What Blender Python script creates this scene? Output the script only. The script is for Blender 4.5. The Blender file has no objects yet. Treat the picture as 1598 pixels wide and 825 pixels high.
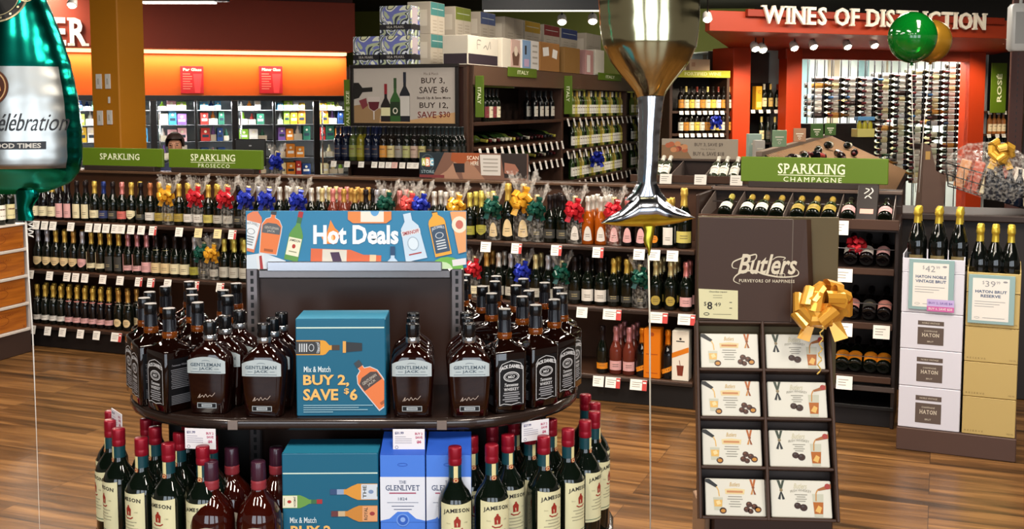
import bpy, math, random
from mathutils import Vector, Matrix
random.seed(7)
C = bpy.context.scene
COL = C.collection
PI = math.pi
R = math.radians
# ------------------------------------------------------------------ camera
H = 1.75; F = 1750.0; PITCH = R(5.0); W_, H_ = 1598.0, 825.0
HOR = 163.0
PY = HOR + F * math.tan(PITCH)
cd = bpy.data.cameras.new('camera'); cam = bpy.data.objects.new('camera', cd); COL.objects.link(cam)
cam.location = (0, 0, H); cam.rotation_euler = (PI / 2 - PITCH, 0, 0)
cd.sensor_width = 36; cd.lens = 36 * F / W_; cd.shift_y = (PY - H_ / 2) / W_; cd.clip_end = 200
C.camera = cam
# ------------------------------------------------------------------ world, light, exposure
C.view_settings.view_transform = 'Standard'; C.view_settings.look = 'None'
C.view_settings.gamma = 1; C.view_settings.use_curve_mapping = False
C.view_settings.exposure = 0.0
wd = bpy.data.worlds.new('world'); C.world = wd; wd.use_nodes = True
bg = wd.node_tree.nodes['Background']; bg.inputs[0].default_value = (1.0, 0.86, 0.72, 1); bg.inputs[1].default_value = 0.16

def area(name, loc, rot, sx, sy, power, color=(1, .9, .78)):
    l = bpy.data.lights.new(name, 'AREA'); l.shape = 'RECTANGLE'; l.size = sx; l.size_y = sy
    l.energy = power; l.color = color
    o = bpy.data.objects.new(name, l); COL.objects.link(o); o.location = loc; o.rotation_euler = rot
    return o
for i, (x, y, p) in enumerate([(-1.9, 1.0, 42), (-.7, 1.0, 42), (.5, 1.0, 42), (1.7, 1.0, 42),
                               (-3.2, 4.6, 80), (-1.2, 4.6, 80), (0.8, 4.4, 80), (2.6, 4.0, 80),
                               (-3.0, 7.2, 50), (-.4, 6.6, 50), (2.6, 5.6, 40),
                               (-3.5, 12.0, 90), (0.2, 9.4, 60), (2.8, 9.4, 90), (-6., 14.2, 60), (5, 11.5, 60)]):
    area('ceiling_lamp_light', (x, y, 3.28), (0, 0, 0), .30, 1.1, p)
area('fascia_fill_light', (3.6, 11.2, 3.25), (R(52), 0, R(-16)), 3.2, .15, 70)  # added fill light to brighten the fascia lettering
# daylight through the shop front behind the camera
area('shop_front_daylight', (-2.3, -3.6, 1.7), (R(90), 0, 0), 2.4, 2.3, 85, (.80, .90, 1))
area('shop_front_daylight', (0.9, -3.6, 1.7), (R(90), 0, 0), 2.4, 2.3, 85, (.80, .90, 1))
area('shop_front_daylight', (4.1, -3.6, 1.7), (R(90), 0, 0), 2.4, 2.3, 85, (.80, .90, 1))

# ------------------------------------------------------------------ pixel measuring helpers
def ray(px, py):
    dx = (px - W_ / 2) / F; dy = (PY - py) / F; c, s = math.cos(PITCH), math.sin(PITCH)
    return Vector((dx, c + dy * s, -s + dy * c))
def at_y(px, py, Y):
    d = ray(px, py); t = Y / d.y; return Vector((d.x * t, Y, H + d.z * t))
def at_z(px, py, z):
    d = ray(px, py); t = (z - H) / d.z; return Vector((d.x * t, d.y * t, z))
class Frame:
    def __init__(s, o, a): s.o = Vector(o); s.a = a; s.c = math.cos(a); s.s = math.sin(a)
    def w(s, x, y, z=0): return Vector((s.o.x + x * s.c - y * s.s, s.o.y + x * s.s + y * s.c, s.o.z + z))
    def hit(s, px, py, yl):       # where the line of sight meets the plane local y = yl: local x, z
        d = ray(px, py); ly = -d.x * s.s + d.y * s.c; l0 = s.o.x * s.s - s.o.y * s.c
        t = (yl - l0) / ly
        X, Y, Z = d.x * t - s.o.x, d.y * t - s.o.y, H + d.z * t - s.o.z
        return X * s.c + Y * s.s, Z

# ------------------------------------------------------------------ materials
MATS = {}
def lin(h):
    if not isinstance(h, str): return tuple(h)
    h = h.lstrip('#'); r = []
    for i in (0, 2, 4):
        c = int(h[i:i + 2], 16) / 255; r.append(c / 12.92 if c <= .04045 else ((c + .055) / 1.055) ** 2.4)
    return tuple(r)
def mat(col, rough=.5, metal=0, emit=0, trans=0, alpha=1, spec=.5, coat=0, ior=1.45, var=0, name=None):
    key = (col, rough, metal, emit, trans, alpha, spec, coat, var)
    if key in MATS: return MATS[key]
    m = bpy.data.materials.new(name or 'paint'); m.use_nodes = True
    b = m.node_tree.nodes['Principled BSDF']; c = lin(col) + (1,)
    b.inputs['Base Color'].default_value = c; b.inputs['Roughness'].default_value = rough
    b.inputs['Metallic'].default_value = metal; b.inputs['Specular IOR Level'].default_value = spec
    b.inputs['Transmission Weight'].default_value = trans; b.inputs['IOR'].default_value = ior
    b.inputs['Coat Weight'].default_value = coat; b.inputs['Alpha'].default_value = alpha
    if emit:
        b.inputs['Emission Color'].default_value = c; b.inputs['Emission Strength'].default_value = emit
    if var:
        nt = m.node_tree; n = nt.nodes.new('ShaderNodeTexNoise'); n.inputs['Scale'].default_value = 9
        tc = nt.nodes.new('ShaderNodeTexCoord'); nt.links.new(tc.outputs['Object'], n.inputs['Vector'])
        r = nt.nodes.new('ShaderNodeMapRange'); r.inputs[3].default_value = 1 - var; r.inputs[4].default_value = 1 + var
        nt.links.new(n.outputs[0], r.inputs[0])
        v = nt.nodes.new('ShaderNodeVectorMath'); v.operation = 'SCALE'; v.inputs[0].default_value = c[:3]
        nt.links.new(r.outputs[0], v.inputs['Scale']); nt.links.new(v.outputs[0], b.inputs['Base Color'])
    MATS[key] = m; return m
def wood_floor(ang):
    m = bpy.data.materials.new('wood_floor'); m.use_nodes = True; nt = m.node_tree; N = nt.nodes; L = nt.links
    b = N['Principled BSDF']; tc = N.new('ShaderNodeTexCoord'); mp = N.new('ShaderNodeMapping')
    mp.inputs['Rotation'].default_value = (0, 0, -ang); L.new(tc.outputs['Object'], mp.inputs[0])
    br = N.new('ShaderNodeTexBrick'); br.inputs['Scale'].default_value = 1
    br.inputs['Brick Width'].default_value = 1.25; br.inputs['Row Height'].default_value = .155
    br.inputs['Mortar Size'].default_value = .0012; br.offset = .37; br.offset_frequency = 3; br.squash = 1
    br.inputs['Color1'].default_value = (0, 0, 0, 1); br.inputs['Color2'].default_value = (1, 1, 1, 1)
    br.inputs['Mortar'].default_value = (.5, .5, .5, 1); br.inputs['Bias'].default_value = 0
    L.new(mp.outputs[0], br.inputs['Vector'])
    st = N.new('ShaderNodeMapping'); st.inputs['Scale'].default_value = (.75, 9, 1); L.new(mp.outputs[0], st.inputs[0])
    ad = N.new('ShaderNodeVectorMath'); ad.operation = 'ADD'
    sc = N.new('ShaderNodeVectorMath'); sc.operation = 'SCALE'; sc.inputs['Scale'].default_value = 9
    L.new(br.outputs['Color'], sc.inputs[0]); L.new(sc.outputs[0], ad.inputs[0]); L.new(st.outputs[0], ad.inputs[1])
    n1 = N.new('ShaderNodeTexNoise'); n1.inputs['Scale'].default_value = 1.4; n1.inputs['Detail'].default_value = 7
    n1.inputs['Roughness'].default_value = .62; n1.inputs['Distortion'].default_value = .5
    L.new(ad.outputs[0], n1.inputs['Vector'])
    cr = N.new('ShaderNodeValToRGB'); e = cr.color_ramp.elements
    e[0].position = .33; e[0].color = lin('#38250f') + (1,); e[1].position = .70; e[1].color = lin('#9c7040') + (1,)
    x = e.new(.5); x.color = lin('#6c4926') + (1,)
    L.new(n1.outputs[0], cr.inputs[0])
    mx = N.new('ShaderNodeMix'); mx.data_type = 'RGBA'; mx.blend_type = 'MULTIPLY'
    mx.inputs[0].default_value = .2; L.new(cr.outputs[0], mx.inputs[6]); L.new(br.outputs['Color'], mx.inputs[7])
    m2 = N.new('ShaderNodeMix'); m2.data_type = 'RGBA'; L.new(br.outputs['Fac'], m2.inputs[0])
    L.new(mx.outputs[2], m2.inputs[6]); m2.inputs[7].default_value = lin('#20120b') + (1,)
    L.new(m2.outputs[2], b.inputs['Base Color']); b.inputs['Roughness'].default_value = .34
    return m
def cello_mat():
    m = bpy.data.materials.new('cellophane'); m.use_nodes = True; nt = m.node_tree; N = nt.nodes; L = nt.links
    b = N['Principled BSDF']; b.inputs['Base Color'].default_value = (.86, .80, .72, 1)
    b.inputs['Roughness'].default_value = .08; b.inputs['Specular IOR Level'].default_value = 1
    n = N.new('ShaderNodeTexNoise'); n.inputs['Scale'].default_value = 60; tc = N.new('ShaderNodeTexCoord')
    L.new(tc.outputs['Object'], n.inputs['Vector'])
    r = N.new('ShaderNodeMapRange'); r.inputs[1].default_value = .42; r.inputs[2].default_value = .75
    r.inputs[3].default_value = .02; r.inputs[4].default_value = .34
    L.new(n.outputs[0], r.inputs[0]); L.new(r.outputs[0], b.inputs['Alpha'])
    bp = N.new('ShaderNodeBump'); bp.inputs['Strength'].default_value = .6; L.new(n.outputs[0], bp.inputs['Height'])
    L.new(bp.outputs[0], b.inputs['Normal'])
    return m
def foil_mat(col, rough=.12, bump=.25, scale=14, sx=1):
    m = bpy.data.materials.new('foil'); m.use_nodes = True; nt = m.node_tree; N = nt.nodes; L = nt.links
    b = N['Principled BSDF']; b.inputs['Base Color'].default_value = lin(col) + (1,)
    b.inputs['Metallic'].default_value = 1; b.inputs['Roughness'].default_value = rough
    n = N.new('ShaderNodeTexNoise'); n.inputs['Scale'].default_value = scale; tc = N.new('ShaderNodeTexCoord')
    mp = N.new('ShaderNodeMapping'); mp.inputs['Scale'].default_value = (1, 1, sx)
    L.new(tc.outputs['Object'], mp.inputs[0]); L.new(mp.outputs[0], n.inputs['Vector'])
    bp = N.new('ShaderNodeBump'); bp.inputs['Strength'].default_value = bump; bp.inputs['Distance'].default_value = .02
    L.new(n.outputs[0], bp.inputs['Height']); L.new(bp.outputs[0], b.inputs['Normal'])
    return m
def swirl_mat(seed=0):
    m = bpy.data.materials.new('swirled_print'); m.use_nodes = True; nt = m.node_tree; N = nt.nodes; L = nt.links
    b = N['Principled BSDF']; tc = N.new('ShaderNodeTexCoord'); n = N.new('ShaderNodeTexNoise')
    n.inputs['Scale'].default_value = 5; n.inputs['Detail'].default_value = 1.5; n.inputs['Distortion'].default_value = 1.6
    L.new(tc.outputs['Object'], n.inputs['Vector'])
    cr = N.new('ShaderNodeValToRGB'); cr.color_ramp.interpolation = 'CONSTANT'; e = cr.color_ramp.elements
    cols = ['#d9dcae', '#2b3350', '#e8ecd8', '#6f78c0', '#b9c4a0', '#263049', '#dfe6ee', '#8d9a76', '#5560a8', '#e6e3c0']
    e[0].position = 0; e[0].color = lin(cols[0]) + (1,); e[1].position = .3; e[1].color = lin(cols[1]) + (1,)
    for i in range(2, 10): x = e.new(.3 + (i - 1) * .05); x.color = lin(cols[i]) + (1,)
    L.new(n.outputs[0], cr.inputs[0]); L.new(cr.outputs[0], b.inputs['Base Color']); b.inputs['Roughness'].default_value = .4
    return m
def crate_wood():
    m = bpy.data.materials.new('crate_wood'); m.use_nodes = True; nt = m.node_tree; N = nt.nodes; L = nt.links
    b = N['Principled BSDF']; tc = N.new('ShaderNodeTexCoord'); mp = N.new('ShaderNodeMapping')
    mp.inputs['Scale'].default_value = (2, 2, 26); L.new(tc.outputs['Object'], mp.inputs[0])
    n = N.new('ShaderNodeTexNoise'); n.inputs['Scale'].default_value = 1.5; n.inputs['Detail'].default_value = 4
    L.new(mp.outputs[0], n.inputs['Vector']); cr = N.new('ShaderNodeValToRGB'); e = cr.color_ramp.elements
    e[0].position = .35; e[0].color = lin('#8f4a10') + (1,); e[1].position = .65; e[1].color = lin('#b86a1c') + (1,)
    L.new(n.outputs[0], cr.inputs[0]); L.new(cr.outputs[0], b.inputs['Base Color']); b.inputs['Roughness'].default_value = .45
    return m
BROWN = mat('#432a1c', .42, var=.06); DBROWN = mat('#2b1910', .45, var=.08); BLACK = mat('#0b0a0a', .45)
SOOT = mat('#171110', .5)
WHITE = mat('#ece9e2', .5); CREAM = mat('#efe6cc', .5); TAGW = mat('#f1ece2', .5); RED = mat('#b3202c', .45)
CHROME = mat('#c9c9cc', .22, 1); STEEL = mat('#8d8786', .33, .85); INK = mat('#2a2422', .6)
GREENSIGN = mat('#56700f', .5); SIGNTXT = mat('#e9edc9', .5)
CELLO = cello_mat()
BGLASS = mat('#0a0f08', .06, coat=.3); CGLASS = mat('#cfe0d0', .03, trans=.85); AMBG = mat('#c46a14', .06, trans=.35)

# ------------------------------------------------------------------ mesh builder
def rrect(a, b, r, n=4):
    r = max(1e-5, min(r, a, b)); p = []
    for k, (cx, cy) in enumerate(((a - r, b - r), (-a + r, b - r), (-a + r, -b + r), (a - r, -b + r))):
        for i in range(n + 1):
            t = (k + i / n) * PI / 2; p.append((cx + r * math.cos(t), cy + r * math.sin(t)))
    return p
_T = {}
def text2d(s, bold=0, italic=0, sp=1, res=2):
    k = (s, bold, italic, sp, res)
    if k in _T: return _T[k]
    cu = bpy.data.curves.new('t', 'FONT'); cu.body = s; cu.size = 1; cu.offset = bold; cu.shear = italic
    cu.space_character = sp; cu.resolution_u = res; cu.fill_mode = 'FRONT'
    o = bpy.data.objects.new('t', cu); COL.objects.link(o)
    dg = bpy.context.evaluated_depsgraph_get(); me = bpy.data.meshes.new_from_object(o.evaluated_get(dg))
    vs = [(v.co.x, v.co.y) for v in me.vertices]; fs = [tuple(p.vertices) for p in me.polygons]
    bpy.data.objects.remove(o); bpy.data.curves.remove(cu); bpy.data.meshes.remove(me)
    _T[k] = (vs, fs); return _T[k]
SLAB = {'P': 'lbx lt', 'A': 'lbx rbx', 'R': 'lbx rb lt', 'K': 'lbx rb ltx rt', 'L': 'lbx lt ltx', 'I': 'cb ct', 'N': 'lbx ltx rtx',
        'W': 'ltx rtx', 'E': 'lb lt', 'D': 'lb lt', 'T': 'cb', 'V': 'ltx rtx', 'B': 'lb lt', 'Y': 'cb ltx rtx', 'H': 'lbx ltx rbx rtx', 'M': 'lbx ltx rbx rtx', 'F': 'lbx lt'}
def slab2d(s, bold=.0, gap=.13):
    vs, fs = [], []; x = 0
    for ch in s:
        if ch == ' ': x += .32; continue
        v, f = text2d(ch, bold); x0 = min(p[0] for p in v); x1 = max(p[0] for p in v)
        y0 = min(p[1] for p in v); y1 = max(p[1] for p in v); b = len(vs); w = x1 - x0
        vs += [(p[0] - x0 + x, p[1]) for p in v]; fs += [tuple(i + b for i in q) for q in f]
        for k in SLAB.get(ch, '').split():
            st = .075; e = .085
            cx = {'l': st * .6, 'r': w - st * .6, 'c': w / 2}[k[0]]
            a0 = cx - (e + .04 if k.endswith('x') or k[0] == 'c' else e * .9); a1 = cx + (e + .04)
            if k in ('lb', 'lt'): a0 = cx - e - .03; a1 = cx + .04
            if k in ('rb', 'rt'): a0 = cx - .05; a1 = cx + e + .02
            yy = y0 if k[1] == 'b' else y1 - .07; b = len(vs)
            vs += [(x + a0, yy), (x + a1, yy), (x + a1, yy + .07), (x + a0, yy + .07)]; fs.append((b, b + 1, b + 2, b + 3))
        x += w + gap
    return vs, fs
class MB:
    def __init__(s): s.v = []; s.f = []; s.mi = []; s.sm = []; s.mats = []
    def m(s, m):
        if m not in s.mats: s.mats.append(m)
        return s.mats.index(m)
    def add(s, vs, fs, m, smooth=False, M=None):
        b = len(s.v); i = s.m(m)
        s.v += [tuple(M @ Vector(p)) for p in vs] if M is not None else [tuple(p) for p in vs]
        for q in fs: s.f.append(tuple(k + b for k in q)); s.mi.append(i); s.sm.append(smooth)
        return s
    def loft(s, secs, m, n=3, M=None, smooth=True, caps=True, off=(0, 0)):
        vs = []; rings = []
        for q in secs:
            z, a, b, r = q[:4]; ox = q[4] if len(q) > 4 else 0; oy = q[5] if len(q) > 5 else 0
            p = rrect(a, b, r, n); rings.append(len(vs)); vs += [(x + ox + off[0], y + oy + off[1], z) for x, y in p]
        k = 4 * (n + 1); fs = []
        for i in range(len(secs) - 1):
            for j in range(k):
                j2 = (j + 1) % k; fs.append((rings[i] + j, rings[i] + j2, rings[i + 1] + j2, rings[i + 1] + j))
        s.add(vs, fs, m, smooth, M)
        if caps:
            s.add(vs[:k], [tuple(range(k))[::-1]], m, False, M); s.add(vs[-k:], [tuple(range(k))], m, False, M)
        return s
    def box(s, x0, y0, z0, x1, y1, z1, m, c=.002, M=None):
        if x1 < x0: x0, x1 = x1, x0
        if y1 < y0: y0, y1 = y1, y0
        if z1 < z0: z0, z1 = z1, z0
        a, b = (x1 - x0) / 2, (y1 - y0) / 2; c = min(c, a * .4, b * .4, (z1 - z0) * .4)
        return s.loft([(z0, a - c, b - c, c), (z0 + c, a, b, c), (z1 - c, a, b, c), (z1, a - c, b - c, c)], m, 1, M, False, True,
                      ((x0 + x1) / 2, (y0 + y1) / 2))
    def lathe(s, prof, m, n=20, M=None, smooth=True, off=(0, 0)):
        vs = []; fs = []
        for r, z in prof:
            for j in range(n): t = 2 * PI * j / n; vs.append((off[0] + r * math.cos(t), off[1] + r * math.sin(t), z))
        for i in range(len(prof) - 1):
            for j in range(n): j2 = (j + 1) % n; fs.append((i * n + j, i * n + j2, (i + 1) * n + j2, (i + 1) * n + j))
        s.add(vs, fs, m, smooth, M)
        if prof[0][0] > 1e-4: s.add(vs[:n], [tuple(range(n))[::-1]], m, False, M)
        if prof[-1][0] > 1e-4: s.add(vs[-n:], [tuple(range(n))], m, False, M)
        return s
    def tube(s, pts, r, m, n=8, M=None):
        pts = [Vector(p) for p in pts]; vs = []; fs = []
        for i, p in enumerate(pts):
            d = (pts[min(i + 1, len(pts) - 1)] - pts[max(i - 1, 0)]).normalized()
            u = d.cross(Vector((0, 0, 1)) if abs(d.z) < .9 else Vector((0, 1, 0))).normalized(); w = d.cross(u)
            rr = r[i] if isinstance(r, (list, tuple)) else r
            for j in range(n): t = 2 * PI * j / n; vs.append(p + u * rr * math.cos(t) + w * rr * math.sin(t))
        for i in range(len(pts) - 1):
            for j in range(n): j2 = (j + 1) % n; fs.append((i * n + j, (i + 1) * n + j, (i + 1) * n + j2, i * n + j2))
        fs.append(tuple(range(n))); fs.append(tuple(range(len(vs) - n, len(vs)))[::-1])
        return s.add(vs, fs, m, True, M)
    # flat art: P maps (u, v, w) to 3D
    def poly(s, pts, m, P, w=0): return s.add([P(x, y, w) for x, y in pts], [tuple(range(len(pts)))], m)
    def rect(s, x0, y0, x1, y1, m, P, w=0, n=1):
        vs = []; fs = []
        for i in range(n + 1): u = x0 + (x1 - x0) * i / n; vs += [P(u, y0, w), P(u, y1, w)]
        for i in range(n): fs.append((2 * i, 2 * i + 2, 2 * i + 3, 2 * i + 1))
        return s.add(vs, fs, m)
    def disc(s, cx, cy, r, m, P, w=0, ry=None, n=20):
        return s.poly([(cx + r * math.cos(2 * PI * i / n), cy + (ry or r) * math.sin(2 * PI * i / n)) for i in range(n)], m, P, w)
    def ring(s, cx, cy, r, m, P, w=0, t=.1, ry=None, n=24, a0=0, a1=1):
        ry = ry or r; vs = []; fs = []
        for i in range(n + 1):
            a = 2 * PI * (a0 + (a1 - a0) * i / n); c, q = math.cos(a), math.sin(a)
            vs += [P(cx + r * c, cy + ry * q, w), P(cx + (r - t) * c, cy + (ry - t) * q, w)]
        for i in range(n): fs.append((2 * i, 2 * i + 2, 2 * i + 3, 2 * i + 1))
        return s.add(vs, fs, m)
    def text(s, t, x0, y0, x1, y1, m, P, w=0, bold=0, italic=0, slab=False, sp=1, res=2, vert=False, arch=0):
        v, f = slab2d(t, bold) if slab else text2d(t, bold, italic, sp, res)
        if not v: return s
        a0 = min(p[0] for p in v); a1 = max(p[0] for p in v); b0 = min(p[1] for p in v); b1 = max(p[1] for p in v)
        vs = []
        for a, b in v:
            u = (a - a0) / (a1 - a0); q = (b - b0) / (b1 - b0)
            X = x0 + (x1 - x0) * u; Y = y0 + (y1 - y0) * q + arch * (1 - (2 * u - 1) ** 2)
            vs.append(P(X, Y, w))
        return s.add(vs, f, m)
    def stroke(s, pts, t, m, P, w=0, taper=False):      # flat line through 2D points
        n = len(pts); vs = []; fs = []
        for i, (x, y) in enumerate(pts):
            x0, y0 = pts[max(i - 1, 0)]; x1, y1 = pts[min(i + 1, n - 1)]; l = math.hypot(x1 - x0, y1 - y0) or 1
            k = t / 2 * (math.sin(PI * (i + .4) / (n - .2)) ** .6 if taper else 1)
            nx, ny = -(y1 - y0) / l * k, (x1 - x0) / l * k
            vs += [P(x + nx, y + ny, w), P(x - nx, y - ny, w)]
        for i in range(n - 1): fs.append((2 * i, 2 * i + 1, 2 * i + 3, 2 * i + 2))
        return s.add(vs, fs, m)
    def mesh(s, name):
        me = bpy.data.meshes.new(name); me.from_pydata(s.v, [], s.f)
        for m in s.mats: me.materials.append(m)
        me.polygons.foreach_set('material_index', s.mi); me.polygons.foreach_set('use_smooth', s.sm); me.update()
        return me
    def obj(s, name, parent=None, loc=(0, 0, 0), rz=0, label=None):
        o = bpy.data.objects.new(name, s.mesh(name)); COL.objects.link(o)
        o.location = loc; o.rotation_euler = (0, 0, rz)
        if parent: o.parent = parent
        if label: o['label'] = label
        return o
def spline(pts, n=6):
    out = []; P = [pts[0]] + list(pts) + [pts[-1]]
    for i in range(1, len(P) - 2):
        for k in range(n):
            t = k / n; r = []
            for c in range(len(pts[0])):
                a, b, d, e = P[i - 1][c], P[i][c], P[i + 1][c], P[i + 2][c]
                r.append(.5 * (2 * b + (d - a) * t + (2 * a - 5 * b + 4 * d - e) * t * t + (3 * b - a - 3 * d + e) * t ** 3))
            out.append(tuple(r))
    out.append(tuple(pts[-1])); return out
def front(x0, y0, z0, s=1, sv=None):           # u right, v up, w towards the viewer (-y)
    sv = sv or s
    return lambda u, v, w=0: (x0 + u * s, y0 - w, z0 + v * sv)
def left(x0, y0, z0):                           # on a face that looks to -x ; u runs towards -y
    return lambda u, v, w=0: (x0 - w, y0 - u, z0 + v)
def cyl(Rr, z0=0, a0=0, sx=1):                       # wraps (u, v) round a bottle, u = arc length
    return lambda u, v, w=0: ((Rr + w) * math.sin(u * sx / Rr + a0), -(Rr + w) * math.cos(u * sx / Rr + a0), z0 + v)
def tag(o, label, cat, group=None, kind=None):
    if label: o['label'] = label
    if cat: o['category'] = cat
    if group: o['group'] = group
    if kind: o['kind'] = kind
    return o
def thing(name, label, cat, loc=(0, 0, 0), rz=0, group=None):
    o = bpy.data.objects.new(name, None); COL.objects.link(o); o.location = loc; o.rotation_euler = (0, 0, rz)
    o.empty_display_size = .05
    return tag(o, label, cat, group)
def struct(o): o['kind'] = 'structure'; return o
KIDS = {}
def dup(root, loc, rz=0, label=None, group=None, rot=None, scale=None):
    r = root.copy(); COL.objects.link(r); r.location = loc; r.rotation_euler = rot or (0, 0, rz)
    if scale: r.scale = (scale,) * 3
    if label: r['label'] = label
    if group: r['group'] = group
    for ch in KIDS.setdefault(root.name, list(root.children)):
        c = ch.copy(); COL.objects.link(c); c.parent = r
        for g in KIDS.setdefault(ch.name, list(ch.children)):
            d = g.copy(); COL.objects.link(d); d.parent = c
    return r
ORD = 'first second third fourth fifth sixth seventh eighth ninth tenth eleventh twelfth thirteenth fourteenth fifteenth sixteenth seventeenth eighteenth nineteenth twentieth'.split()
TENS = ['', '', 'twenty', 'thirty', 'forty', 'fifty', 'sixty', 'seventy', 'eighty', 'ninety']
def nth(i):
    i += 1
    if i <= 20: return ORD[i - 1]
    t, u = divmod(i, 10)
    if u == 0: return TENS[t][:-1] + 'ieth'
    return TENS[t] + '-' + ORD[u - 1]
class Proto:            # builds a kind once; the first use moves the original, later ones copy it
    def __init__(s): s.d = {}
    def __call__(s, key, make, loc, rz=0, label=None, cat=None, group=None, rot=None, scale=None):
        if key not in s.d:
            o = make(); s.d[key] = o; KIDS[o.name] = list(o.children)
            for ch in o.children: KIDS[ch.name] = list(ch.children)
            o.location = loc; o.rotation_euler = rot or (0, 0, rz)
            if scale: o.scale = (scale,) * 3
            return tag(o, label, cat, group)
        o = dup(s.d[key], loc, rz, label, group, rot, scale)
        if cat: o['category'] = cat
        return o
use = Proto()
# ------------------------------------------------------------------ frames of the place
A_ = at_z(42, 538.6, 0); B_ = at_z(1397, 671, 0)
G = Frame(A_, math.atan2(B_.y - A_.y, B_.x - A_.x))          # the long sparkling wine run
RA = R(90) + G.a                                              # direction at right angles to it
WA = R(21.0)                                                  # the far walls
# ------------------------------------------------------------------ room
CEIL = 3.32
fl = MB(); fl.add([(-14, -4, 0), (16, -4, 0), (16, 24, 0), (-14, 24, 0)], [(0, 1, 2, 3)], wood_floor(G.a))
fl.add([(-14, -4, -.02), (16, -4, -.02), (16, 24, -.02), (-14, 24, -.02)], [(3, 2, 1, 0)], SOOT); struct(fl.obj('floor'))
ce = MB(); ce.box(-14, -4, CEIL, 16, 24, CEIL + .1, mat('#0d0c0c', .9), .001); struct(ce.obj('ceiling'))
ORANGE = mat('#cb5a0c', .55, var=.04); BRICKRED = mat('#8c3219', .6, var=.04); OLIVE = mat('#4a4f0c', .7, var=.05)
# far left wall above the coolers
p0 = at_y(390, HOR, 16.0); K = Frame((p0.x, p0.y, 0), WA)     # K: origin on the cooler front, x to the right
xl, _ = K.hit(-60, 120, 0); xr, _ = K.hit(549, 120, 0)
_, ztop = K.hit(390, 79, .0); _, zct = K.hit(390, 149, 0)
w = MB(); w.box(xl - 2, .35, zct - .05, xr, .5, CEIL, ORANGE, .002); struct(w.obj('wall_left', None, K.o, K.a))
w = MB(); w.box(xl - 2, -.25, ztop, xr, .345, CEIL - .12, BRICKRED, .004)
w.box(xl - 2, -.12, CEIL - .115, xr, .345, CEIL - .002, mat('#4a170e', .6), .004); struct(w.obj('trim_1', None, K.o, K.a))
# cove lamp tucked on top of the coolers that washes the orange wall
w = MB(); w.box(xl - 2, .10, ztop - .045, xr - .05, .30, ztop - .004, mat('#ffd9a0', .5, emit=2), .002)
tag(w.obj('cove_light', None, K.o, K.a), 'long warm light strip under the dark red bulkhead above the orange wall', 'light')
c = K.w((xl + xr) / 2, .22, ztop - .06); area('cove_lamp_light', c, (0, 0, K.a), xr - xl, .15, 75, (1, .75, .48))
# green wall behind, then the right hand back wall
gw0 = at_y(300, HOR, 19.5); gw1 = at_y(1175, HOR, 18.6)
w = MB(); w.add([(gw0.x, gw0.y, 0), (gw1.x, gw1.y, 0), (gw1.x, gw1.y, CEIL), (gw0.x, gw0.y, CEIL), (gw0.x, gw0.y + .1, 0), (gw1.x, gw1.y + .1, 0), (gw1.x, gw1.y + .1, CEIL), (gw0.x, gw0.y + .1, CEIL)],
    [(0, 1, 2, 3), (7, 6, 5, 4), (0, 4, 5, 1), (3, 2, 6, 7)], OLIVE); struct(w.obj('wall_back'))
area('green_wall_wash_light', (at_y(1090, 100, 16).x, 16.6, 3.1), (R(35), 0, 0), 2.5, .3, 60, (1, .95, .7))
# ------------------------------------------------------------------ mustard pillar
pc = at_y(184, HOR, 10.2)
t = MB(); a = .168; t.box(-a, -a, .0, a, a, CEIL - .002, mat('#c8800f', .6, var=.03), .01)
struct(t.obj('pillar', None, (pc.x - .075, pc.y + .25, 0), R(65)))
def plate(px, py, w_, h_, label, kind='switch_plate'):
    q = at_y(px, py, 10.2); P0 = Vector((pc.x - .075, pc.y + .25, 0)); ang = R(65)
    # left face: normal (-sin, -cos) rotated ; local face y? use local -x side facing camera left
    fr = Frame(P0, ang - R(90)); lx, lz = fr.hit(px, py, -a - .001)
    m = MB(); m.box(-w_ / 2, -.012, -h_ / 2, w_ / 2, 0, h_ / 2, WHITE, .004)
    o = m.obj(kind, None, fr.w(lx, -a - .0005, lz - H + H), fr.a)
    s = MB(); s.box(-w_ * .15, -.016, -h_ * .2, w_ * .15, -.012, h_ * .2, mat('#c9c4ba', .4), .001); s.obj('rocker', o)
    return tag(o, label, 'switch')
plate(155, 127, .068, .135, 'blank white wall plate on the mustard pillar, upper left')
plate(169, 127, .062, .135, 'white wall plate with dark buttons on the mustard pillar, upper right')
plate(171, 156, .022, .06, 'tiny white strip between the plates on the mustard pillar', 'wall_sensor')
plate(157, 184, .068, .135, 'white wall plate on the mustard pillar, lower left')
plate(172, 183, .062, .13, 'white wall plate on the mustard pillar, lower right')
# ------------------------------------------------------------------ beer lettering on the bulkhead
def letters(fr, yl, px0, py0, px1, py1, s, m, depth=.03, bold=.03):
    x0, z1 = fr.hit(px0, py0, yl); x1, z0 = fr.hit(px1, py1, yl)
    mb = MB(); v, f = slab2d(s, bold); a0 = min(p[0] for p in v); a1 = max(p[0] for p in v); b0 = min(p[1] for p in v); b1 = max(p[1] for p in v)
    for y, in ((yl - depth,), (yl,)):
        mb.add([(x0 + (x1 - x0) * (p[0] - a0) / (a1 - a0), y, z0 + (z1 - z0) * (p[1] - b0) / (b1 - b0)) for p in v], f, m)
    n = len(v); from_ = {}
    for q in f:
        for i in range(len(q)):
            e = (q[i], q[(i + 1) % len(q)]); from_[e] = 1
    side = [(e[0], e[1], e[1] + n, e[0] + n) for e in from_ if (e[1], e[0]) not in from_]
    base = len(mb.v) - 2 * n
    i = mb.m(m)
    for q in side: mb.f.append(tuple(k + base for k in q)); mb.mi.append(i); mb.sm.append(False)
    return mb
sx0, _ = K.hit(20, 50, -.26)
mb = letters(K, -.27, 22, 25.5, 139, 72, 'BEER', mat('#e9e2d4', .5))
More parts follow.
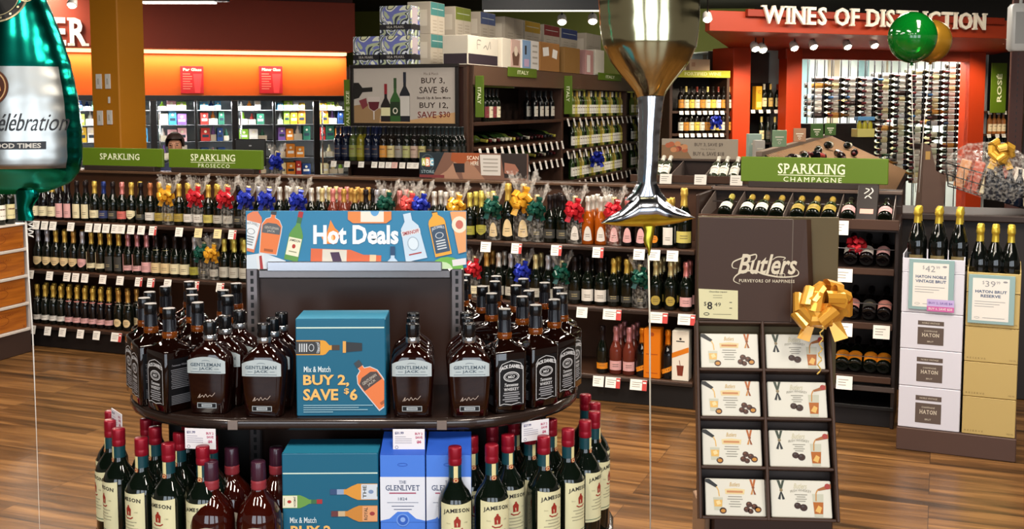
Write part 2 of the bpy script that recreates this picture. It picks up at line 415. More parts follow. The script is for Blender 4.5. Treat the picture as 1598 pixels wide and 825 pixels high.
tag(mb.obj('sign_letters', None, K.o, K.a), 'big white slab letters reading BEER on the dark red bulkhead', 'sign')

# ------------------------------------------------------------------ cooler run
def cooler_run():
    x0, _ = K.hit(-40, 160, 0); x1, _ = K.hit(560, 160, 0)
    root = thing('beverage_cooler', 'long black glass door beer cooler under the orange wall', 'cooler', K.o, K.a)
    D = .75; zt = zct
    b = MB(); blk = mat('#120f10', .35); wh = mat('#e8eef0', .6)
    b.box(x0, .0, zt - .07, x1, D, zt, blk, .004); b.box(x0, 0, 0, x1, D, .12, blk, .004)
    b.box(x0, D - .02, .12, x1, D, zt - .07, wh, .001); b.obj('cabinet', root)
    pxs = [-12, 49, 110, 171, 234, 250, 306, 367, 428, 494, 552]
    pxs = [-12, 49, 110, 171, 240, 306, 367, 428, 494, 552]
    xs = [K.hit(p, 200, 0)[0] for p in pxs]
    zs = [K.hit(306, q, 0)[1] for q in (172, 195, 221, 249, 277)]
    shz = zs + [.3]
    for i in range(len(xs)):
        wide = i % 2 == 0
        m = MB(); hw = .045 if wide else .018
        m.box(xs[i] - hw, -.03, .12, xs[i] + hw, .03, zt - .07, blk, .004)
        o = m.obj('door_frame', root)
        if wide:
            m = MB()
            m.box(xs[i] - .02, .06, .2, xs[i] + .02, .09, zt - .1, mat('#f4fbff', .4, emit=5), .002); m.obj('light_tube', root, label='glowing white tube lamp')
    for z in shz:
        m = MB(); m.box(x0, .12, z - .012, x1, D - .03, z, mat('#2b2b2d', .4), .002); m.obj('wire_shelf', root)
    for i in range(len(xs) - 1):
        c = K.w((xs[i] + xs[i + 1]) / 2, .10, zt - .12); area('cooler_lamp_light', c, (R(-25), 0, K.a), .5, .08, 30, (.95, .98, 1))
    for i in (3, 4, 5, 6, 7, 8):
        if i % 2: continue
        m = MB(); m.tube([(xs[i] + .075, -.045, .75), (xs[i] + .075, -.045, 1.65)], .012, CHROME); m.obj('door_handle', root)
    # packages
    pal = [('#e7e3da', 'white'), ('#2a6a52', 'green'), ('#c9a227', 'yellow'), ('#b8322b', 'red'), ('#3f8fb8', 'light blue'), ('#7a57a0', 'purple'),
           ('#e08a2c', 'orange'), ('#d8dfe6', 'silver'), ('#8fc43a', 'lime green'), ('#20407a', 'navy'), ('#e9b7bd', 'pink'), ('#f3e6b0', 'cream')]
    rnd = random.Random(3)
    def pack(col, kind, h, w_):
        m = MB(); cm = mat(col, .4)
        if kind == 'can_carton':
            m.box(-w_ / 2, -.10, 0, w_ / 2, .10, h, cm, .004); P = front(0, -.1006, 0)
            m.rect(-w_ * .36, h * .3, w_ * .36, h * .5, mat(['#f3f0e6', '#20303f', '#f3f0e6'][int(h * 977) % 3], .5), P)
            m.disc(0, h * .72, min(w_, h) * .16, mat('#f6f2d8', .5), P, .0005, n=12)
        else:
            n = max(1, int(w_ / .062))
            for k in range(n):
                cx = (k - (n - 1) / 2) * .062
                m.lathe([(.028, 0), (.030, .01), (.030, h * .62), (.012, h * .8), (.012, h)], cm, 10, off=(cx, -.04))
            m.box(-w_ / 2, -.075, 0, w_ / 2, -.005, h * .45, mat('#f3ead0', .5), .003)
        o = m.obj(kind); return o
    levels = [(shz[0], .132, 'top'), (shz[1], .195, 'second'), (shz[2], .21, 'third'), (shz[3], .20, 'fourth'), (shz[4], .20, 'fifth')]
    cnt = 0
    doors = ['door at the far left', 'second door', 'third door', 'door behind the pillar', 'door right of the pillar', 'fifth cooler door', 'sixth cooler door', 'seventh cooler door', 'last door on the right']
    for d in range(2, len(xs) - 1):
        for z, hh, ln in levels:
            x = xs[d] + .075; k = 0
            while True:
                w_ = rnd.choice([.085, .11, .13]); 
                if x + w_ > xs[d + 1] - .05: break
                cc = rnd.choice(pal); h = hh * rnd.choice([.8, .9, 1.0])
                kind = rnd.choice(['can_carton', 'can_carton', 'bottle_carrier'])
                word = 'carton' if kind == 'can_carton' else 'bottle pack'
                key = ('pack', cc[0], kind, h, w_)
                use(key, lambda: pack(cc[0], kind, h, w_ - .008), K.w(x + w_ / 2, .235, z + .0005), K.a,
                    f'{cc[1]} drink {word}, {nth(k)} from left, {ln} shelf, {doors[d]}', 'drink pack', 'drink packages in the cooler')
                x += w_ + .004; k += 1; cnt += 1
    return xs, zt
cxs, czt = cooler_run()
# red glass posters on the orange wall
for (px, s, lab) in ((300, 'Par Glass', 'red drinks poster with a glass outline above the cooler, near the mustard pillar'), (423, 'Pilsner Glass', 'red drinks poster with a tall glass outline above the cooler, toward the framed wine sign')):
    x0, z1 = K.hit(px - 19, 103, .34); x1, z0 = K.hit(px + 18, 146, .34)
    t = MB(); t.box(x0, .325, z0, x1, .345, z1, mat('#c21f2c', .5), .003); P = front(x0, .3245, z0); W = x1 - x0; h = z1 - z0
    t.text(s, W * .12, h * .82, W * .92, h * .93, mat('#f3d9cf', .5), P, 0, bold=.03)
    for k in range(7): t.rect(W * .1, h * (.7 - k * .09), W * (.5 if k % 3 else .42), h * (.73 - k * .09), mat('#e58a80', .5), P)
    t.poly([(W * .62, h * .02), (W * .84, h * .02), (W * .93, h * .72), (W * .55, h * .72)], mat('#e0444e', .5), P)
    tag(t.obj('poster', None, K.o, K.a), lab, 'poster')

# ------------------------------------------------------------------ the person behind the sign
def person():
    loc = at_y(272, HOR, 9.25)
    root = thing('person', 'person with short dark brown hair in a patterned shirt behind the green prosecco sign', 'person', (loc.x, loc.y, 0), R(8))
    S = mat('#b98466', .5); me = bpy.data.meshes.new('body'); z = 1.50; sc = z / 1.75
    J = [((0, 0, .95), .14), ((0, 0, 1.15), .13), ((0, 0, 1.38), .15), ((0, 0, 1.47), .075), ((0, -.005, 1.53), .055), ((0, -.02, 1.62), .075), ((0, -.02, 1.72), .068),
         ((-.17, 0, 1.42), .06), ((-.23, -.02, 1.15), .045), ((-.2, -.2, 1.0), .036), ((-.19, -.29, .98), .03),
         ((.17, 0, 1.42), .06), ((.23, -.02, 1.15), .045), ((.2, -.2, 1.0), .036), ((.19, -.29, .98), .03),
         ((-.09, 0, .88), .09), ((-.1, -.01, .5), .065), ((-.1, .02, .1), .045), ((-.1, -.12, .04), .035),
         ((.09, 0, .88), .09), ((.1, -.01, .5), .065), ((.1, .02, .1), .045), ((.1, -.12, .04), .035)]
    E = [(0, 1), (1, 2), (2, 3), (3, 4), (4, 5), (5, 6), (2, 7), (7, 8), (8, 9), (9, 10), (2, 11), (11, 12), (12, 13), (13, 14), (0, 15), (15, 16), (16, 17), (17, 18), (0, 19), (19, 20), (20, 21), (21, 22)]
    for sgn, hb in ((-1, 10), (1, 14)):
        for k in range(5):
            b = len(J); hx = J[hb][0]; dx = (k - 2) * .017
            if k == 4: J.append(((hx[0] - sgn * .04, hx[1] - .02, hx[2] + .01), .009)); E.append((hb, b)); continue
            J.append(((hx[0] + dx, hx[1] - .05, hx[2]), .009)); J.append(((hx[0] + dx, hx[1] - .08, hx[2] - .02), .008)); E += [(hb, b), (b, b + 1)]
    me.from_pydata([tuple(c * sc for c in p) for p, r in J], E, []); o = bpy.data.objects.new('body', me); COL.objects.link(o); o.parent = root
    md = o.modifiers.new('skin', 'SKIN'); sv = me.skin_vertices[0].data
    for i, (p, r) in enumerate(J): sv[i].radius = (r * sc, r * sc)
    sv[0].use_root = True
    su = o.modifiers.new('sub', 'SUBSURF'); su.levels = su.render_levels = 2; me.materials.append(S)
    hd = Vector((0, -.02 * sc, 1.67 * sc))
    h = MB(); hm = mat('#26140d', .6)
    vs = []; fs = []; nu, nv = 22, 12
    for j in range(nv + 1):
        th = PI * j / nv * .62
        for i in range(nu):
            ph = 2 * PI * i / nu; fr = -math.sin(ph)
            tt = th * (.60 if fr > .35 else 1.0)
            rr = (.0765 + .002 * math.sin(ph * 9 + j)) ; vs.append((hd.x + rr * math.sin(tt) * math.cos(ph), hd.y + .006 + rr * 1.16 * math.sin(tt) * math.sin(ph), hd.z + .005 + rr * 1.15 * math.cos(tt)))
    for j in range(nv):
        for i in range(nu): i2 = (i + 1) % nu; fs.append((j * nu + i, j * nu + i2, (j + 1) * nu + i2, (j + 1) * nu + i))
    h.add(vs, fs, hm, True); h.obj('hair', root)
    e = MB()
    for sgn in (-1, 1):
        e.lathe([(0, -.005), (.008, -.003), (.008, .003), (0, .005)], mat('#1c1210', .3), 10, Matrix.Translation((hd.x + sgn * .028, hd.y - .071, hd.z - .012)))
        e.box(hd.x + sgn * .028 - .014, hd.y - .076, hd.z + .002, hd.x + sgn * .028 + .014, hd.y - .068, hd.z + .007, hm, .001)
    e.lathe([(.014, -.045), (.012, -.03), (.006, -.005)], S, 10, Matrix.Translation((hd.x, hd.y - .072, hd.z)))
    e.box(hd.x - .02, hd.y - .074, hd.z - .062, hd.x + .02, hd.y - .064, hd.z - .055, mat('#8e4a42', .5), .002)
    e.obj('face_features', root)
    s = MB(); sm = mat('#2c3150', .8, var=.5)
    s.loft([(.82 * sc, .17, .13, .12), (.95 * sc, .165, .125, .12), (1.15 * sc, .17, .125, .12), (1.36 * sc, .195, .125, .12), (1.45 * sc, .13, .09, .08), (1.49 * sc, .065, .065, .06)], sm, 5)
    for sgn in (-1, 1): s.tube([(sgn * .15, 0, 1.41 * sc), (sgn * .23 * sc, -.01, 1.28 * sc), (sgn * .245 * sc, -.02, 1.12 * sc)], [.075, .066, .06], sm, 12)
    s.obj('patterned_shirt', root)
    t = MB(); tm = mat('#23242b', .8)
    for sgn in (-1, 1): t.loft([(.08, .065, .075, .06, sgn * .09), (.5 * sc, .08, .085, .07, sgn * .09), (.85 * sc, .09, .12, .08, sgn * .075)], tm, 4)
    t.loft([(.82 * sc, .165, .122, .1), (.9 * sc, .166, .124, .1)], tm, 4); t.obj('trousers', root)
    sh = MB()
    for sgn in (-1, 1): sh.loft([(0, .045, .12, .04, sgn * .09, -.05), (.05, .045, .12, .04, sgn * .09, -.05), (.09, .04, .06, .04, sgn * .09, 0)], BLACK, 4)
    sh.obj('shoes', root)
person()

ct = at_y(400, 260, 9.2)
cc_ = thing('checkout_counter', 'dark checkout counter behind the green prosecco sign', 'counter', (ct.x + .35, 9.45, 0), R(-8)); m = MB(); m.box(-.42, -.25, 0, .75, .25, 1.04, mat('#2a1c16', .5), .006); m.obj('counter_body', cc_); m = MB(); m.box(-.45, -.28, 1.04, .78, .28, 1.08, mat('#3a3432', .35), .005); m.obj('worktop', cc_)
mo = thing('pos_monitor', 'black checkout screen seen from behind, right of the person', 'monitor', (at_y(391, 240, 9.3).x, 9.3, 1.0805), R(8)); m = MB(); m.box(-.125, -.015, .16, .125, .02, .385, BLACK, .012); m.disc(0, .33, .012, mat('#8a8a8e', .4), front(0, -.0156, 0), 0, .006); m.obj('screen_housing', mo); m = MB(); m.box(-.02, .0, .01, .02, .03, .17, BLACK, .003); m.box(-.09, -.06, 0, .09, .08, .012, BLACK, .003); m.obj('stand', mo)

# ------------------------------------------------------------------ bottle kinds
def patch(mb, m, P, u0, u1, lo, hi, n=8, w=.0006):
    vs = []; fs = []
    for i in range(n + 1):
        k = i / n; u = u0 + (u1 - u0) * k; q = 2 * k - 1; vs += [P(u, lo(q), w), P(u, hi(q), w)]
    for i in range(n): fs.append((2 * i, 2 * i + 2, 2 * i + 3, 2 * i + 1))
    mb.add(vs, fs, m, True)
def lab_patch(mb, col, shape, Rr, ink=True, s=1.0):
    P = cyl(Rr); m = mat(col, .5)
    L = {'rect': (.040, lambda q: .028, lambda q: .082), 'shield': (.038, lambda q: .030 + .026 * abs(q) ** 1.5, lambda q: .092 - .006 * q * q),
         'oval': (.024, lambda q: .05 - .022 * math.sqrt(max(0, 1 - q * q)), lambda q: .05 + .022 * math.sqrt(max(0, 1 - q * q))),
         'round': (.03, lambda q: .055 - .028 * math.sqrt(max(0, 1 - q * q)), lambda q: .055 + .028 * math.sqrt(max(0, 1 - q * q))),
         'arch': (.026, lambda q: .022 + .006 * q * q, lambda q: .035 + .075 * max(0, 1 - q * q) ** .6),
         'tall': (.03, lambda q: .02, lambda q: .12), 'low': (.04, lambda q: .03, lambda q: .066), 'wide': (.042, lambda q: .025, lambda q: .095)}
    if shape == 'strip':
        patch(mb, m, P, -.040, -.022, lambda q: .02, lambda q: .145, 3); shape = 'low'
    if shape == 'band':
        for k in range(1): mb.stroke([(-.04 + i * .01, .04 + i * .004) for i in range(9)], .026, m, lambda u, v, w=0: cyl(Rr)(u, v, .0008))
        return
    hw, lo, hi = L[shape]; patch(mb, m, P, -hw, hw, lo, hi)
    if ink:
        im = mat('#5a4a3a', .6) if sum(lin(col)) > .35 else mat('#b9a878', .5)
        for v in (.048, .060): mb.rect(-hw * .45, v, hw * .45, v + .003, im, P, .0012, 3)
def cham(foil='#d6b45a', lab='#e6dcb8', shape='rect', glass='g', gift=None, slim=False, neck=None, h=.285):
    g = {'g': BGLASS, 'd': mat('#0b0708', .06, coat=.3), 'a': mat('#b5560f', .06, trans=.25), 'r': mat('#6e2f22', .07, trans=.15), 'b': mat('#0b1440', .08)}[glass]
    Rr = .0345 if slim else .0385
    def make():
        b = MB(); b.lathe([(.01, .006), (Rr - .006, 0), (Rr, .006), (Rr, .13), (Rr * .97, .145), (Rr * .78, .168), (.0185, .195), (.0155, .21)], g, 18)
        o = b.obj('sparkling_bottle')
        f = MB(); f.lathe([(.020, .188), (.0175, .20), (.0152, .225), (.0148, .245), (.0178, .25), (.0182, .262), (.0165, .268), (.0172, .278), (.013, .2845), (.0, .285)], mat(foil, .28, .55), 14)
        f.obj('foil_wrap', o)
        l = MB(); lab_patch(l, lab, shape, Rr)
        nl = MB()
        if neck: patch(nl, mat(neck, .5), cyl(.0262), -.03, .03, lambda q: .172 + .006 * q * q, lambda q: .184, 6, -.002)
        l.obj('label', o)
        if neck: nl.obj('neck_label', o)
        if gift:
            cello(.052, .21, .33).obj('cellophane_wrap', o)
            bow(gift, .068, 3, 15, 2, .40).obj('bow', o, (0, -.040, .207))
        return o
    return make
def cello(r0, zp, zt, n=30, seed=1):
    rnd = random.Random(seed); mb = MB(); vs = []; fs = []
    prof = [(r0 * .98, .003, .002), (r0, .05, .003), (r0 * .97, zp * .6, .004), (r0 * .62, zp * .88, .004), (r0 * .45, zp, .003), (r0 * .75, zp + (zt - zp) * .35, .007), (r0 * 1.05, zp + (zt - zp) * .7, .012), (r0 * 1.3, zt, .02)]
    for k, (r, z, a) in enumerate(prof):
        for i in range(n):
            t = 2 * PI * i / n; rr = r + a * (1 if i % 2 else -1) * rnd.uniform(.5, 1.2); zz = z + (rnd.uniform(-.045, .03) if k == len(prof) - 1 else 0)
            vs.append((rr * math.cos(t), rr * math.sin(t), zz))
    for k in range(len(prof) - 1):
        for i in range(n): j = (i + 1) % n; fs.append((k * n + i, k * n + j, (k + 1) * n + j, (k + 1) * n + i))
    return mb.add(vs, fs, CELLO, False)
def bow(col, r, seed=1, n=15, tails=2, wd=.36):
    rnd = random.Random(seed); mb = MB(); m = mat(col, .24, .35, coat=.2)
    for k in range(n):
        ph = 2 * PI * k / n * 2.0 + rnd.uniform(-.2, .2); el = (.15 + .85 * (k % 3) / 2) if k < n - 2 else 1.35
        el = min(1.35, el + rnd.uniform(-.1, .1))
        d = Vector((math.cos(ph) * math.cos(el), -math.sin(el), math.sin(ph) * math.cos(el))).normalized()
        t = Vector((-math.sin(ph), 0, math.cos(ph))); w = (t * math.cos(.5) + d.cross(t) * math.sin(.5)).normalized(); nn = d.cross(w).normalized()
        vs = []; fs = []; N = 9; L = r * rnd.uniform(.75, 1.1)
        for i in range(N + 1):
            q = i / N; p = d * (L * math.sin(PI * q) ** .75) + nn * (.24 * r * math.sin(2 * PI * q)); ww = w * (r * wd * (.25 + .75 * math.sin(PI * q)) * .62)
            vs += [tuple(p + ww), tuple(p - ww)]
        for i in range(N): fs.append((2 * i, 2 * i + 1, 2 * i + 3, 2 * i + 2))
        mb.add(vs, fs, m, False)
    for k in range(tails):
        s = 1 if k % 2 else -1
        mb.add([(s * .1 * r, -.1 * r, -.2 * r), (s * .45 * r, -.2 * r, -.1 * r), (s * .85 * r, -.3 * r, -1.0 * r), (s * .42 * r, -.25 * r, -1.15 * r)], [(0, 1, 2, 3)], m)
    return mb
FO = {'gold': '#d8b352', 'silver': '#b9b7bd', 'black': '#241c1c', 'pink': '#e08a84', 'blue': '#2a3a78', 'copper': '#b5714a', 'white': '#d9d2c6', 'cream': '#dcc98e',
      'rose': '#c9888a', 'orange': '#d97c14', 'tan': '#c99a4e', 'yellow': '#d9c860'}
LB = {'cream': '#e2d6ae', 'white': '#dcd6cc', 'pink': '#dba6a4', 'coral': '#cf6a60', 'yellow': '#c9bb62', 'gold': '#a9913f', 'grey': '#b3aea0', 'blue': '#2b3560', 'dark': '#3b3a36',
      'beige': '#dcc291', 'orange': '#d98318', 'olive': '#9c9638', 'rose': '#cf8c80'}
GC = {'gold': '#e2a52c', 'red': '#c4202c', 'blue': '#1c2ea0', 'green': '#0d4a3c', 'coral': '#d8504c'}

# ------------------------------------------------------------------ the sparkling run: fixture
xA = 0.02; xM = G.hit(1086, 500, 0)[0]; xE = G.hit(1399, 500, 0)[0]
zTop = G.hit(560, 275.5, .46)[1]
zS = [G.hit(560, 366, -.0)[1], G.hit(560, 453.6, -.0)[1], G.hit(560, 550.6, 0)[1]]
SHF = mat('#462e20', .4, var=.05)
run = thing('display_shelving', 'long dark brown shelving run holding the sparkling wines, behind the whiskey display', 'shelf', G.o, G.a)
m = MB(); m.box(xA, .44, .02, xM, .50, zTop, mat('#432716', .5, var=.06), .004)
m.box(xA, .40, zTop - .02, xM, .54, zTop, mat('#553c2a', .4), .004); m.obj('back_panel', run)
m = MB(); m.box(xA, .012, 0, xM, .46, zS[2] - .03, mat('#14100f', .5), .004); m.obj('kick_base', run)
for x in (xA - .02, xM - .012):
    m = MB(); m.box(x, .01, 0, x + .02, .52, zTop - .02 if x > 1 else zS[0] - .02, DBROWN, .003); m.obj('end_panel', run)
shelves = []
for k, z in enumerate(zS):
    m = MB(); m.box(xA, -.006, z - .028, xM - .014, .44, z, SHF, .004); m.box(xA, -.012, z - .026, xM - .014, -.006, z - .008, mat('#2d221d', .35), .001)
    shelves.append(m.obj('shelf', run))
def price_tag(kind='w', w_=.062, h=.06):
    m = MB(); c = {'w': TAGW, 'y': mat('#ecd9a0', .5), 'r': TAGW, 'p': mat('#e6b7ad', .5)}[kind]
    s = .012
    P = lambda u, v, w=0: (u - v * .30 if False else u, -.014 - w + v * .25, v)
    m.add([P(-w_ / 2, -h), P(w_ / 2, -h), P(w_ / 2, 0), P(-w_ / 2, 0), P(-w_ / 2, -h, -.001), P(w_ / 2, -h, -.001), P(w_ / 2, 0, -.001), P(-w_ / 2, 0, -.001)],
          [(0, 1, 2, 3), (7, 6, 5, 4), (0, 4, 5, 1), (1, 5, 6, 2), (3, 2, 6, 7), (0, 3, 7, 4)], c)
    ik = mat('#8d857a', .6)
    for k in range(3): m.rect(-w_ * .38, -h * (.3 + .2 * k), w_ * (.1 if k else .25), -h * (.25 + .2 * k), ik, P, .0008)
    if kind == 'r':
        m.rect(w_ * .22, -h, w_ * .5, -h * .05, mat('#c2403c', .5), P, .0008)
        m.rect(w_ * .26, -h * .35, w_ * .46, -h * .2, TAGW, P, .0012)
    return m
TAGM = {}
def put_tag(par, x, y, z, kind='w', w_=.062, h=.06, name='price_tag'):
    k = (kind, w_, h)
    if k not in TAGM: TAGM[k] = price_tag(*k).mesh('price_tag')
    o = bpy.data.objects.new(name, TAGM[k]); COL.objects.link(o); o.parent = par; o.location = (x, y, z)
    return o
TG = [[(58, 348), (71, 348), (84, 348), (112, 350), (140, 352), (153.5, 353), (167, 354), (181, 355), (191, 356), (206, 357), (222, 358), (240, 357, 'r'), (281, 360), (311, 361, 'y'), (341, 363, 'y'), (364, 365, 'r'),
       (759, 380), (807, 384, 'r'), (869, 386, 'r'), (934, 391, 'r'), (998, 393), (1022, 394), (1050, 397)],
      [(49, 425), (79, 428), (106, 430), (119.5, 431), (134, 432), (162, 435), (189, 437), (218, 440, 'r'), (237, 440, 'r'), (263, 441), (306, 443, 'r'), (345, 445, 'r'), (909, 484), (956, 490, 'r', .11), (1028, 492, 'r', .11), (1072, 493, 'r', .1)],
      [(52, 510), (76, 513), (99, 516), (127, 518), (152, 520), (183, 523, 'r', .09), (934.5, 593), (957, 596, 'r', .09), (997, 600, 'r', .1)]]
for k, row in enumerate(TG):
    for q in row:
        x, _ = G.hit(q[0], q[1], -.01); put_tag(shelves[k], x, 0, zS[k] - .006, q[2] if len(q) > 2 else 'w', q[3] if len(q) > 3 else (.060 if q[0] < 500 else .066))
T1, T2, T3 = 'top tier', 'middle tier', 'bottom tier'
SLOT = [[], [], []]
def desc(foil, lab, shape, glass, gift, big):
    if gift: return f'{"large " if (big or 1) > 1 else ""}gift-wrapped sparkling bottle with {gift} bow'
    col = {'g': 'dark green', 'd': 'black', 'a': 'amber rosé', 'r': 'pink rosé', 'b': 'blue'}[glass]
    return f'{"large " if (big or 1) > 1 else ""}{col} bottle, {foil} foil, {lab} label'
def B(k, px, foil='gold', lab='cream', shape='rect', glass='g', gift=None, big=None, back=0, slim=False, neck=None, y=.06):
    SLOT[k].append((px, foil, lab, shape, glass, gift, big, back, slim, neck, y))
for px in (55, 67.5, 80): B(0, px, 'gold', 'cream', 'wide', 'd', back=1)
for px in (93, 107): B(0, px, 'black', 'pink', 'tall', 'd', slim=True)
for px in (121, 134.5): B(0, px, 'black', 'cream', 'tall', 'g', slim=True, back=1)
B(0, 148, 'gold', 'cream'); B(0, 162, 'blue', 'blue'); B(0, 176, 'black', 'dark'); B(0, 189.5, 'pink', 'coral'); B(0, 204, 'gold', 'cream', 'shield', back=1)
B(0, 218, 'black', 'dark', 'low', back=1); B(0, 232, 'copper', 'white', back=1); B(0, 245.5, 'gold', 'gold'); B(0, 259, gift='gold', lab='gold', shape='rect'); B(0, 275, 'gold', 'gold', back=1)
B(0, 289, 'gold', 'white', back=1); B(0, 303, gift='red', lab='white'); B(0, 318, 'gold', 'yellow', back=1); B(0, 334, 'gold', 'grey', back=1); B(0, 349, gift='red', lab='grey'); B(0, 364, 'black', 'dark'); B(0, 378.5, gift='blue', lab='dark')
B(0, 393, 'silver', 'blue'); B(0, 408, gift='blue', lab='dark'); B(0, 425, 'white', 'dark', back=1); B(0, 440, 'white', 'dark', back=1); B(0, 459, gift='blue'); B(0, 478, 'white', 'dark', back=2)
B(0, 493, 'cream', 'olive', back=2); B(0, 509, 'pink', 'rose', glass='r', back=2); B(0, 524, 'tan', 'rose', glass='r', back=2); B(0, 539, 'tan', 'beige', back=2); B(0, 554, 'black', 'dark', back=2); B(0, 568, 'silver', 'white', back=1)
B(0, 584, gift='green'); B(0, 601, 'pink', 'rose', glass='r', back=1); B(0, 617, gift='coral', lab='rose', glass='r'); B(0, 637, gift='blue'); B(0, 655, 'white', 'white', back=1); B(0, 671, 'white', 'white', back=1); B(0, 692, gift='gold'); B(0, 710, 'yellow', 'olive', back=2); B(0, 727, 'yellow', 'olive', 'shield', back=2)
B(0, 746, gift='green', lab='beige', shape='arch'); B(0, 767, 'gold', 'beige', 'arch', big=1.22, y=.07); B(0, 789, lab='beige', shape='arch', gift='gold', big=1.22, y=.07); B(0, 814, gift='green', lab='dark')
B(0, 832, 'black', 'dark', back=2); B(0, 851, 'black', 'dark', back=2); B(0, 873, gift='red', lab='white', shape='arch'); B(0, 895, 'white', 'white', 'arch', 'a', back=2); B(0, 915, 'white', 'white', 'arch', 'a', back=2)
B(0, 938, gift='red', lab='pink', shape='arch', glass='r'); B(0, 958, 'pink', 'pink', 'arch', 'd', back=2); B(0, 979, 'pink', 'pink', 'arch', 'd', back=2); B(0, 1002, 'black', 'orange', 'oval', back=1); B(0, 1030, 'gold', 'white', 'tall', back=1); B(0, 1060, 'gold', 'yellow', 'rect', big=1.22, y=.075)
for px, f in ((61, 'silver'), (75, 'silver'), (87, 'gold'), (101.5, 'gold'), (116, 'tan')): B(1, px, f, 'beige', 'shield', back=1)
B(1, 130, 'silver', 'pink', 'shield')
for px in (143.5, 157): B(1, px, 'gold', 'cream', 'strip', back=1)
for px in (171, 185): B(1, px, 'gold', 'dark', 'tall', back=1)
for px in (199.5, 213): B(1, px, 'rose', 'pink', 'strip', back=1)
B(1, 227, 'rose', 'pink', 'wide', back=1); B(1, 241, 'black', 'beige', 'wide', neck='#d8c890', back=1); B(1, 255, 'black', 'beige', 'wide', neck='#d8c890', back=1)
B(1, 271, 'black', 'cream', 'wide', back=1); B(1, 286, 'black', 'cream', 'wide', back=1); B(1, 299.5, 'silver', 'olive'); B(1, 314, gift='green', lab='dark'); B(1, 332, gift='gold', lab='grey')
B(1, 349.5, 'yellow', 'grey', 'wide', back=1); B(1, 364, 'yellow', 'grey', 'wide', back=1); B(1, 379, 'yellow', 'grey', 'wide', back=1)
B(1, 722, 'silver', 'grey', back=1); B(1, 741, gift='red'); B(1, 759, 'tan', 'grey', back=1); B(1, 776, 'white', 'grey', back=1); B(1, 793, 'silver', 'grey', back=1); B(1, 811, gift='blue'); B(1, 832, 'cream', 'grey', back=1); B(1, 850, 'silver', 'grey', back=1)
B(1, 877, gift='green', lab='dark'); B(1, 897, 'black', 'dark', back=1); B(1, 914, 'black', 'white', 'wide', back=1); B(1, 936, 'black', 'white', 'wide', back=1); B(1, 957, 'gold', 'dark', 'low', back=1); B(1, 978, 'gold', 'dark', 'low', back=1); B(1, 999, gift='green', lab='dark', shape='low')
B(1, 1023, 'cream', 'gold', 'round', back=2); B(1, 1046, 'cream', 'gold', 'round', back=2); B(1, 1070, 'pink', 'pink', back=1)
for px in (59, 71.5, 84, 96): B(2, px, 'gold', 'white', 'low', slim=True, neck='#777266', back=1)
for px in (108.5, 121, 133, 145.5, 158, 171): B(2, px, 'gold', 'pink', 'low', 'd', slim=True, neck='#d98a80', back=1)
for px in (186, 200): B(2, px, 'tan', 'beige', 'round', neck='#e0d8c8', back=1)
B(2, 940, 'black', 'orange', 'low', slim=True, y=.05); B(2, 957, 'rose', 'pink', 'rect', 'r', back=2); B(2, 977.5, 'rose', 'pink', 'rect', 'r', back=2)
B(2, 998, 'orange', 'orange', 'band', 'd'); B(2, 1042, 'orange', 'orange', 'band', 'd')
for k in range(3):
    last = -9
    for n, (px, foil, lab, shape, glass, gift, big, back, slim, neck, y) in enumerate(sorted(SLOT[k])):
        py = (325, 410, 480)[k] + (px - 50) * (.048, .063, .088)[k]
        x, _ = G.hit(px, py, y); key = ('cham', foil, lab, shape, glass, gift, slim, neck)
        if gift and k == 1: big = .9
        x = max(x, last + (.0705 if slim else .080) + (.010 if (big or 1) > 1 else 0)); last = x + (.010 if (big or 1) > 1 else 0)
        mk = cham(FO[foil] if not gift else '#cdbb8a', LB[lab], shape, glass, GC.get(gift), slim, neck)
        tier = (T1, T2, T3)[k]; de = desc(foil, lab, shape, glass, gift, big)
        rz = G.a + R(12)
        use(key, mk, G.w(x, y, zS[k] + .0003), rz, f'{de}, {nth(n)} from left, front row, {tier}', 'bottle', 'sparkling bottles on the long shelving', scale=big)
        for r in range(back):
            use(key, mk, G.w(x + .004, y + .088 * (r + 1) + (.014 if (big or 1) > 1 else 0), zS[k] + .0003), rz,
                f'{de}, behind {nth(n)} from left, {"second" if r == 0 else "third"} row, {tier}', 'bottle', 'sparkling bottles on the long shelving')
x_ = at_y(432, 250, 9.3)
use(('cham', 'black', 'dark', 'rect', 'd', 'blue', False, None), cham('#cdbb8a', LB['dark'], 'rect', 'd', GC['blue'], False, None), (x_.x, 9.32, 1.0805), 0, 'gift-wrapped bottle with blue bow standing on the checkout counter', 'bottle')
def gift_box(c, w_, d, h, band=None, label='', px=0, py=0, y=.06):
    x, _ = G.hit(px, py, y); m = MB(); m.box(-w_ / 2, -d / 2, 0, w_ / 2, d / 2, h, mat(c, .4), .003); P = front(-w_ / 2, -d / 2 - .0006, 0)
    if band:
        m.poly([(0, .13), (w_, .17), (w_, .20), (0, .16)], mat('#d97a1a', .4), P)
        m.poly([(w_ * .35, .03), (w_ * .65, .03), (w_ * .72, .09), (w_ * .28, .09)], mat('#7a3424', .4), P); m.stroke([(w_ * .5, .09), (w_ * .45, .12)], .004, mat('#7a3424'), P)
        m.disc(w_ / 2, .245, .007, INK, P); m.rect(w_ * .25, .228, w_ * .75, .234, INK, P)
    else:
        m.rect(w_ * .15, .14, w_ * .85, .145, mat('#a8480e', .5), P); m.rect(w_ * .15, .03, w_ * .85, .034, mat('#a8480e', .5), P); m.disc(w_ / 2, .26, .012, mat('#a8480e', .5), P)
    tag(m.obj('gift_box', None, G.w(x, y, zS[2] + .0003), G.a), label, 'box')
gift_box('#d9740c', .098, .09, .292, None, 'bright orange gift box standing between two orange-foiled bottles, bottom tier', 1020, 560)
gift_box('#e9e0cf', .098, .09, .292, 1, 'white gift box with an orange band and cocktail picture, bottom tier right end', 1064, 565)

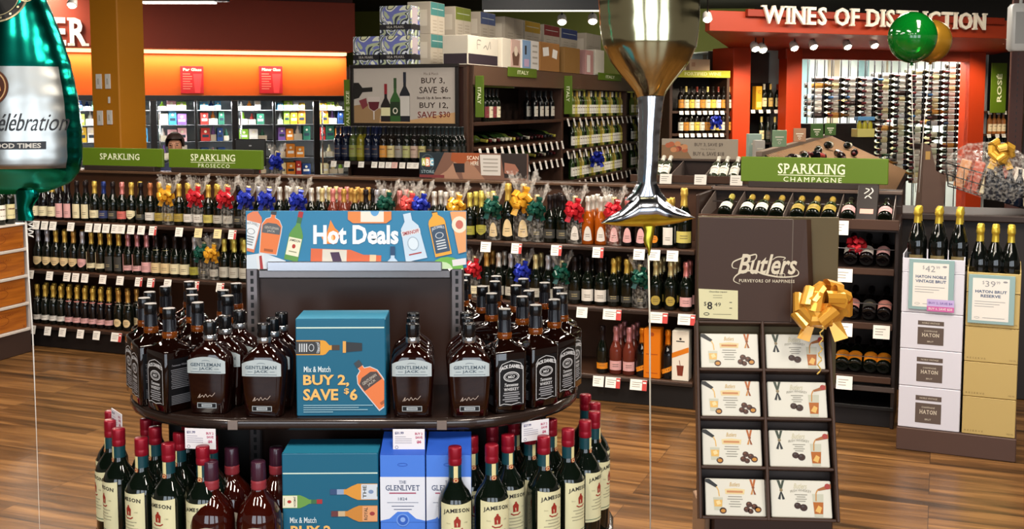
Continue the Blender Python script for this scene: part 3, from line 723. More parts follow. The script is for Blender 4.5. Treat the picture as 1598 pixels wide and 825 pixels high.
# ------------------------------------------------------------------ the champagne rack (right part of the run)
rk = thing('champagne_rack', 'dark champagne rack with slanted top bins behind the chocolate stand', 'shelf', G.o, G.a)
x0, x1 = xM + .012, xE
zl = G.hit(1240, 338, -.02)[1]; zt2 = zTop
m = MB(); m.box(x0, .44, .02, x1, .50, zt2, DBROWN, .004); m.box(x0, .38, zt2 - .02, x1, .54, zt2, mat('#5b4a40', .4), .004); m.obj('back_panel', rk)
for x in (x0, x1 - .02):
    m = MB(); m.box(x, .01, 0, x + .02, .44, zl - .05, mat('#211815', .45), .003); m.obj('side_panel', rk)
m = MB(); m.loft([(0, .001, .001, 0), (.001, .001, .001, 0)], DBROWN, 1)
m = MB(); sl = (zt2 - .03 - (zl - .05)) / .46
def slab(m, x0, x1, y0, z0, y1, z1, th, mt): m.add([(x0, y0, z0), (x1, y0, z0), (x1, y1, z1), (x0, y1, z1), (x0, y0, z0 - th), (x1, y0, z0 - th), (x1, y1, z1 - th), (x0, y1, z1 - th)],
    [(0, 1, 2, 3), (7, 6, 5, 4), (0, 4, 5, 1), (1, 5, 6, 2), (2, 6, 7, 3), (3, 7, 4, 0)], mt)
slab(m, x0, x1, -.02, zl - .05, .44, zl - .01, .015, DBROWN); m.obj('bin_floor', rk)
m = MB(); m.box(x0, -.035, zl - .055, x1, -.02, zl + .0, SHF, .003); lipo = m.obj('front_lip', rk)
divx = [G.hit(p, 333, -.02)[0] for p in (1094, 1142.5, 1222, 1306, 1392.5)]
for x in divx:
    m = MB(); m.add([(x, -.02, zl - .04), (x, .43, zl - .02), (x, .43, zt2 - .015), (x, -.02, zl + .012), (x + .004, -.02, zl - .04), (x + .004, .43, zl - .02), (x + .004, .43, zt2 - .015), (x + .004, -.02, zl + .012)],
        [(3, 2, 1, 0), (4, 5, 6, 7), (3, 7, 6, 2), (0, 4, 7, 3)], mat('#6f625b', .35)); m.obj('divider', rk)
m = MB(); m.tube([(x0, .30, zl + .045), (x1, .30, zl + .045)], .003, STEEL); m.obj('bin_rail', rk)
for px in (1108, 1150, 1235, 1312): put_tag(lipo, G.hit(px, 345, -.03)[0], -.03, zl - .01, 'r' if px == 1150 else 'w', .085, .075)
# bottles lying neck-up in the bins
def lying(mk, key, px, py, yl, z, tilt, lab, grp, sc=None):
    x, _ = G.hit(px, py, yl)
    use(key, mk, G.w(x, yl, z), 0, lab, 'bottle', grp, rot=(Matrix.Rotation(G.a, 3, 'Z') @ Matrix.Rotation(-tilt, 3, 'X')).to_euler(), scale=sc)
g2 = 'champagne bottles lying in the top bins'
BN = ['first', 'second', 'third', 'fourth']
for px, foil, lab, b, k in ((1130, 'yellow', 'white', 0, 0), (1163, 'gold', 'white', 1, 0), (1186, 'gold', 'white', 1, 1), (1211, 'gold', 'white', 1, 2), (1243, 'gold', 'gold', 2, 0), (1268, 'gold', 'gold', 2, 1), (1293, 'gold', 'gold', 2, 2), (1323, 'black', 'pink', 3, 0), (1381, 'black', 'pink', 3, 1)):
    key = ('cham', foil, lab, 'wide', 'g', None, False, None)
    lying(cham(FO[foil], LB[lab], 'wide'), key, px, 324, .03, zl - .0, R(74), f'champagne bottle with {foil} foil lying {nth(k)} from left in the {BN[b]} top bin', g2)
x, _ = G.hit(1352, 318, .08); m = MB(); m.box(-.055, 0, 0, .055, .04, .27, mat('#2c2624', .45), .003); P = front(-.055, -.0006, 0)
for s_ in ([(0.035, .2), (.06, .23), (.04, .24)], [(.06, .19), (.08, .22), (.07, .245)], [(.04, .165), (.055, .185), (.075, .165)]): m.stroke(spline(s_, 4), .006, mat('#cfc8bd', .5), P)
m.rect(.02, .05, .09, .085, mat('#dba090', .5), P)
o = m.obj('gift_box', None, G.w(x, .06, zl - .015), 0); o.rotation_euler = (Matrix.Rotation(G.a, 3, 'Z') @ Matrix.Rotation(-R(48), 3, 'X')).to_euler()
tag(o, 'dark gift box with pale brush marks leaning in the last top bin', 'box')
# slanted lower shelves
lows = [G.hit(1355, q, 0)[1] for q in (418, 503, 586)]
for k, z in enumerate(lows):
    m = MB(); slab(m, x0 + .02, x1 - .02, -.0, z - .02, .44, z + .08, .012, mat('#241b18', .45)); m.box(x0 + .02, -.014, z - .035, x1 - .02, 0, z + .0, SHF, .003); m.tube([(x0 + .02, .02, z + .10), (x1 - .02, .02, z + .10)], .0025, STEEL)
    sh = m.obj('slanted_shelf', rk)
    for px in ((1318,), (1376, 1318), (1318,))[k][:1 if k != 1 else 2]: put_tag(sh, G.hit(px, (425, 508, 592)[k], -.01)[0], -.004, z - .008, 'w', .085, .07)
m = MB(); m.box(x0, .03, 0, x1, .44, .10, mat('#141011', .5), .004); m.box(x0, -.0, .20, x1, .03, .23, mat('#4d423d', .4), .003); m.box(x0, 0, .1, x1, .02, .12, BLACK, .002); m.obj('base', rk)
lowb = [(0, 1327, 'd', 'white', None, 'with red ribbon'), (0, 1352, 'd', 'white', None, 'with pale label'), (0, 1378, 'd', 'pink', None, 'with pink label'),
        (1, 1330, 'd', 'rose', None, 'with dull red label'), (1, 1356, 'd', 'dark', None, 'with dark label'), (1, 1380, 'd', 'rose', None, 'with dull pink label'),
        (2, 1314, 'g', 'orange', None, 'with orange label'), (2, 1334, 'g', 'orange', None, 'with orange label'), (2, 1358, 'g', 'orange', None, 'with orange label'), (2, 1379, 'g', 'orange', None, 'with orange label')]
rbw = bow(GC['red'], .06, 4, 14, 2, .4).obj('gift_bow', None, G.w(G.hit(1334, 392, .06)[0], .075, lows[0] + .115)); tag(rbw, 'dark red gift bow on the bottles of the first slanted shelf', 'bow')
cnt = {}
for k, px, gl, lab, gift, w_ in lowb:
    i = cnt.get(k, 0); cnt[k] = i + 1; key = ('cham', 'black', lab, 'wide', gl, gift, False, None)
    lying(cham(FO['black'], LB[lab], 'wide', gl, GC.get(gift)), key, px, (395, 480, 560)[k], .045, lows[k] + .037, R(68), f'champagne bottle {w_} lying {nth(i)} from left on the {BN[k]} slanted shelf', 'champagne bottles on the slanted shelves')

# ------------------------------------------------------------------ green aisle signs on top of the run
def green_sign(name, px0, px1, py0, py1, lines, label, yl=.47, fr=G, kick=True, z0=None):
    x0, z1 = fr.hit(px0, py0, yl); x1, zb = fr.hit(px1, py1, yl); z0 = zTop + .0005 if z0 is None else z0
    root = thing('aisle_sign', label, 'sign', fr.w((x0 + x1) / 2, yl, z0), fr.a)
    w_ = x1 - x0; h = z1 - z0; m = MB(); m.box(-w_ / 2, -.012, .03, w_ / 2, .012, h, GREENSIGN, .004); P = front(-w_ / 2, -.0128, 0)
    for s, u0, v0, u1, v1, slab_ in lines: m.text(s, w_ * u0, h * v0, w_ * u1, h * v1, SIGNTXT, P, 0, bold=.012 if slab_ else 0, slab=slab_, sp=1.3)
    if len(lines) > 1: m.rect(w_ * lines[0][1], h * (lines[1][4] + .05), w_ * lines[0][3], h * (lines[1][4] + .07), SIGNTXT, P)
    m.obj('sign_panel', root); m = MB(); m.box(-w_ / 2 + .05, -.05, 0, w_ / 2 - .05, .03, .035, mat('#2a1f1a', .5), .003); m.obj('sign_foot', root)
green_sign('s', 129, 256, 230, 266, [('SPARKLING', .23, .48, .72, .76, True)], 'green aisle sign reading SPARKLING, beside the teal balloon')
green_sign('s', 264, 411, 232, 268, [('SPARKLING', .245, .50, .72, .80, True), ('PROSECCO', .325, .22, .66, .38, False)], 'green aisle sign reading SPARKLING PROSECCO, in front of the person')
green_sign('s', 1157, 1386, 244, 284, [('SPARKLING', .26, .46, .715, .80, True), ('CHAMPAGNE', .30, .20, .695, .36, False)], 'wide green aisle sign reading SPARKLING CHAMPAGNE, above the champagne bins')
# ------------------------------------------------------------------ flat art helpers
def clip(pts, x0, y0, x1, y1):
    for ax, lim, sg in ((0, x0, 1), (0, x1, -1), (1, y0, 1), (1, y1, -1)):
        out = []
        for i in range(len(pts)):
            a, b = pts[i - 1], pts[i]; ia = (a[ax] - lim) * sg >= 0; ib = (b[ax] - lim) * sg >= 0
            if ia != ib: t = (lim - a[ax]) / (b[ax] - a[ax]); out.append((a[0] + (b[0] - a[0]) * t, a[1] + (b[1] - a[1]) * t))
            if ib: out.append(b)
        pts = out
        if not pts: return []
    return pts
def pxplane(Y, loc=(0, 0, 0)):
    loc = Vector(loc)
    def P(u, v, w=0): q = at_y(u, v, Y) - loc; return (q.x, q.y - w, q.z)
    return P
class Art:
    """pictures of bottles etc. in photo-like units (v down) inside a clipping rectangle"""
    def __init__(s, mb, P, rect, w=.0004): s.mb = mb; s.P = P; s.r = rect; s.w = w; s.k = 0
    def poly(s, pts, col, o=(0, 0), ang=0, sc=1):
        c, q = math.cos(R(ang)), math.sin(R(ang)); p = [(o[0] + sc * (x * c - y * q), o[1] + sc * (x * q + y * c)) for x, y in pts]
        p = clip(p, *s.r); s.k += 1
        if len(p) > 2: s.mb.poly(p, mat(col, .5), s.P, s.w + s.k * .00007)
    def ell(s, cx, cy, rx, ry, col, o, ang, sc, n=16): s.poly([(cx + rx * math.cos(2 * PI * i / n), cy + ry * math.sin(2 * PI * i / n)) for i in range(n)], col, o, ang, sc)
    def text(s, t, x0, y0, x1, y1, col, o=(0, 0), ang=0, sc=1, bold=0, italic=0, slab=False, arch=0):
        c, q = math.cos(R(ang)), math.sin(R(ang)); s.k += 1; w = s.w + s.k * .00007
        P = lambda u, v, w=0: s.P(o[0] + sc * (u * c - v * q), o[1] + sc * (u * q + v * c), w)
        s.mb.text(t, x0, y1, x1, y0, mat(col, .5), P, w, bold, italic, slab, arch=-arch)
def a_square(A, o, ang, sc, liq='#e08a4a', lab='#37393c', cap='#4a3d33', txt='#c9cfd4', style='sq'):   # square whiskey bottle, 26 wide, 100 tall, neck up (-y)
    A.poly([(-5, -50), (5, -50), (5, -28), (14, -20), (16, -14), (16, 50), (-16, 50), (-16, -14), (-14, -20), (-5, -28)], liq, o, ang, sc)
    A.poly([(-5.5, -50), (5.5, -50), (5.5, -33), (-5.5, -33)], cap, o, ang, sc)
    A.poly([(-14, -8), (14, -8), (14, 44), (-14, 44)], lab, o, ang, sc)
    A.text("JACK DANIEL'S", -12, -5, 12, 2, txt, o, ang, sc, bold=.03, arch=3)
    A.ell(0, 11, 8, 6, txt, o, ang, sc); A.ell(0, 11, 6.5, 4.8, lab, o, ang, sc)
    for k in range(4): A.poly([(-9, 20 + 5 * k), (9, 20 + 5 * k), (9, 22.5 + 5 * k), (-9, 22.5 + 5 * k)], txt, o, ang, sc)
def a_flask(A, o, ang, sc, liq='#e07b45', band='#5c5f63', cap='#3c4248'):   # gentleman style, 42 wide 90 tall
    A.poly([(-5, -45), (5, -45), (5, -30), (14, -26), (21, -14), (21, 0), (18, 45), (-18, 45), (-21, 0), (-21, -14), (-14, -26), (-5, -30)], '#c9cfd6', o, ang, sc)
    A.poly([(-4, -36), (4, -36), (4, -29), (13, -25), (19.5, -14), (19.5, 0), (16.5, 43), (-16.5, 43), (-19.5, 0), (-19.5, -14), (-13, -25), (-4, -29)], liq, o, ang, sc)
    A.poly([(-5.5, -46), (5.5, -46), (5.5, -35), (-5.5, -35)], cap, o, ang, sc)
    A.poly([(-18, -12), (-9, -18), (9, -18), (18, -12), (18, 3), (-18, 3)], band, o, ang, sc)
    A.text('GENTLEMAN', -14, -11, 14, -6, '#c9c2b4', o, ang, sc); A.text('JACK', -8, -4, 8, 1, '#c9c2b4', o, ang, sc)
    A.poly([(-9, 34), (9, 34), (9, 39), (-9, 39)], '#a35a34', o, ang, sc)
def a_round(A, o, ang, sc, body='#5f8f4a', lab='#e8e4c8', cap='#a83236', txt='JAMESON', emb='#b0342c', neck='#3f6f4a'):   # round bottle 28 wide 100 tall
    A.poly([(-4.5, -50), (4.5, -50), (4.5, -22), (10, -12), (14, -2), (14, 50), (-14, 50), (-14, -2), (-10, -12), (-4.5, -22)], body, o, ang, sc)
    A.poly([(-4.8, -50), (4.8, -50), (4.8, -38), (-4.8, -38)], cap, o, ang, sc); A.poly([(-4.6, -38), (4.6, -38), (4.6, -26), (-4.6, -26)], neck, o, ang, sc)
    A.poly([(-13, 4), (13, 4), (13, 40), (-13, 40)], lab, o, ang, sc); A.text(txt, -11, 7, 11, 13, '#3a3a30', o, ang, sc, bold=.02)
    A.ell(0, 21, 3.5, 4.5, emb, o, ang, sc); A.poly([(-8, 31), (8, 31), (8, 33), (-8, 33)], '#8d9070', o, ang, sc)

# ------------------------------------------------------------------ foreground: four-way whiskey display
ZU, ZL = 1.0, .633
CX0, CX1, CY = -.669, -.168, 2.975
METAL = mat('#4b3f3b', .28, .35); EDGE = mat('#3a2c26', .3, .2)
def stadium(r, n=16, x0=CX0, x1=CX1):
    p = []
    for i in range(n + 1): t = -PI / 2 + PI * i / n; p.append((x1 + r * math.cos(t), CY + r * math.sin(t)))
    for i in range(n + 1): t = PI / 2 + PI * i / n; p.append((x0 + r * math.cos(t), CY + r * math.sin(t)))
    return p
OD = Vector((-.4185, CY, 0))
disp = thing('whiskey_display', 'dark brown rounded four-way display full of whiskey bottles in the foreground', 'display', OD)
def deck(r, z, th, name):
    m = MB(); rings = []
    for rr, zz in ((r - .012, z - th), (r - .002, z - th + .003), (r, z - th * .6), (r, z - .008), (r - .003, z - .001), (r - .012, z)):
        rings.append([(x - OD.x, y - OD.y, zz) for x, y in stadium(rr)])
    vs = [p for g in rings for p in g]; k = len(rings[0]); fs = []
    for i in range(len(rings) - 1):
        for j in range(k): fs.append((i * k + j, i * k + (j + 1) % k, (i + 1) * k + (j + 1) % k, (i + 1) * k + j))
    m.add(vs, fs, mat('#2e221d', .22, .25, coat=.4), True)
    m.add(rings[-1], [tuple(range(k))], mat('#241713', .16, coat=.3)); m.add(rings[0], [tuple(range(k))[::-1]], DBROWN); return m.obj(name, disp)
up = deck(.345, ZU, .030, 'upper_shelf'); lo = deck(.445, ZL, .035, 'lower_shelf')
# trim joints in the shelf edge
for x in (CX0, CX1): m = MB(); m.box(x - OD.x - .012, CY - .3475 - OD.y, ZU - .026, x - OD.x + .012, CY - .344 - OD.y, ZU - .004, mat('#8d7f77', .3, .6), .001); m.obj('edge_clip', up)
m = MB(); m.box(CX0 - OD.x - .1, -.15, 0, CX1 - OD.x + .1, .15, ZL - .036, mat('#1a1311', .5), .01); m.obj('pedestal', disp)
m = MB(); m.box(CX0 - OD.x - .26, -.01, ZL, CX1 - OD.x + .26, .01, ZU - .031, mat('#150f0d', .5), .004); m.obj('added_dark_panel', disp)  # dark panel added so the space between the decks reads as shaded
pl, pr = at_y(402, 500, 2.94).x, at_y(704, 500, 2.94).x; ztp = at_y(550, 421, 2.94).z
m = MB(); m.box(pl - OD.x, -.012, ZL, pr - OD.x, .012, ztp - .02, mat('#38241c', .30, .2, var=.05), .002); m.obj('back_panel', disp)
m = MB(); m.box(pl - OD.x, -.022, ztp - .026, pr - OD.x, .022, ztp, mat('#8c8584', .25, .8), .004); m.obj('top_bar', disp)
for sx, xx in ((-1, at_y(393.5, 500, 2.94).x), (1, at_y(713, 500, 2.94).x)):
    m = MB(); m.box(xx - OD.x - .017, -.028, ZL, xx - OD.x + .017, .028, ztp + .004, mat('#7d7473', .28, .75), .004); u = m.obj('upright', disp)
    s = MB(); P = front(xx - OD.x, -.0285, 0)
    for k in range(34): z = ZL + .02 + k * .0215; s.rect(-.004, z, .004, z + .013, BLACK, P)
    s.obj('slots', u)
# Hot Deals header card in its channel
YS = 2.90
hl = at_y(385, 418, YS); hr = at_y(728, 329, YS)
loc = Vector(((hl.x + hr.x) / 2, YS, hl.z))
root = thing('header_sign', 'blue Hot Deals sign with printed liquor bottles on top of the whiskey display', 'sign', loc)
m = MB(); m.box(hl.x - loc.x, .0, 0, hr.x - loc.x, .006, hr.z - hl.z, mat('#2e7da6', .45), .001)
P = pxplane(YS, loc); A = Art(m, P, (385.5, 329.5, 727.5, 419))
a_flask(A, (423, 362), 8, .78); a_round(A, (462, 368), 12, .78, body='#5f9448'); A.poly([(0, -17), (7, -4), (12, 0), (14, 10), (9, 20), (-9, 20), (-14, 10), (-10, 0), (-6, 4)], '#f08a3c', (516, 360), 0, 1.0)
A.poly([(0, -4), (5, 6), (5, 14), (-6, 14), (-5, 6)], '#f6c58a', (516, 364), 0, .9)
A.text('Hot Deals', 489, 351, 622, 381, '#eef2f4', bold=.035)
A.poly([(-48, -13), (14, -13), (34, -6), (62, -6), (62, 6), (34, 6), (14, 13), (-48, 13)], '#d96a44', (533, 402), 2, 1); A.poly([(-30, -12.5), (8, -12.5), (8, 12.5), (-30, 12.5)], '#d9d2c4', (533, 402), 2, 1); A.poly([(-18, -8), (-4, -9), (2, 9), (-12, 10)], '#4a3550', (533, 402), 2, 1); A.poly([(44, -6.5), (54, -6.5), (54, 6.5), (44, 6.5)], '#e2c7a0', (533, 402), 2, 1)
a_square(A, (394, 352), 14, .8, liq='#d97f5a', lab='#dfe3e6', txt='#8a8f94')
A.poly([(-22, -10), (22, -10), (26, 4), (20, 16), (-20, 16)], '#d9dde0', (574, 332), 0, 1); A.poly([(-34, -26), (34, -26), (34, 12), (26, 18), (-26, 18), (-34, 12)], '#df8648', (577, 330), 0, 1); A.poly([(-14, -26), (22, -26), (22, 14), (-14, 14)], '#e4ded0', (577, 332), 0, 1); A.ell(8, -4, 7, 9, '#5f9fd0', (577, 332), 0, 1)
A.poly([(-6, -34), (6, -34), (6, -22), (14, -12), (17, 40), (-17, 40), (-14, -12), (-6, -22)], '#c4d6e6', (642, 366), -12, 1.0); A.poly([(-15, -8), (15, -8), (15, 0), (-15, 0)], '#d7dbe0', (642, 366), -12, 1)
A.text('SMIRNOFF', -13, -7, 13, -1, '#a83a3a', (642, 366), -12, 1, bold=.03); A.ell(0, 14, 9, 11, '#9fb0c0', (642, 366), -12, 1); A.ell(0, 14, 7.5, 9.5, '#d6e2ec', (642, 366), -12, 1); A.poly([(-10, 29), (10, 29), (10, 31), (-10, 31)], '#a83a3a', (642, 366), -12, 1)
a_square(A, (684, 358), -12, .82, liq='#e8a53a', lab='#3c4f66'); A.poly([(-16, -26), (16, -30), (20, 36), (-12, 40)], '#e2a06a', (722, 354), -8, 1); A.ell(-1, -2, 12, 13, '#e8dcc4', (718, 352), 0, 1); A.ell(-1, -2, 6, 7, '#c46a5a', (718, 352), 0, 1)
A.poly([(-12, 16), (-9, 0), (-3, -6), (-3, -22), (3, -22), (3, -6), (9, 0), (12, 16)], '#bcd0e4', (613, 408), 0, 1); A.poly([(-3.6, -24), (3.6, -24), (3.6, -10), (-3.6, -10)], '#2c4a6e', (613, 408), 0, 1)
A.poly([(-30, -14), (0, -18), (34, -6), (40, 14), (-30, 26)], '#cdd8e2', (412, 412), 0, 1); A.poly([(-12, -14), (0, -18), (4, 14), (-8, 14)], '#d8dce0', (412, 412), 0, 1); A.poly([(-7, -13), (-3, -14), (0, 12), (-5, 12)], '#a83a3a', (412, 412), 0, 1)
A.ell(0, 12, 26, 20, '#6fae4a', (698, 408), 0, 1); A.ell(-3, 14, 16, 14, '#c4dcae', (694, 408), 0, 1); A.poly([(-14, -5), (10, -5), (10, 5), (-14, 5)], '#dfd9da', (720, 408), -8, 1)
for k in range(3): A.poly([(-20, -9), (20, -9), (20, 9), (-20, 9)], '#2e7da6', (-99, -99))
m.obj('sign_card', root)
c = MB(); c0 = at_y(418, 407, YS); c1 = at_y(690, 420, YS); c.box(c0.x - loc.x, -.012, c1.z - loc.z - .004, c1.x - loc.x, -.002, c0.z - loc.z, mat('#b9bcc4', .22, .8), .002); c.obj('sign_channel', root)
# shelf-edge price cards
def price_card(px, py, Y, ang, label, par, buy=True, txt='$31.99'):
    q = at_y(px, py, Y); m = MB(); w_, h = .076, .050; m.box(-w_ / 2, -.002, -h / 2, w_ / 2, 0, h / 2, mat('#e9e6ea', .4), .0008); P = front(-w_ / 2, -.0023, -h / 2)
    m.text(txt, .005, .037, .026, .044, mat('#4a4a78', .5), P, 0, bold=.03)
    for k in range(4): m.rect(.005, .031 - k * .005, .045 - (k == 0) * .014, .0325 - k * .005, mat('#a9a6b4', .5), P)
    m.ring(.009, .006, .004, mat('#6f6c80'), P, 0, .001, n=12)
    if buy:
        m.text('BUY 2', .053, .036, .071, .042, mat('#b8456a', .5), P, 0, bold=.03); m.text('SAVE', .054, .027, .071, .033, mat('#b8456a', .5), P, 0, bold=.03); m.text('$6', .057, .015, .068, .023, mat('#b8456a', .5), P, 0, bold=.05)
    o = m.obj('price_card', par, (q.x - OD.x, q.y - OD.y, q.z), ang, label); return o
price_card(313, 684, 2.622, R(-6), 'white price card at the left bend', up); price_card(638, 685, 2.62, 0, 'white price card below the middle bottle', up, True, '$31.99'); price_card(835, 671, 2.715, R(27), 'white price card on the right curve', up, True, '$27.99')
price_card(183, 656, 2.80, R(-52), 'white price card seen edge-on', up)

# ---- whiskey bottles
DARKAMB = mat('#160603', .05, trans=.3, coat=.5); NECKAMB = mat('#8a430c', .05, trans=.5, coat=.4); BLKPL = mat('#0c0c0e', .22, coat=.3); LABK = mat('#0d0d10', .4)
LW = mat('#cfcfd0', .45)
def jd():
    m = MB(); m.loft([(0, .038, .038, .008), (.004, .0425, .0425, .009), (.147, .0425, .0425, .009), (.153, .041, .041, .011), (.164, .030, .030, .020), (.171, .0215, .0215, .0215), (.177, .0178, .0178, .0178)], DARKAMB, 4)
    o = m.obj('whiskey_bottle')
    m = MB(); m.lathe([(.0172, .176), (.0185, .180), (.0185, .190), (.0162, .194)], NECKAMB, 20); m.obj('amber_neck', o)
    m = MB(); m.lathe([(.0168, .1935), (.0155, .205), (.0145, .2245)], mat('#15151a', .25), 20)
    for i in range(8):
        t = 2 * PI * i / 8; m.box(-.0012, -.0165, .196, .0012, -.0145, .222, mat('#2a2a30', .3), .0005, Matrix.Rotation(t, 4, 'Z'))
    m.obj('neck_sleeve', o)
    m = MB(); m.lathe([(.0150, .2245), (.0158, .226), (.0158, .248), (.0148, .25), (0, .25)], BLKPL, 22); m.lathe([(.0146, .2502), (0, .2503)], mat('#8f8a86', .5), 22); m.obj('cap', o)  # grey top disc paints the reflection on the black cap
    m = MB(); P = front(0, -.0428, 0); m.rect(-.034, .018, .034, .132, LABK, P)
    m.stroke([(-.031, .021), (-.031, .112), (-.024, .122), (-.012, .126), (0, .129), (.012, .126), (.024, .122), (.031, .112), (.031, .021), (.02, .024), (0, .02), (-.02, .024), (-.031, .021)], .0016, LW, P, .0003)
    m.text("JACK DANIEL'S", -.030, .103, .030, .115, LW, P, .0004, bold=.05, arch=.006)
    m.disc(0, .090, .021, LW, P, .0004, .0125); m.disc(0, .090, .0185, LABK, P, .0006, .0102); m.ring(0, .09, .0165, LW, P, .0007, .001, .0085); m.text('OLD', -.005, .095, .005, .0975, LW, P, .0008); m.text('NO.7', -.009, .086, .009, .093, LW, P, .0008, bold=.05)
    m.text('Tennessee', -.018, .066, .018, .074, LW, P, .0004, italic=.35, bold=.02); m.text('WHISKEY', -.02, .055, .02, .063, LW, P, .0004, slab=True, bold=.03)
    for k, hw in enumerate((.020, .022, .018, .023, .017)): m.rect(-hw, .049 - k * .0052, hw, .0515 - k * .0052, mat('#9c9ca0'), P, .0004)
    m.obj('front_label', o)
    for s, P in ((-1, left(-.0428, 0, 0)), (1, lambda u, v, w=0: (.0428 + w, u, v))):
        m = MB(); m.rect(-.034, .018, .034, .132, LABK, P)
        m.text('Tennessee Whiskey', -.024, .112, .024, .118, mat('#8f8f96'), P, .0004, italic=.3)
        for k in range(11): m.rect(-.027 + (k % 3) * .001, .104 - k * .0045, .027 - (k % 4) * .003, .1058 - k * .0045, mat('#77777c'), P, .0004)
        for k in range(6): m.rect(-.027, .04 - k * .004, .027, .0415 - k * .004, mat('#77777c'), P, .0004)
        m.obj('side_label', o)
    return o
def gj():
    m = MB(); m.loft([(0, .042, .026, .014), (.004, .0455, .0295, .015), (.06, .0485, .031, .015), (.112, .0525, .032, .016), (.132, .052, .032, .018), (.146, .046, .031, .022), (.158, .034, .028, .024), (.166, .023, .022, .02), (.172, .0165, .0165, .0165), (.180, .0155, .0155, .0155)], mat('#220905', .05, trans=.3, coat=.5), 5)
    o = m.obj('whiskey_bottle')
    m = MB(); m.lathe([(.0162, .178), (.0172, .180), (.0172, .189), (.016, .191)], mat('#b9babd', .2, .9), 20); m.obj('silver_collar', o)
    m = MB(); m.lathe([(.0152, .191), (.0162, .193), (.0162, .221), (.0152, .224), (0, .224)], BLKPL, 22); m.obj('cap', o)
    m = MB(); P = lambda u, v, w=0: (u, -.0327 - w + .35 * max(0, abs(u) - .038) ** 1.0 * 1.0, v)
    gl = mat('#b9c4c6', .3, .25); patch(m, gl, P, -.0475, .0475, lambda q: .101, lambda q: .131 + .011 * math.cos(q * PI / 2) ** .7, 14, .0003)
    g = mat('#4a5a66', .5); m.text('GENTLEMAN', -.038, .119, .038, .127, g, P, .0009, slab=True, bold=.02); m.text('JACK', -.017, .1085, .017, .1165, g, P, .0009, slab=True, bold=.02)
    m.rect(-.038, .105, .038, .1058, g, P, .0009, 6); m.ring(0, .131, .010, g, P, .0009, .0008, .003, a0=0, a1=.5); m.rect(-.033, .112, -.021, .1128, g, P, .0009); m.rect(.021, .112, .033, .1128, g, P, .0009)
    m.obj('arched_label', o)
    m = MB(); P = front(0, -.0318, 0); m.rect(-.024, .0155, .024, .0285, mat('#a9b0b4', .4), P, -.0001); m.rect(-.0225, .017, .0225, .027, LABK, P, .0002); m.rect(-.013, .0185, .013, .0255, mat('#a9b0b4', .4), P, .0004); m.text('TENNESSEE', -.011, .0205, .011, .0235, INK, P, .0006, bold=.02)
    m.obj('lower_badge', o)
    m = MB(); m.stroke(spline([(-.022, .040), (-.016, .050), (-.018, .041), (-.010, .047), (-.007, .042), (-.002, .050), (.002, .043), (.008, .048), (.013, .045), (.021, .054)], 4), .0012, mat('#b9a79a', .5), front(0, -.0321, 0)); m.obj('signature', o)
    return o
def jm():
    g = mat('#0b130c', .05, trans=.1, coat=.5)
    m = MB(); m.lathe([(.02, .006), (.036, 0), (.041, .005), (.041, .178), (.0395, .192), (.033, .208), (.0215, .224), (.0165, .235), (.0145, .25), (.0142, .272)], g, 28); o = m.obj('whiskey_bottle')
    m = MB(); m.lathe([(.0158, .232), (.0152, .25), (.0152, .273)], mat('#123f48', .35), 22); m.obj('blue_green_neck_band', o)
    m = MB(); m.lathe([(.0152, .272), (.0162, .274), (.0162, .286), (.0155, .288), (.0162, .29), (.0162, .311), (.0152, .3145), (0, .3145)], mat('#8f1226', .3, .25), 22); m.obj('red_screw_cap', o)
    m = MB(); P = cyl(.0157); cr = mat('#dfd39a', .5); patch(m, cr, P, -.005, .005, lambda q: .236, lambda q: .272, 3); m.disc(0, .238, .0062, mat('#b5442c', .5), lambda u, v, w=0: cyl(.0163)(u, v, w), .0012); m.disc(0, .238, .0045, cr, lambda u, v, w=0: cyl(.0163)(u, v, w), .0016); m.disc(0, .238, .0028, mat('#b5442c', .5), lambda u, v, w=0: cyl(.0163)(u, v, w), .002); m.obj('neck_strip', o)
    m = MB(); P = cyl(.0412); patch(m, mat('#ddd8ae', .5), P, -.042, .042, lambda q: .062, lambda q: .188 + .003 * q * q, 14, .0002)
    m.text('JAMESON', -.0335, .163, .0335, .175, mat('#2b2a26', .5), P, .0008, slab=True, bold=.03, arch=.004)
    rd = mat('#9c2f22', .5); m.poly([(-.007, .134), (.007, .134), (.008, .150), (.004, .155), (-.004, .155), (-.008, .150)], rd, P, .0008); m.disc(0, .157, .003, rd, P, .0008); m.stroke([(-.013, .131), (-.006, .127), (.006, .127), (.013, .131)], .003, rd, P, .0008)
    gy = mat('#9a967c', .5); m.text('Since', -.026, .142, -.016, .145, gy, P, .0008); m.text('1780', .017, .142, .026, .145, gy, P, .0008)
    for k, hw in enumerate((.022, .016, .026, .024)): m.rect(-hw, .118 - k * .008, hw, .1198 - k * .008, gy, P, .0008, 4)
    m.rect(-.042, .068, .042, .0695, mat('#2f5a48'), P, .0008, 10); m.obj('front_label', o)
    return o
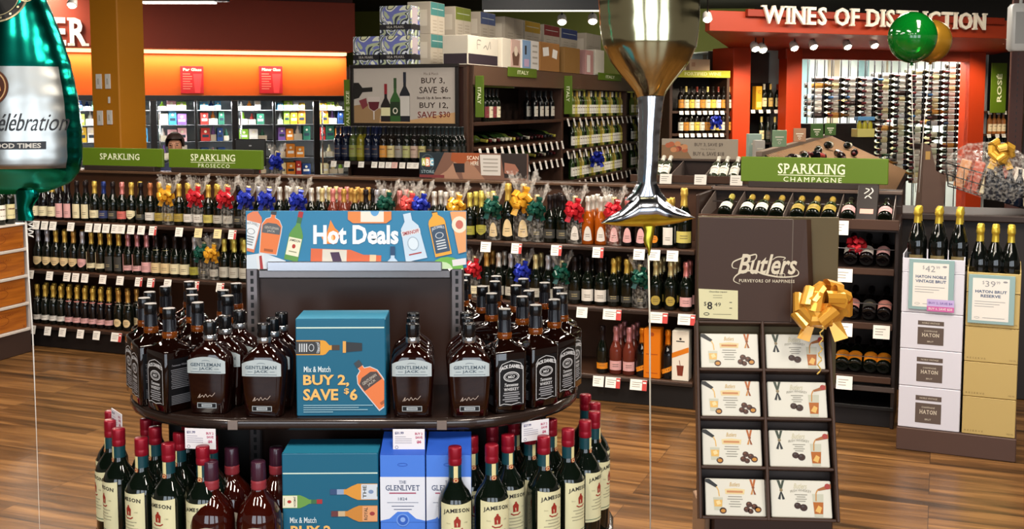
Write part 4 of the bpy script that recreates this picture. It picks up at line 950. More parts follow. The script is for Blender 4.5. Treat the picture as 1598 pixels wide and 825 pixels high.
def kc():
    m = MB(); m.lathe([(.02, .006), (.045, 0), (.051, .006), (.053, .10), (.053, .135), (.050, .158), (.041, .180), (.027, .196), (.0185, .206), (.016, .222), (.0158, .24)], mat('#3a0d05', .05, trans=.3, coat=.5), 28); o = m.obj('whiskey_bottle')
    m = MB(); m.lathe([(.0172, .214), (.0185, .217), (.0178, .221), (.0185, .225), (.0178, .229), (.0185, .233), (.0168, .236)], mat('#8f3038', .35), 22); m.obj('red_ribbed_collar', o)
    m = MB(); m.lathe([(.0172, .236), (.0178, .238), (.0168, .277), (.0155, .28), (0, .28)], mat('#3d1a2c', .3, coat=.4), 22); m.obj('purple_cap', o)
    m = MB(); P = cyl(.0535); patch(m, mat('#cfc5b4', .5), P, -.034, .034, lambda q: .05, lambda q: .125 + .012 * (1 - q * q), 10, .0003); m.text('WHISKEY', -.024, .10, .024, .112, INK, P, .0009, slab=True)
    for k in range(4): m.rect(-.02, .09 - k * .009, .02, .092 - k * .009, INK, P, .0009, 4)
    m.obj('front_label', o); return o
def relax(pts, dmin, fixed=0, it=60):
    p = [list(q) for q in pts]
    for _ in range(it):
        for i in range(len(p)):
            for j in range(i):
                dx, dy = p[i][0] - p[j][0], p[i][1] - p[j][1]; d = math.hypot(dx, dy)
                if d < dmin:
                    k = (dmin - d) / 2 / max(d, 1e-4); p[i][0] += dx * k; p[i][1] += dy * k; p[j][0] -= dx * k; p[j][1] -= dy * k
        for q in p:      # keep on the deck
            cx = min(max(q[0], CX0), CX1); dx, dy = q[0] - cx, q[1] - CY; d = math.hypot(dx, dy)
            lim = LIM
            if d > lim: q[0] = cx + dx * lim / d; q[1] = CY + dy * lim / d
            if CX0 - .03 < q[0] < CX1 + .06:
                s = -1 if q[1] < CY else 1
                if abs(q[1] - CY) < PANY: q[1] = CY + s * PANY
    return p
def caps(lst, zc):
    out = []
    for px, py in lst: q = at_z(px, py, zc); out.append((q.x, q.y))
    return out
JD_R = [(793, 481), (780, 458.8), (843, 474), (869, 466.3), (885, 457.2), (824, 462.7), (832.5, 450), (773, 445), (816, 444), (859, 441.7), (780, 436), (749, 437), (793, 428), (832.5, 434), (881, 446), (742, 427)]
JD_L = [(225.8, 471.8), (215.3, 464.5), (223.6, 455.5), (257.8, 480.3), (248, 447.8), (300, 473.3), (299.9, 460), (279.8, 440.5), (292.7, 450), (347, 452.6), (355, 461), (368.5, 442)]
LIM, PANY = .302, .085
for side, lst, words in (('right', JD_R, ['in front'] ), ('left', JD_L, ['in front'])):
    pos = caps(lst, ZU + .25)
    gj_cols = [(643.5, 3, .0), (731, 3, -.003), (411, 3, .012), (322, 3, .02)]
    pos = relax(pos, .094)
    order = sorted(range(len(pos)), key=lambda i: pos[i][1])
    for n, i in enumerate(order):
        x, y = pos[i]; ex = CX1 if side == 'right' else CX0
        a = math.atan2(x - ex, -(y - CY)); a = max(-1.2, min(1.2, a * .75)) if side == 'right' else max(-1.0, min(-.45, a * .8 - .25))
        if side == 'left' and n == 0: a = -R(40)
        dist = ('front bottle' if n == 0 else f'{nth(n)} nearest')
        use('jd', jd, (x, y, ZU + .0004), a, f'square black-labelled whiskey bottle, {dist} in the {side} cluster on the upper shelf', 'bottle', 'square whiskey bottles on the upper shelf')
GJ_C = [('left-hand', [(321, 507), (341, 500.5), (365, 491.5)], -.10), ('second', [(411, 508), (426, 502), (436, 495)], -.05), ('third', [(643.5, 509), (643.5, 499), (643.5, 490)], .0), ('right-hand', [(732, 509), (729, 500), (727, 491)], .06)]
for nm, l, a in GJ_C:
    f = at_z(l[0][0], 505, ZU + .224); b_ = at_z(l[2][0], 490, ZU + .224)
    for k, w_ in enumerate(('front', 'middle', 'back')):
        y = max(f.y, 2.672) + k * .072; x = f.x + (b_.x - f.x) * k / 2
        if nm == 'left-hand': y += .03
        use('gj', gj, (x, y, ZU + .0004), a, f'wide flask whiskey bottle with arched silver label, {w_} one of the {nm} file', 'bottle', 'flask whiskey bottles on the upper shelf')
# green bottles with red caps below
LIM, PANY = .395, .2
JMP = [(270.6, 705), (226, 698.8), (188, 687.6), (169, 673.6), (166, 660), (171, 646), (226, 673), (245.5, 683), (290, 693), (764, 702.8), (764, 690), (816.4, 698.8), (812, 685), (865, 687.5), (853, 678), (900, 674.8), (873.6, 657), (919.5, 660), (930, 645), (926, 632), (916, 618), (830, 668), (795, 676), (842, 648), (205, 655), (262, 662), (232, 645)]
JL = relax(caps([q for q in JMP if q[0] < 500], ZL + .3145), .088); JR = relax(caps([q for q in JMP if q[0] > 500], ZL + .3145), .088)
for side, ps in (('left', JL), ('right', JR)):
    for n, (x, y) in enumerate(sorted(ps, key=lambda q: q[1])):
        ex = CX1 if side == 'right' else CX0; a = max(-1.3, min(1.3, math.atan2(x - ex, CY - y) * .8)) 
        if side == 'left': a -= .12
        else: a += .1
        use('jm', jm, (x, y, ZL + .0004), a, f'green red-capped whiskey bottle, {nth(n)} nearest in the {side} group on the lower shelf', 'bottle', 'green whiskey bottles on the lower shelf')
for nm, px, py in (('front left', 329, 719), ('back left', 354, 706), ('front right', 403, 719), ('back right', 425, 706)):
    q = at_z(px, py, ZL + .28); use('kc', kc, (q.x, (q.y if 'front' in nm else q.y + .045), ZL + .0004), 0, f'round red-brown whiskey bottle with purple cap, {nm} of four on the lower shelf', 'bottle', 'purple-capped whiskey bottles on the lower shelf')
# cartons
TEAL = mat('#15617f', .4); TEALT = mat('#2a84a4', .4)
def promo(px0, px1, pyt, Y, z0, h, label, art):
    a = at_y(px0, pyt, Y); b = at_y(px1, pyt, Y); loc = Vector(((a.x + b.x) / 2, Y, z0 + .0004)); w_ = b.x - a.x; d = .115
    m = MB(); m.box(-w_ / 2, 0, 0, w_ / 2, d, h, TEAL, .002); m.rect(-w_ / 2 + .001, .001, w_ / 2 - .001, d - .001, TEALT, lambda u, v, w=0: (u, v, h + .0003)); P = pxplane(Y, loc); art(m, P)
    return tag(m.obj('promotion_box', None, loc, R(1)), label, 'box')
def art1(m, P):
    A = Art(m, P, (462.5, 498, 599.5, 662)); A.poly([(462, 510), (600, 510), (600, 512), (462, 512)], '#cfe3d6'); A.poly([(462, 655), (600, 655), (600, 657), (462, 657)], '#e0e6c8')
    a_square(A, (494, 542), 90, .72, liq='#d99a34'); A.poly([(0, -8), (28, -6), (28, 6), (0, 8)], '#2f3338', (537, 541)); A.poly([(-3, -9), (2, -9), (2, 9), (-3, 9)], '#d9a050', (538, 541))
    a_flask(A, (581, 598), -36, .92, liq='#e07a44', band='#4d4240')
    A.text('Mix & Match', 474.5, 571, 516, 580, '#d7e6ea', bold=.01); A.text('BUY 2,', 473.5, 584, 545, 603, '#ecb868', bold=.03); A.text('SAVE', 473.5, 606, 528, 624, '#ecb868', bold=.03); A.text('$', 537, 605, 545, 615, '#ecb868', bold=.02); A.text('6', 546, 606, 558, 624, '#ecb868', bold=.03)
    for k in range(4): A.poly([(474, 631 + 3.4 * k), ((582, 560, 574, 520)[k], 631 + 3.4 * k), ((582, 560, 574, 520)[k], 632.3 + 3.4 * k), (474, 632.3 + 3.4 * k)], '#8fb6c4')
promo(461, 601, 497, 2.655, ZU, .2375, 'teal BUY 2, SAVE $6 box with bottle pictures on the upper shelf', art1)
def art2(m, P):
    A = Art(m, P, (441.5, 724, 589, 860)); A.poly([(441, 737), (590, 737), (590, 739), (441, 739)], '#cfe3d6')
    a_round(A, (467, 782), 90, .72, body='#6a9a4a'); a_round(A, (560, 767), -90, .9, body='#d9963c', lab='#cfd8e2', cap='#35507a', neck='#8fa4c4', txt='THE', emb='#7d93b8'); a_round(A, (562, 801), -90, .9, body='#c9863a', lab='#e0a070', cap='#6b3a3c', txt='ROYAL', emb='#9c3a3c', neck='#c9b08a')
    A.text('Mix & Match', 453, 806, 494, 815, '#d7e6ea', bold=.01); A.text('BUY 2,', 454, 819, 522, 838, '#ecb868', bold=.03)
promo(440, 590, 723, 2.60, ZL, .292, 'teal promotion box with three bottle pictures on the lower shelf, left of the blue cartons', art2)
def glen(px0, px1, label):
    Y = 2.60; a = at_y(px0, 721, Y); b = at_y(px1, 721, Y); w_ = b.x - a.x; loc = Vector(((a.x + b.x) / 2, Y, ZL + .0004)); h = .288
    m = MB(); bl = mat('#2a56b8', .35); m.box(-w_ / 2, 0, 0, w_ / 2, .1, h, mat('#4a7fe0', .35), .001)
    m.add([(-w_ / 2, 0, h), (w_ / 2, 0, h), (w_ / 2 - .002, .075, h + .035), (-w_ / 2 + .002, .075, h + .035), (-w_ / 2, .1, h), (w_ / 2, .1, h)], [(0, 1, 2, 3), (0, 3, 4), (1, 5, 2), (3, 2, 5, 4)], bl)
    P = front(-w_ / 2, -.0005, 0); wht = mat('#dfe3ee', .4); m.rect(0, .125, w_, .235, wht, P); W = w_; nb = mat('#3b4a6e', .5)
    m.text('THE', W * .42, .219, W * .58, .226, nb, P, .0004, slab=True); m.text('GLENLIVET', W * .12, .202, W * .88, .215, nb, P, .0004, slab=True, bold=.01); m.rect(W * .2, .194, W * .8, .197, mat('#a8506a'), P, .0004)
    m.text('1824', W * .4, .178, W * .6, .185, nb, P, .0004); m.rect(W * .15, .172, W * .85, .173, nb, P, .0004); m.rect(W * .25, .163, W * .75, .1645, nb, P, .0004); m.rect(W * .3, .155, W * .7, .1565, nb, P, .0004)
    m.poly([(0, .125), (W, .125), (W, .128), (W * .8, .133), (W * .62, .15), (W * .38, .15), (W * .2, .133), (0, .128)], mat('#4a7fe0', .35), P, .0005); m.disc(W / 2, .130, .0155, mat('#6f9be8'), P, .0008); m.disc(W / 2, .130, .0125, mat('#2f5fc0'), P, .001); m.disc(W / 2, .131, .006, mat('#8fb0ec'), P, .0012)
    m.text('AMERICAN OAK SELECTION', W * .12, .098, W * .88, .103, wht, P, .0004); m.rect(0, .02, W, .024, wht, P, .0004)
    m.ring(W / 2, .265, .012, bl, P, .0003, .001, .004)
    tag(m.obj('whiskey_carton', None, loc), label, 'box', 'blue whiskey cartons')
glen(593, 663, 'blue and white whiskey carton next to the teal promotion box'); glen(665, 735, 'blue and white whiskey carton nearest the green bottles on the right')

# ------------------------------------------------------------------ foil balloons
def lerp_tab(tab, y):
    for (a, b), (c, d) in zip(tab, tab[1:]):
        if y <= c: return b + (d - b) * (y - a) / (c - a) if c > a else b
    return tab[-1][1]
def smooth(t): return t * t * (3 - 2 * t)
def inflate(A, Bc, dep, n, nk, P3, matf, crk=0, mb=None):
    """two boundary curves A(s), B(s) and depth dep(s): a closed pillow"""
    mb = mb or MB(); K_ = nk
    for side in (-1, 1):
        vs = []
        for i in range(n + 1):
            s = i / n; a, b = A(s), Bc(s); d = dep(s)
            for k in range(K_ + 1):
                q = -math.cos(PI * k / K_); t = (q + 1) / 2; x = a[0] + (b[0] - a[0]) * t; y = a[1] + (b[1] - a[1]) * t
                w = d * max(0, 1 - q * q) ** .62; w += crk * d * .045 * abs(q) ** 6 * math.sin(s * n * 1.0 + (1.3 if q > 0 else 0)) * (0 < abs(q) < .999)
                vs.append(P3(x, y, w * side * -1))
        for i in range(n):
            for k in range(K_):
                f = (i * (K_ + 1) + k, i * (K_ + 1) + k + 1, (i + 1) * (K_ + 1) + k + 1, (i + 1) * (K_ + 1) + k)
                sub = [vs[j] for j in f]
                if side > 0: f = f[::-1]
                mb.f.append(tuple(j + len(mb.v) for j in f)); mb.mi.append(mb.m(matf((i + .5) / n, -math.cos(PI * (k + .5) / K_), side))); mb.sm.append(True)
        mb.v += vs
    return mb
# champagne glass balloon
YG = 3.54; gl = at_y(1012, 300, YG); sil = foil_mat('#b9bcc4', .16, .10, 9); gsil = foil_mat('#cfc9a0', .13, .14, 6); yel = foil_mat('#e0d34a', .3, .3, 12); cup2 = foil_mat('#c6b878', .10, .2, 9)
groot = thing('glass_balloon', 'silver and gold foil balloon shaped like a champagne glass, floating on a ribbon', 'balloon', gl)
def P3(x, y, w): q = at_y(x, y, YG) - gl; return (q.x, q.y - w, q.z)
Lt = [(-190, 950), (-120, 934), (-60, 929), (0, 934), (40, 936), (73, 941), (95, 952), (110, 963), (127, 977), (142, 989), (152, 994), (158, 996)]
Rt = [(-190, 1078), (-120, 1094), (-60, 1098), (0, 1093), (40, 1092), (73, 1087), (95, 1077), (110, 1066), (127, 1052), (142, 1041), (152, 1036), (158, 1034)]
f = lambda tab: (lambda s: (lerp_tab(tab, -190 + s * 348), -190 + s * 348))
mb = inflate(f(Lt), f(Rt), lambda s: min(.10, .012 + .105 * math.sin(PI * min(1, s * 1.0)) ** .6) if s > .02 else .01, 90, 16, P3, lambda s, q, sd: gsil, .3)
mb.obj('balloon_cup', groot)
mb = MB()
Pcup = lambda u, v, w=0: P3(u, v, .105 - .00001 * ((u - 1012) ** 2) * 1.1 - max(0, (v - 60)) * .0009 + w)
stL = [(150, 994), (170, 996), (250, 996), (285, 994), (300, 986), (312, 974)]; stR = [(150, 1037), (170, 1034), (210, 1030), (250, 1028), (285, 1025), (300, 1032), (312, 1042)]
f2 = lambda tab: (lambda s: (lerp_tab(tab, 150 + s * 162), 150 + s * 162))
inflate(f2(stL), f2(stR), lambda s: .036 - .006 * s, 60, 12, P3, lambda s, q, sd: sil, .8).obj('balloon_stem', groot)
top = [(938, 347.5), (950, 338), (968, 328), (985, 312), (996, 300), (1023, 299), (1036, 311), (1052, 322), (1073, 332), (1085, 339.5)]
bot = [(938, 348), (960, 352), (985, 353), (1012, 353.5), (1040, 351), (1062, 347), (1085, 340)]
ft = lambda tab: (lambda s: (938 + 147 * s, lerp_tab(tab, 938 + 147 * s)))
inflate(ft(top), ft(bot), lambda s: .055 * math.sin(PI * min(max(s, .004), .996)) ** .6, 70, 14, P3, lambda s, q, sd: yel if q > .12 else sil, .5).obj('balloon_foot', groot)
inflate(lambda s: (1002 + 8 * s + 2 * math.sin(s * 9), 352 + 46 * s), lambda s: (1023 - 9 * s, 352 + 46 * s), lambda s: .008, 12, 6, P3, lambda s, q, sd: yel).obj('balloon_tail', groot)
def ribbon(pts, r, name, par, col='#d8d2c6', loc=None):
    m = MB(); m.tube([Vector(p) - Vector(loc or (0, 0, 0)) for p in pts], r, mat(col, .35), 6); return m.obj(name, par)
rp = [at_y(1012, 396, YG), at_y(1014, 500, YG), at_y(1015, 740, YG), at_y(1014.5, 1010, YG)]
ribbon(rp, [.0028, .0028, .0026, .0012], 'ribbon', groot, '#d9d3c4', gl)
m = MB(); q = at_y(1014.5, 1010, YG) - gl; m.lathe([(.035, -gl.z + .001), (.04, -gl.z + .02), (.03, -gl.z + .05), (.006, -gl.z + .07)], yel, 12, off=(q.x, q.y)); m.obj('balloon_weight', groot)
# teal bottle balloon
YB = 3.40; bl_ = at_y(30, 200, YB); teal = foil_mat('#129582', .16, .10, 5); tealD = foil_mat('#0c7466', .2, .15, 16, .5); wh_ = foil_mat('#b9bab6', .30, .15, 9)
broot = thing('bottle_balloon', 'teal foil balloon shaped like a champagne bottle with a silver label, at the left edge', 'balloon', bl_)
def P3(x, y, w): q = at_y(x, y, YB) - bl_; return (q.x, q.y - w, q.z)
RT = [(-330, 62), (-260, 64), (-200, 66), (-120, 66), (-60, 67), (-20, 68), (0, 72), (20, 81), (60, 97), (100, 110), (150, 121), (200, 127), (245, 128.5), (268, 124), (285, 110), (298, 78), (303, 52)]
CX = 26
rx = lambda y: lerp_tab(RT, y)
yy = lambda s: -330 + 633 * s
sk = lambda y: (y - 150) * -.03
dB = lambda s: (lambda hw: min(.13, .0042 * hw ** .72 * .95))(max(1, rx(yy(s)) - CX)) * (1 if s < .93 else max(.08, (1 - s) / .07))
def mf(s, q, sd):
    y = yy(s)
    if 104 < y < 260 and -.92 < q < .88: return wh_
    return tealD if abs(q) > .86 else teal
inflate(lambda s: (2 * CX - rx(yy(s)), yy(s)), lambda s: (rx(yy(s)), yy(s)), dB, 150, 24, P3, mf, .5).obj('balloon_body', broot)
def PB(u, v, w=0):
    hw = rx(v) - CX; q = (u - CX) / hw; s = (v + 330) / 633; return P3(u, v, dB(s) * max(0, 1 - q * q) ** .62 + w + .0015)
m = MB(); ink = mat('#26262a', .4)
m.text('Célébration', -58, 203, 100, 178, ink, PB, .0005, italic=.4, res=3)
m.poly([(-40, 218), (64, 218), (64, 232), (-40, 232)], ink, lambda u, v, w=0: PB(u, v, w), .0008)
m = MB(); m.text('Célébration', 8, 203, 117, 176, ink, PB, .002, italic=.4, res=3)
m.rect(-22, 231, 90, 219, ink, PB, .001, 14); m.text('GOOD TIMES', 10, 229, 84, 221.5, mat('#cfcac0', .4), PB, .003, bold=.03, res=2); m.obj('printed_lettering', broot)
m = MB(); gd = mat('#8a5a2c', .3, .6)
for r_, c_, w_ in ((29, mat('#5a2c14', .4), .001), (26, mat('#c9a070', .4), .0015), (24, mat('#4a2210', .4), .002)):
    vs = [PB(8, 137, w_)] + [PB(8 + r_ * math.cos(2 * PI * i / 32), 137 + r_ * 1.0 * math.sin(2 * PI * i / 32), w_) for i in range(32)]; m.add(vs, [(0, i + 1, (i + 1) % 32 + 1) for i in range(32)], c_)
m.poly([(10, 140), (24, 130), (27, 142), (16, 148)], mat('#d9a060', .4), PB, .003); m.obj('brown_seal', broot)
m = MB()
for r_, c_, w_ in ((42, mat('#c4b890', .3, .5), .001), (39, mat('#141414', .35), .0015), (31, mat('#c4b890', .3, .5), .002), (29.5, mat('#141414', .35), .0025)):
    vs = [PB(12, 0, w_)] + [PB(12 + r_ * math.cos(2 * PI * i / 32), 0 + r_ * .9 * math.sin(2 * PI * i / 32), w_) for i in range(32)]; m.add(vs, [(0, i + 1, (i + 1) % 32 + 1) for i in range(32)], c_)
for k in range(14):
    t = 2 * PI * k / 14; cx, cy = 12 + 35 * math.cos(t), 31.5 * math.sin(t); m.poly([(cx - 1.5, cy - 1.5), (cx + 1.5, cy - 1.5), (cx + 1.5, cy + 1.5), (cx - 1.5, cy + 1.5)], mat('#c4b890', .3, .5), PB, .003)
m.stroke(spline([(38, -10), (46, 2), (56, 4), (62, -6), (54, -12), (50, -4)], 5), 2, mat('#c4b890', .3, .5), PB, .003); m.obj('neck_emblem', broot)
inflate(lambda s: (24 + 4 * s, 296 + 48 * s), lambda s: (60 - 10 * s + 3 * math.sin(s * 8), 296 + 48 * s), lambda s: .02 - .012 * s, 14, 6, P3, lambda s, q, sd: teal, .5).obj('balloon_tail', broot)
cu = [(40, 343)] + [(48 + 5 * math.cos(k * 1.5), 346 + k * 1.9) for k in range(14)]
ribbon([at_y(x, y, YB) for x, y in cu], .0022, 'curled_ribbon', broot, '#e6e2da', bl_)
ribbon([at_y(40, 342, YB), at_y(44, 420, YB), at_y(51, 520, YB), at_y(57, 680, YB), at_y(62, 830, YB), at_y(64, 1050, YB)], [.0028, .0026, .0022, .0012, .0007, .0005], 'ribbon', broot, '#e6e2da', bl_)
m = MB(); q = at_y(64, 1050, YB) - bl_; m.lathe([(.035, -bl_.z + .001), (.04, -bl_.z + .02), (.03, -bl_.z + .05), (.006, -bl_.z + .07)], teal, 12, off=(q.x, q.y)); m.obj('balloon_weight', broot)
# two round balloons
def round_balloon(px, py, r_px, Y, mt, label, string_to):
    c = at_y(px, py, Y); r = r_px / F * Y; root = thing('round_balloon', label, 'balloon', c)
    m = MB(); pr = [(0, -r * 1.17)] + [(r * math.sin(PI * k / 20) * (1 - .10 * (k / 20 < .25)), -r * 1.12 * math.cos(PI * k / 20) + .05 * r) for k in range(1, 20)] + [(0, r * 1.08)]
    pr = [(.006, -r * 1.15)] + [(r * math.sin(t) * (1 - .06 * max(0, -math.cos(t + 0) + .0)), -r * (1.13 if math.cos(t) > 0 else 1.0) * math.cos(t)) for t in [PI * k / 22 for k in range(2, 22)]] + [(0, r)]
    m.lathe(pr, mt, 32); m.lathe([(.006, -r * 1.15), (.012, -r * 1.2), (.014, -r * 1.22)], mt, 12); m.obj('balloon_skin', root)
    q = at_y(string_to[0], string_to[1], Y) - c; ribbon([(0, 0, -r * 1.2), (q.x * .5 - .006, 0, (-r * 1.2 + q.z) * .5), (q.x, 0, q.z)], .0022, 'ribbon', root, '#cfcac0')
round_balloon(1424, 56, 37, 6.5, mat('#046b1c', .12, .0, coat=.8, trans=.25, name='green'), 'shiny green round balloon in front of the gold one', (1429, 300))
round_balloon(1453, 62, 31, 6.72, mat('#c08c2a', .25, .6, coat=.3), 'gold round balloon half hidden behind the green one', (1434, 300))

# ------------------------------------------------------------------ chocolate stand
a0 = at_y(1091, 809, 3.15); a1 = at_y(1311.5, 815, 3.11); tl = at_y(1089, 499, 3.35)
U = (a1 - a0).normalized(); wd_ = (a1 - a0).length; Vt = (tl - a0); Vt = (Vt - U * Vt.dot(U)); tall = Vt.length; Vt.normalize(); Nn = U.cross(Vt)      # Nn towards the viewer
Nn = Nn if Nn.y < 0 else -Nn
croot = thing('chocolate_stand', 'dark brown cardboard Butlers chocolate stand with eight white boxes', 'display stand', (a0.x, a0.y, 0))
def TM(u0, v0, w0=0):
    o = a0 - Vector((a0.x, a0.y, 0)); o = o + U * u0 + Vt * v0 + Nn * w0
    return Matrix(((U.x, -Nn.x, Vt.x, o.x), (U.y, -Nn.y, Vt.y, o.y), (U.z, -Nn.z, Vt.z, o.z), (0, 0, 0, 1)))     # local x right, y away, z up the slope
CB = mat('#40281a', .5, var=.04); CB2 = mat('#352217', .5, var=.04); KH = mat('#5d4f30', .6)
M0 = TM(0, 0); dp = .085; t_ = .009
m = MB(); m.box(0, dp, 0, wd_, dp + .006, tall, CB2, .001, M0); m.obj('tray_back', croot)
for u in (0, wd_ - t_): m = MB(); m.box(u, 0, 0, u + t_, dp, tall, CB, .002, M0); m.obj('tray_side', croot)
rows = 4; ch = (tall - t_) / rows
for k in range(rows + 1):
    m = MB(); m.box(t_, .004, k * ch, wd_ - t_, dp, k * ch + t_, CB, .002, M0); m.obj('tray_shelf', croot)
m = MB(); m.box(wd_ * .487, .002, 0, wd_ * .487 + t_, dp, tall, CB, .002, M0); m.obj('tray_divider', croot)
# header, upright
z1 = tl.z; zt_ = at_y(1190, 341, 3.35).z; Mh = Matrix.Translation(Vector((tl.x - a0.x, tl.y - a0.y, 0))) @ Matrix.Rotation(math.atan2(U.y, U.x), 4, 'Z')
hw = at_y(1296, 450, 3.36).x - tl.x; fw = at_y(1233, 420, 3.35).x - tl.x
m = MB(); h_ = zt_ - z1
m.add([(0, 0, z1), (fw, 0, z1), (fw, 0, zt_), (0, 0, zt_ + .004)], [(0, 1, 2, 3)], CB, False, Mh)
m.add([(fw, 0, z1), (fw + .055, -.0, z1), (fw + .040, .004, zt_), (fw, 0, zt_), (fw + .075, .035, z1), (fw + .058, .035, zt_ - .002)], [(0, 1, 2, 3), (1, 4, 5, 2)], CB, False, Mh)
m.add([(0, .012, z1), (fw, .012, z1), (fw, .012, zt_), (0, .012, zt_ + .004)], [(3, 2, 1, 0)], CB2, False, Mh)
m.add([(0, 0, zt_ + .004), (fw, 0, zt_), (fw, .012, zt_), (0, .012, zt_ + .004)], [(0, 1, 2, 3)], CB, False, Mh)
m.add([(0, 0, z1), (0, .012, z1), (0, .012, zt_ + .004), (0, 0, zt_ + .004)], [(0, 1, 2, 3)], CB, False, Mh)
m.box(fw - .0015, -.0012, z1, fw + .0015, 0, zt_, mat('#6a5a4c', .4), .0004, Mh)
hd_ = m.obj('header_panel', croot)
m = MB(); m.box(.0, .05, z1 - .2, hw + .018, .058, zt_ + .003, KH, .002, Mh); m.obj('rear_panel', croot)
Ph = lambda px, py, w=0: (lambda q: (q.x - a0.x, q.y - a0.y + (q.x - tl.x) * math.tan(math.atan2(U.y, U.x)) - w, q.z))(at_y(px, py, tl.y))
m = MB(); cr = mat('#dccfb4', .45)
m.text('Butlers', 1150, 426, 1240, 395, cr, Ph, .0014, italic=.35, bold=.02, res=3)
m.stroke(spline([(1150, 418), (1142, 416), (1143, 408), (1155, 402), (1170, 397), (1178, 396), (1176, 404), (1162, 409)], 6), 2.2, cr, Ph, .0018, True)
m.stroke(spline([(1236, 416), (1242, 422), (1238, 428), (1215, 430), (1190, 426), (1176, 421), (1160, 422), (1147, 429), (1144, 437), (1154, 442)], 6), 2.6, cr, Ph, .0018, True)
m.stroke(spline([(1202, 404), (1210, 399), (1222, 400), (1218, 404)], 5), 1.6, cr, Ph, .0018, True); m.ring(1212, 427, 3, cr, Ph, .0018, .9, n=10); m.ring(1219, 427, 3, cr, Ph, .0018, .9, n=10)
m.text('PURVEYORS OF HAPPINESS', 1152, 439, 1236, 434, cr, Ph, .0014, sp=1.2, bold=.02); m.obj('printed_logo', hd_)
m = MB(); m.add([Ph(1090, 450, .003), Ph(1150, 452, .003), Ph(1150, 497, .003), Ph(1091, 495, .003), Ph(1090, 450, .001), Ph(1150, 452, .001), Ph(1150, 497, .001), Ph(1091, 495, .001)], [(3, 2, 1, 0), (4, 5, 6, 7), (0, 1, 5, 4), (2, 3, 7, 6), (1, 2, 6, 5), (0, 4, 7, 3)], mat('#e3dcae', .5))
m.text('Chocolate Liqueur', 1106, 456, 1134, 453, INK, Ph, .0035, bold=.01); m.text('$', 1098, 477, 1102, 470, INK, Ph, .0035); m.text('8', 1103, 482, 1111, 470, INK, Ph, .0035, bold=.02); m.text('49', 1114, 477, 1124, 471, INK, Ph, .0035)
m.text('.', 1112, 482, 1113, 481, INK, Ph, .0035)
for y in (459.5, 463): m.rect(1112, y + .7, 1126, y, mat('#8a8468'), Ph, .0035)
m.ring(1102, 489, 4.5, INK, Ph, .0035, 1, 2.4, 14); m.rect(1112, 489.6, 1140, 488.8, mat('#8a8468'), Ph, .0035); m.rect(1137, 471, 1141, 470, INK, Ph, .0035); m.rect(1137, 480, 1141, 479, INK, Ph, .0035)
m.obj('price_card', hd_, label='cream price card')
# base column down to the floor
m = MB(); b0 = at_y(1113, 818, 3.2).x - a0.x; b1 = at_y(1300, 818, 3.2).x - a0.x; m.box(b0, .05, 0, b1, .36, a0.z - .012, mat('#412c22', .5), .004); m.obj('stand_base', croot)
m = MB(); m.box(b0 - .02, .08, 0, b0 - .004, .30, a0.z - .02, mat('#8a6a50', .5), .003); m.obj('side_strut', croot)
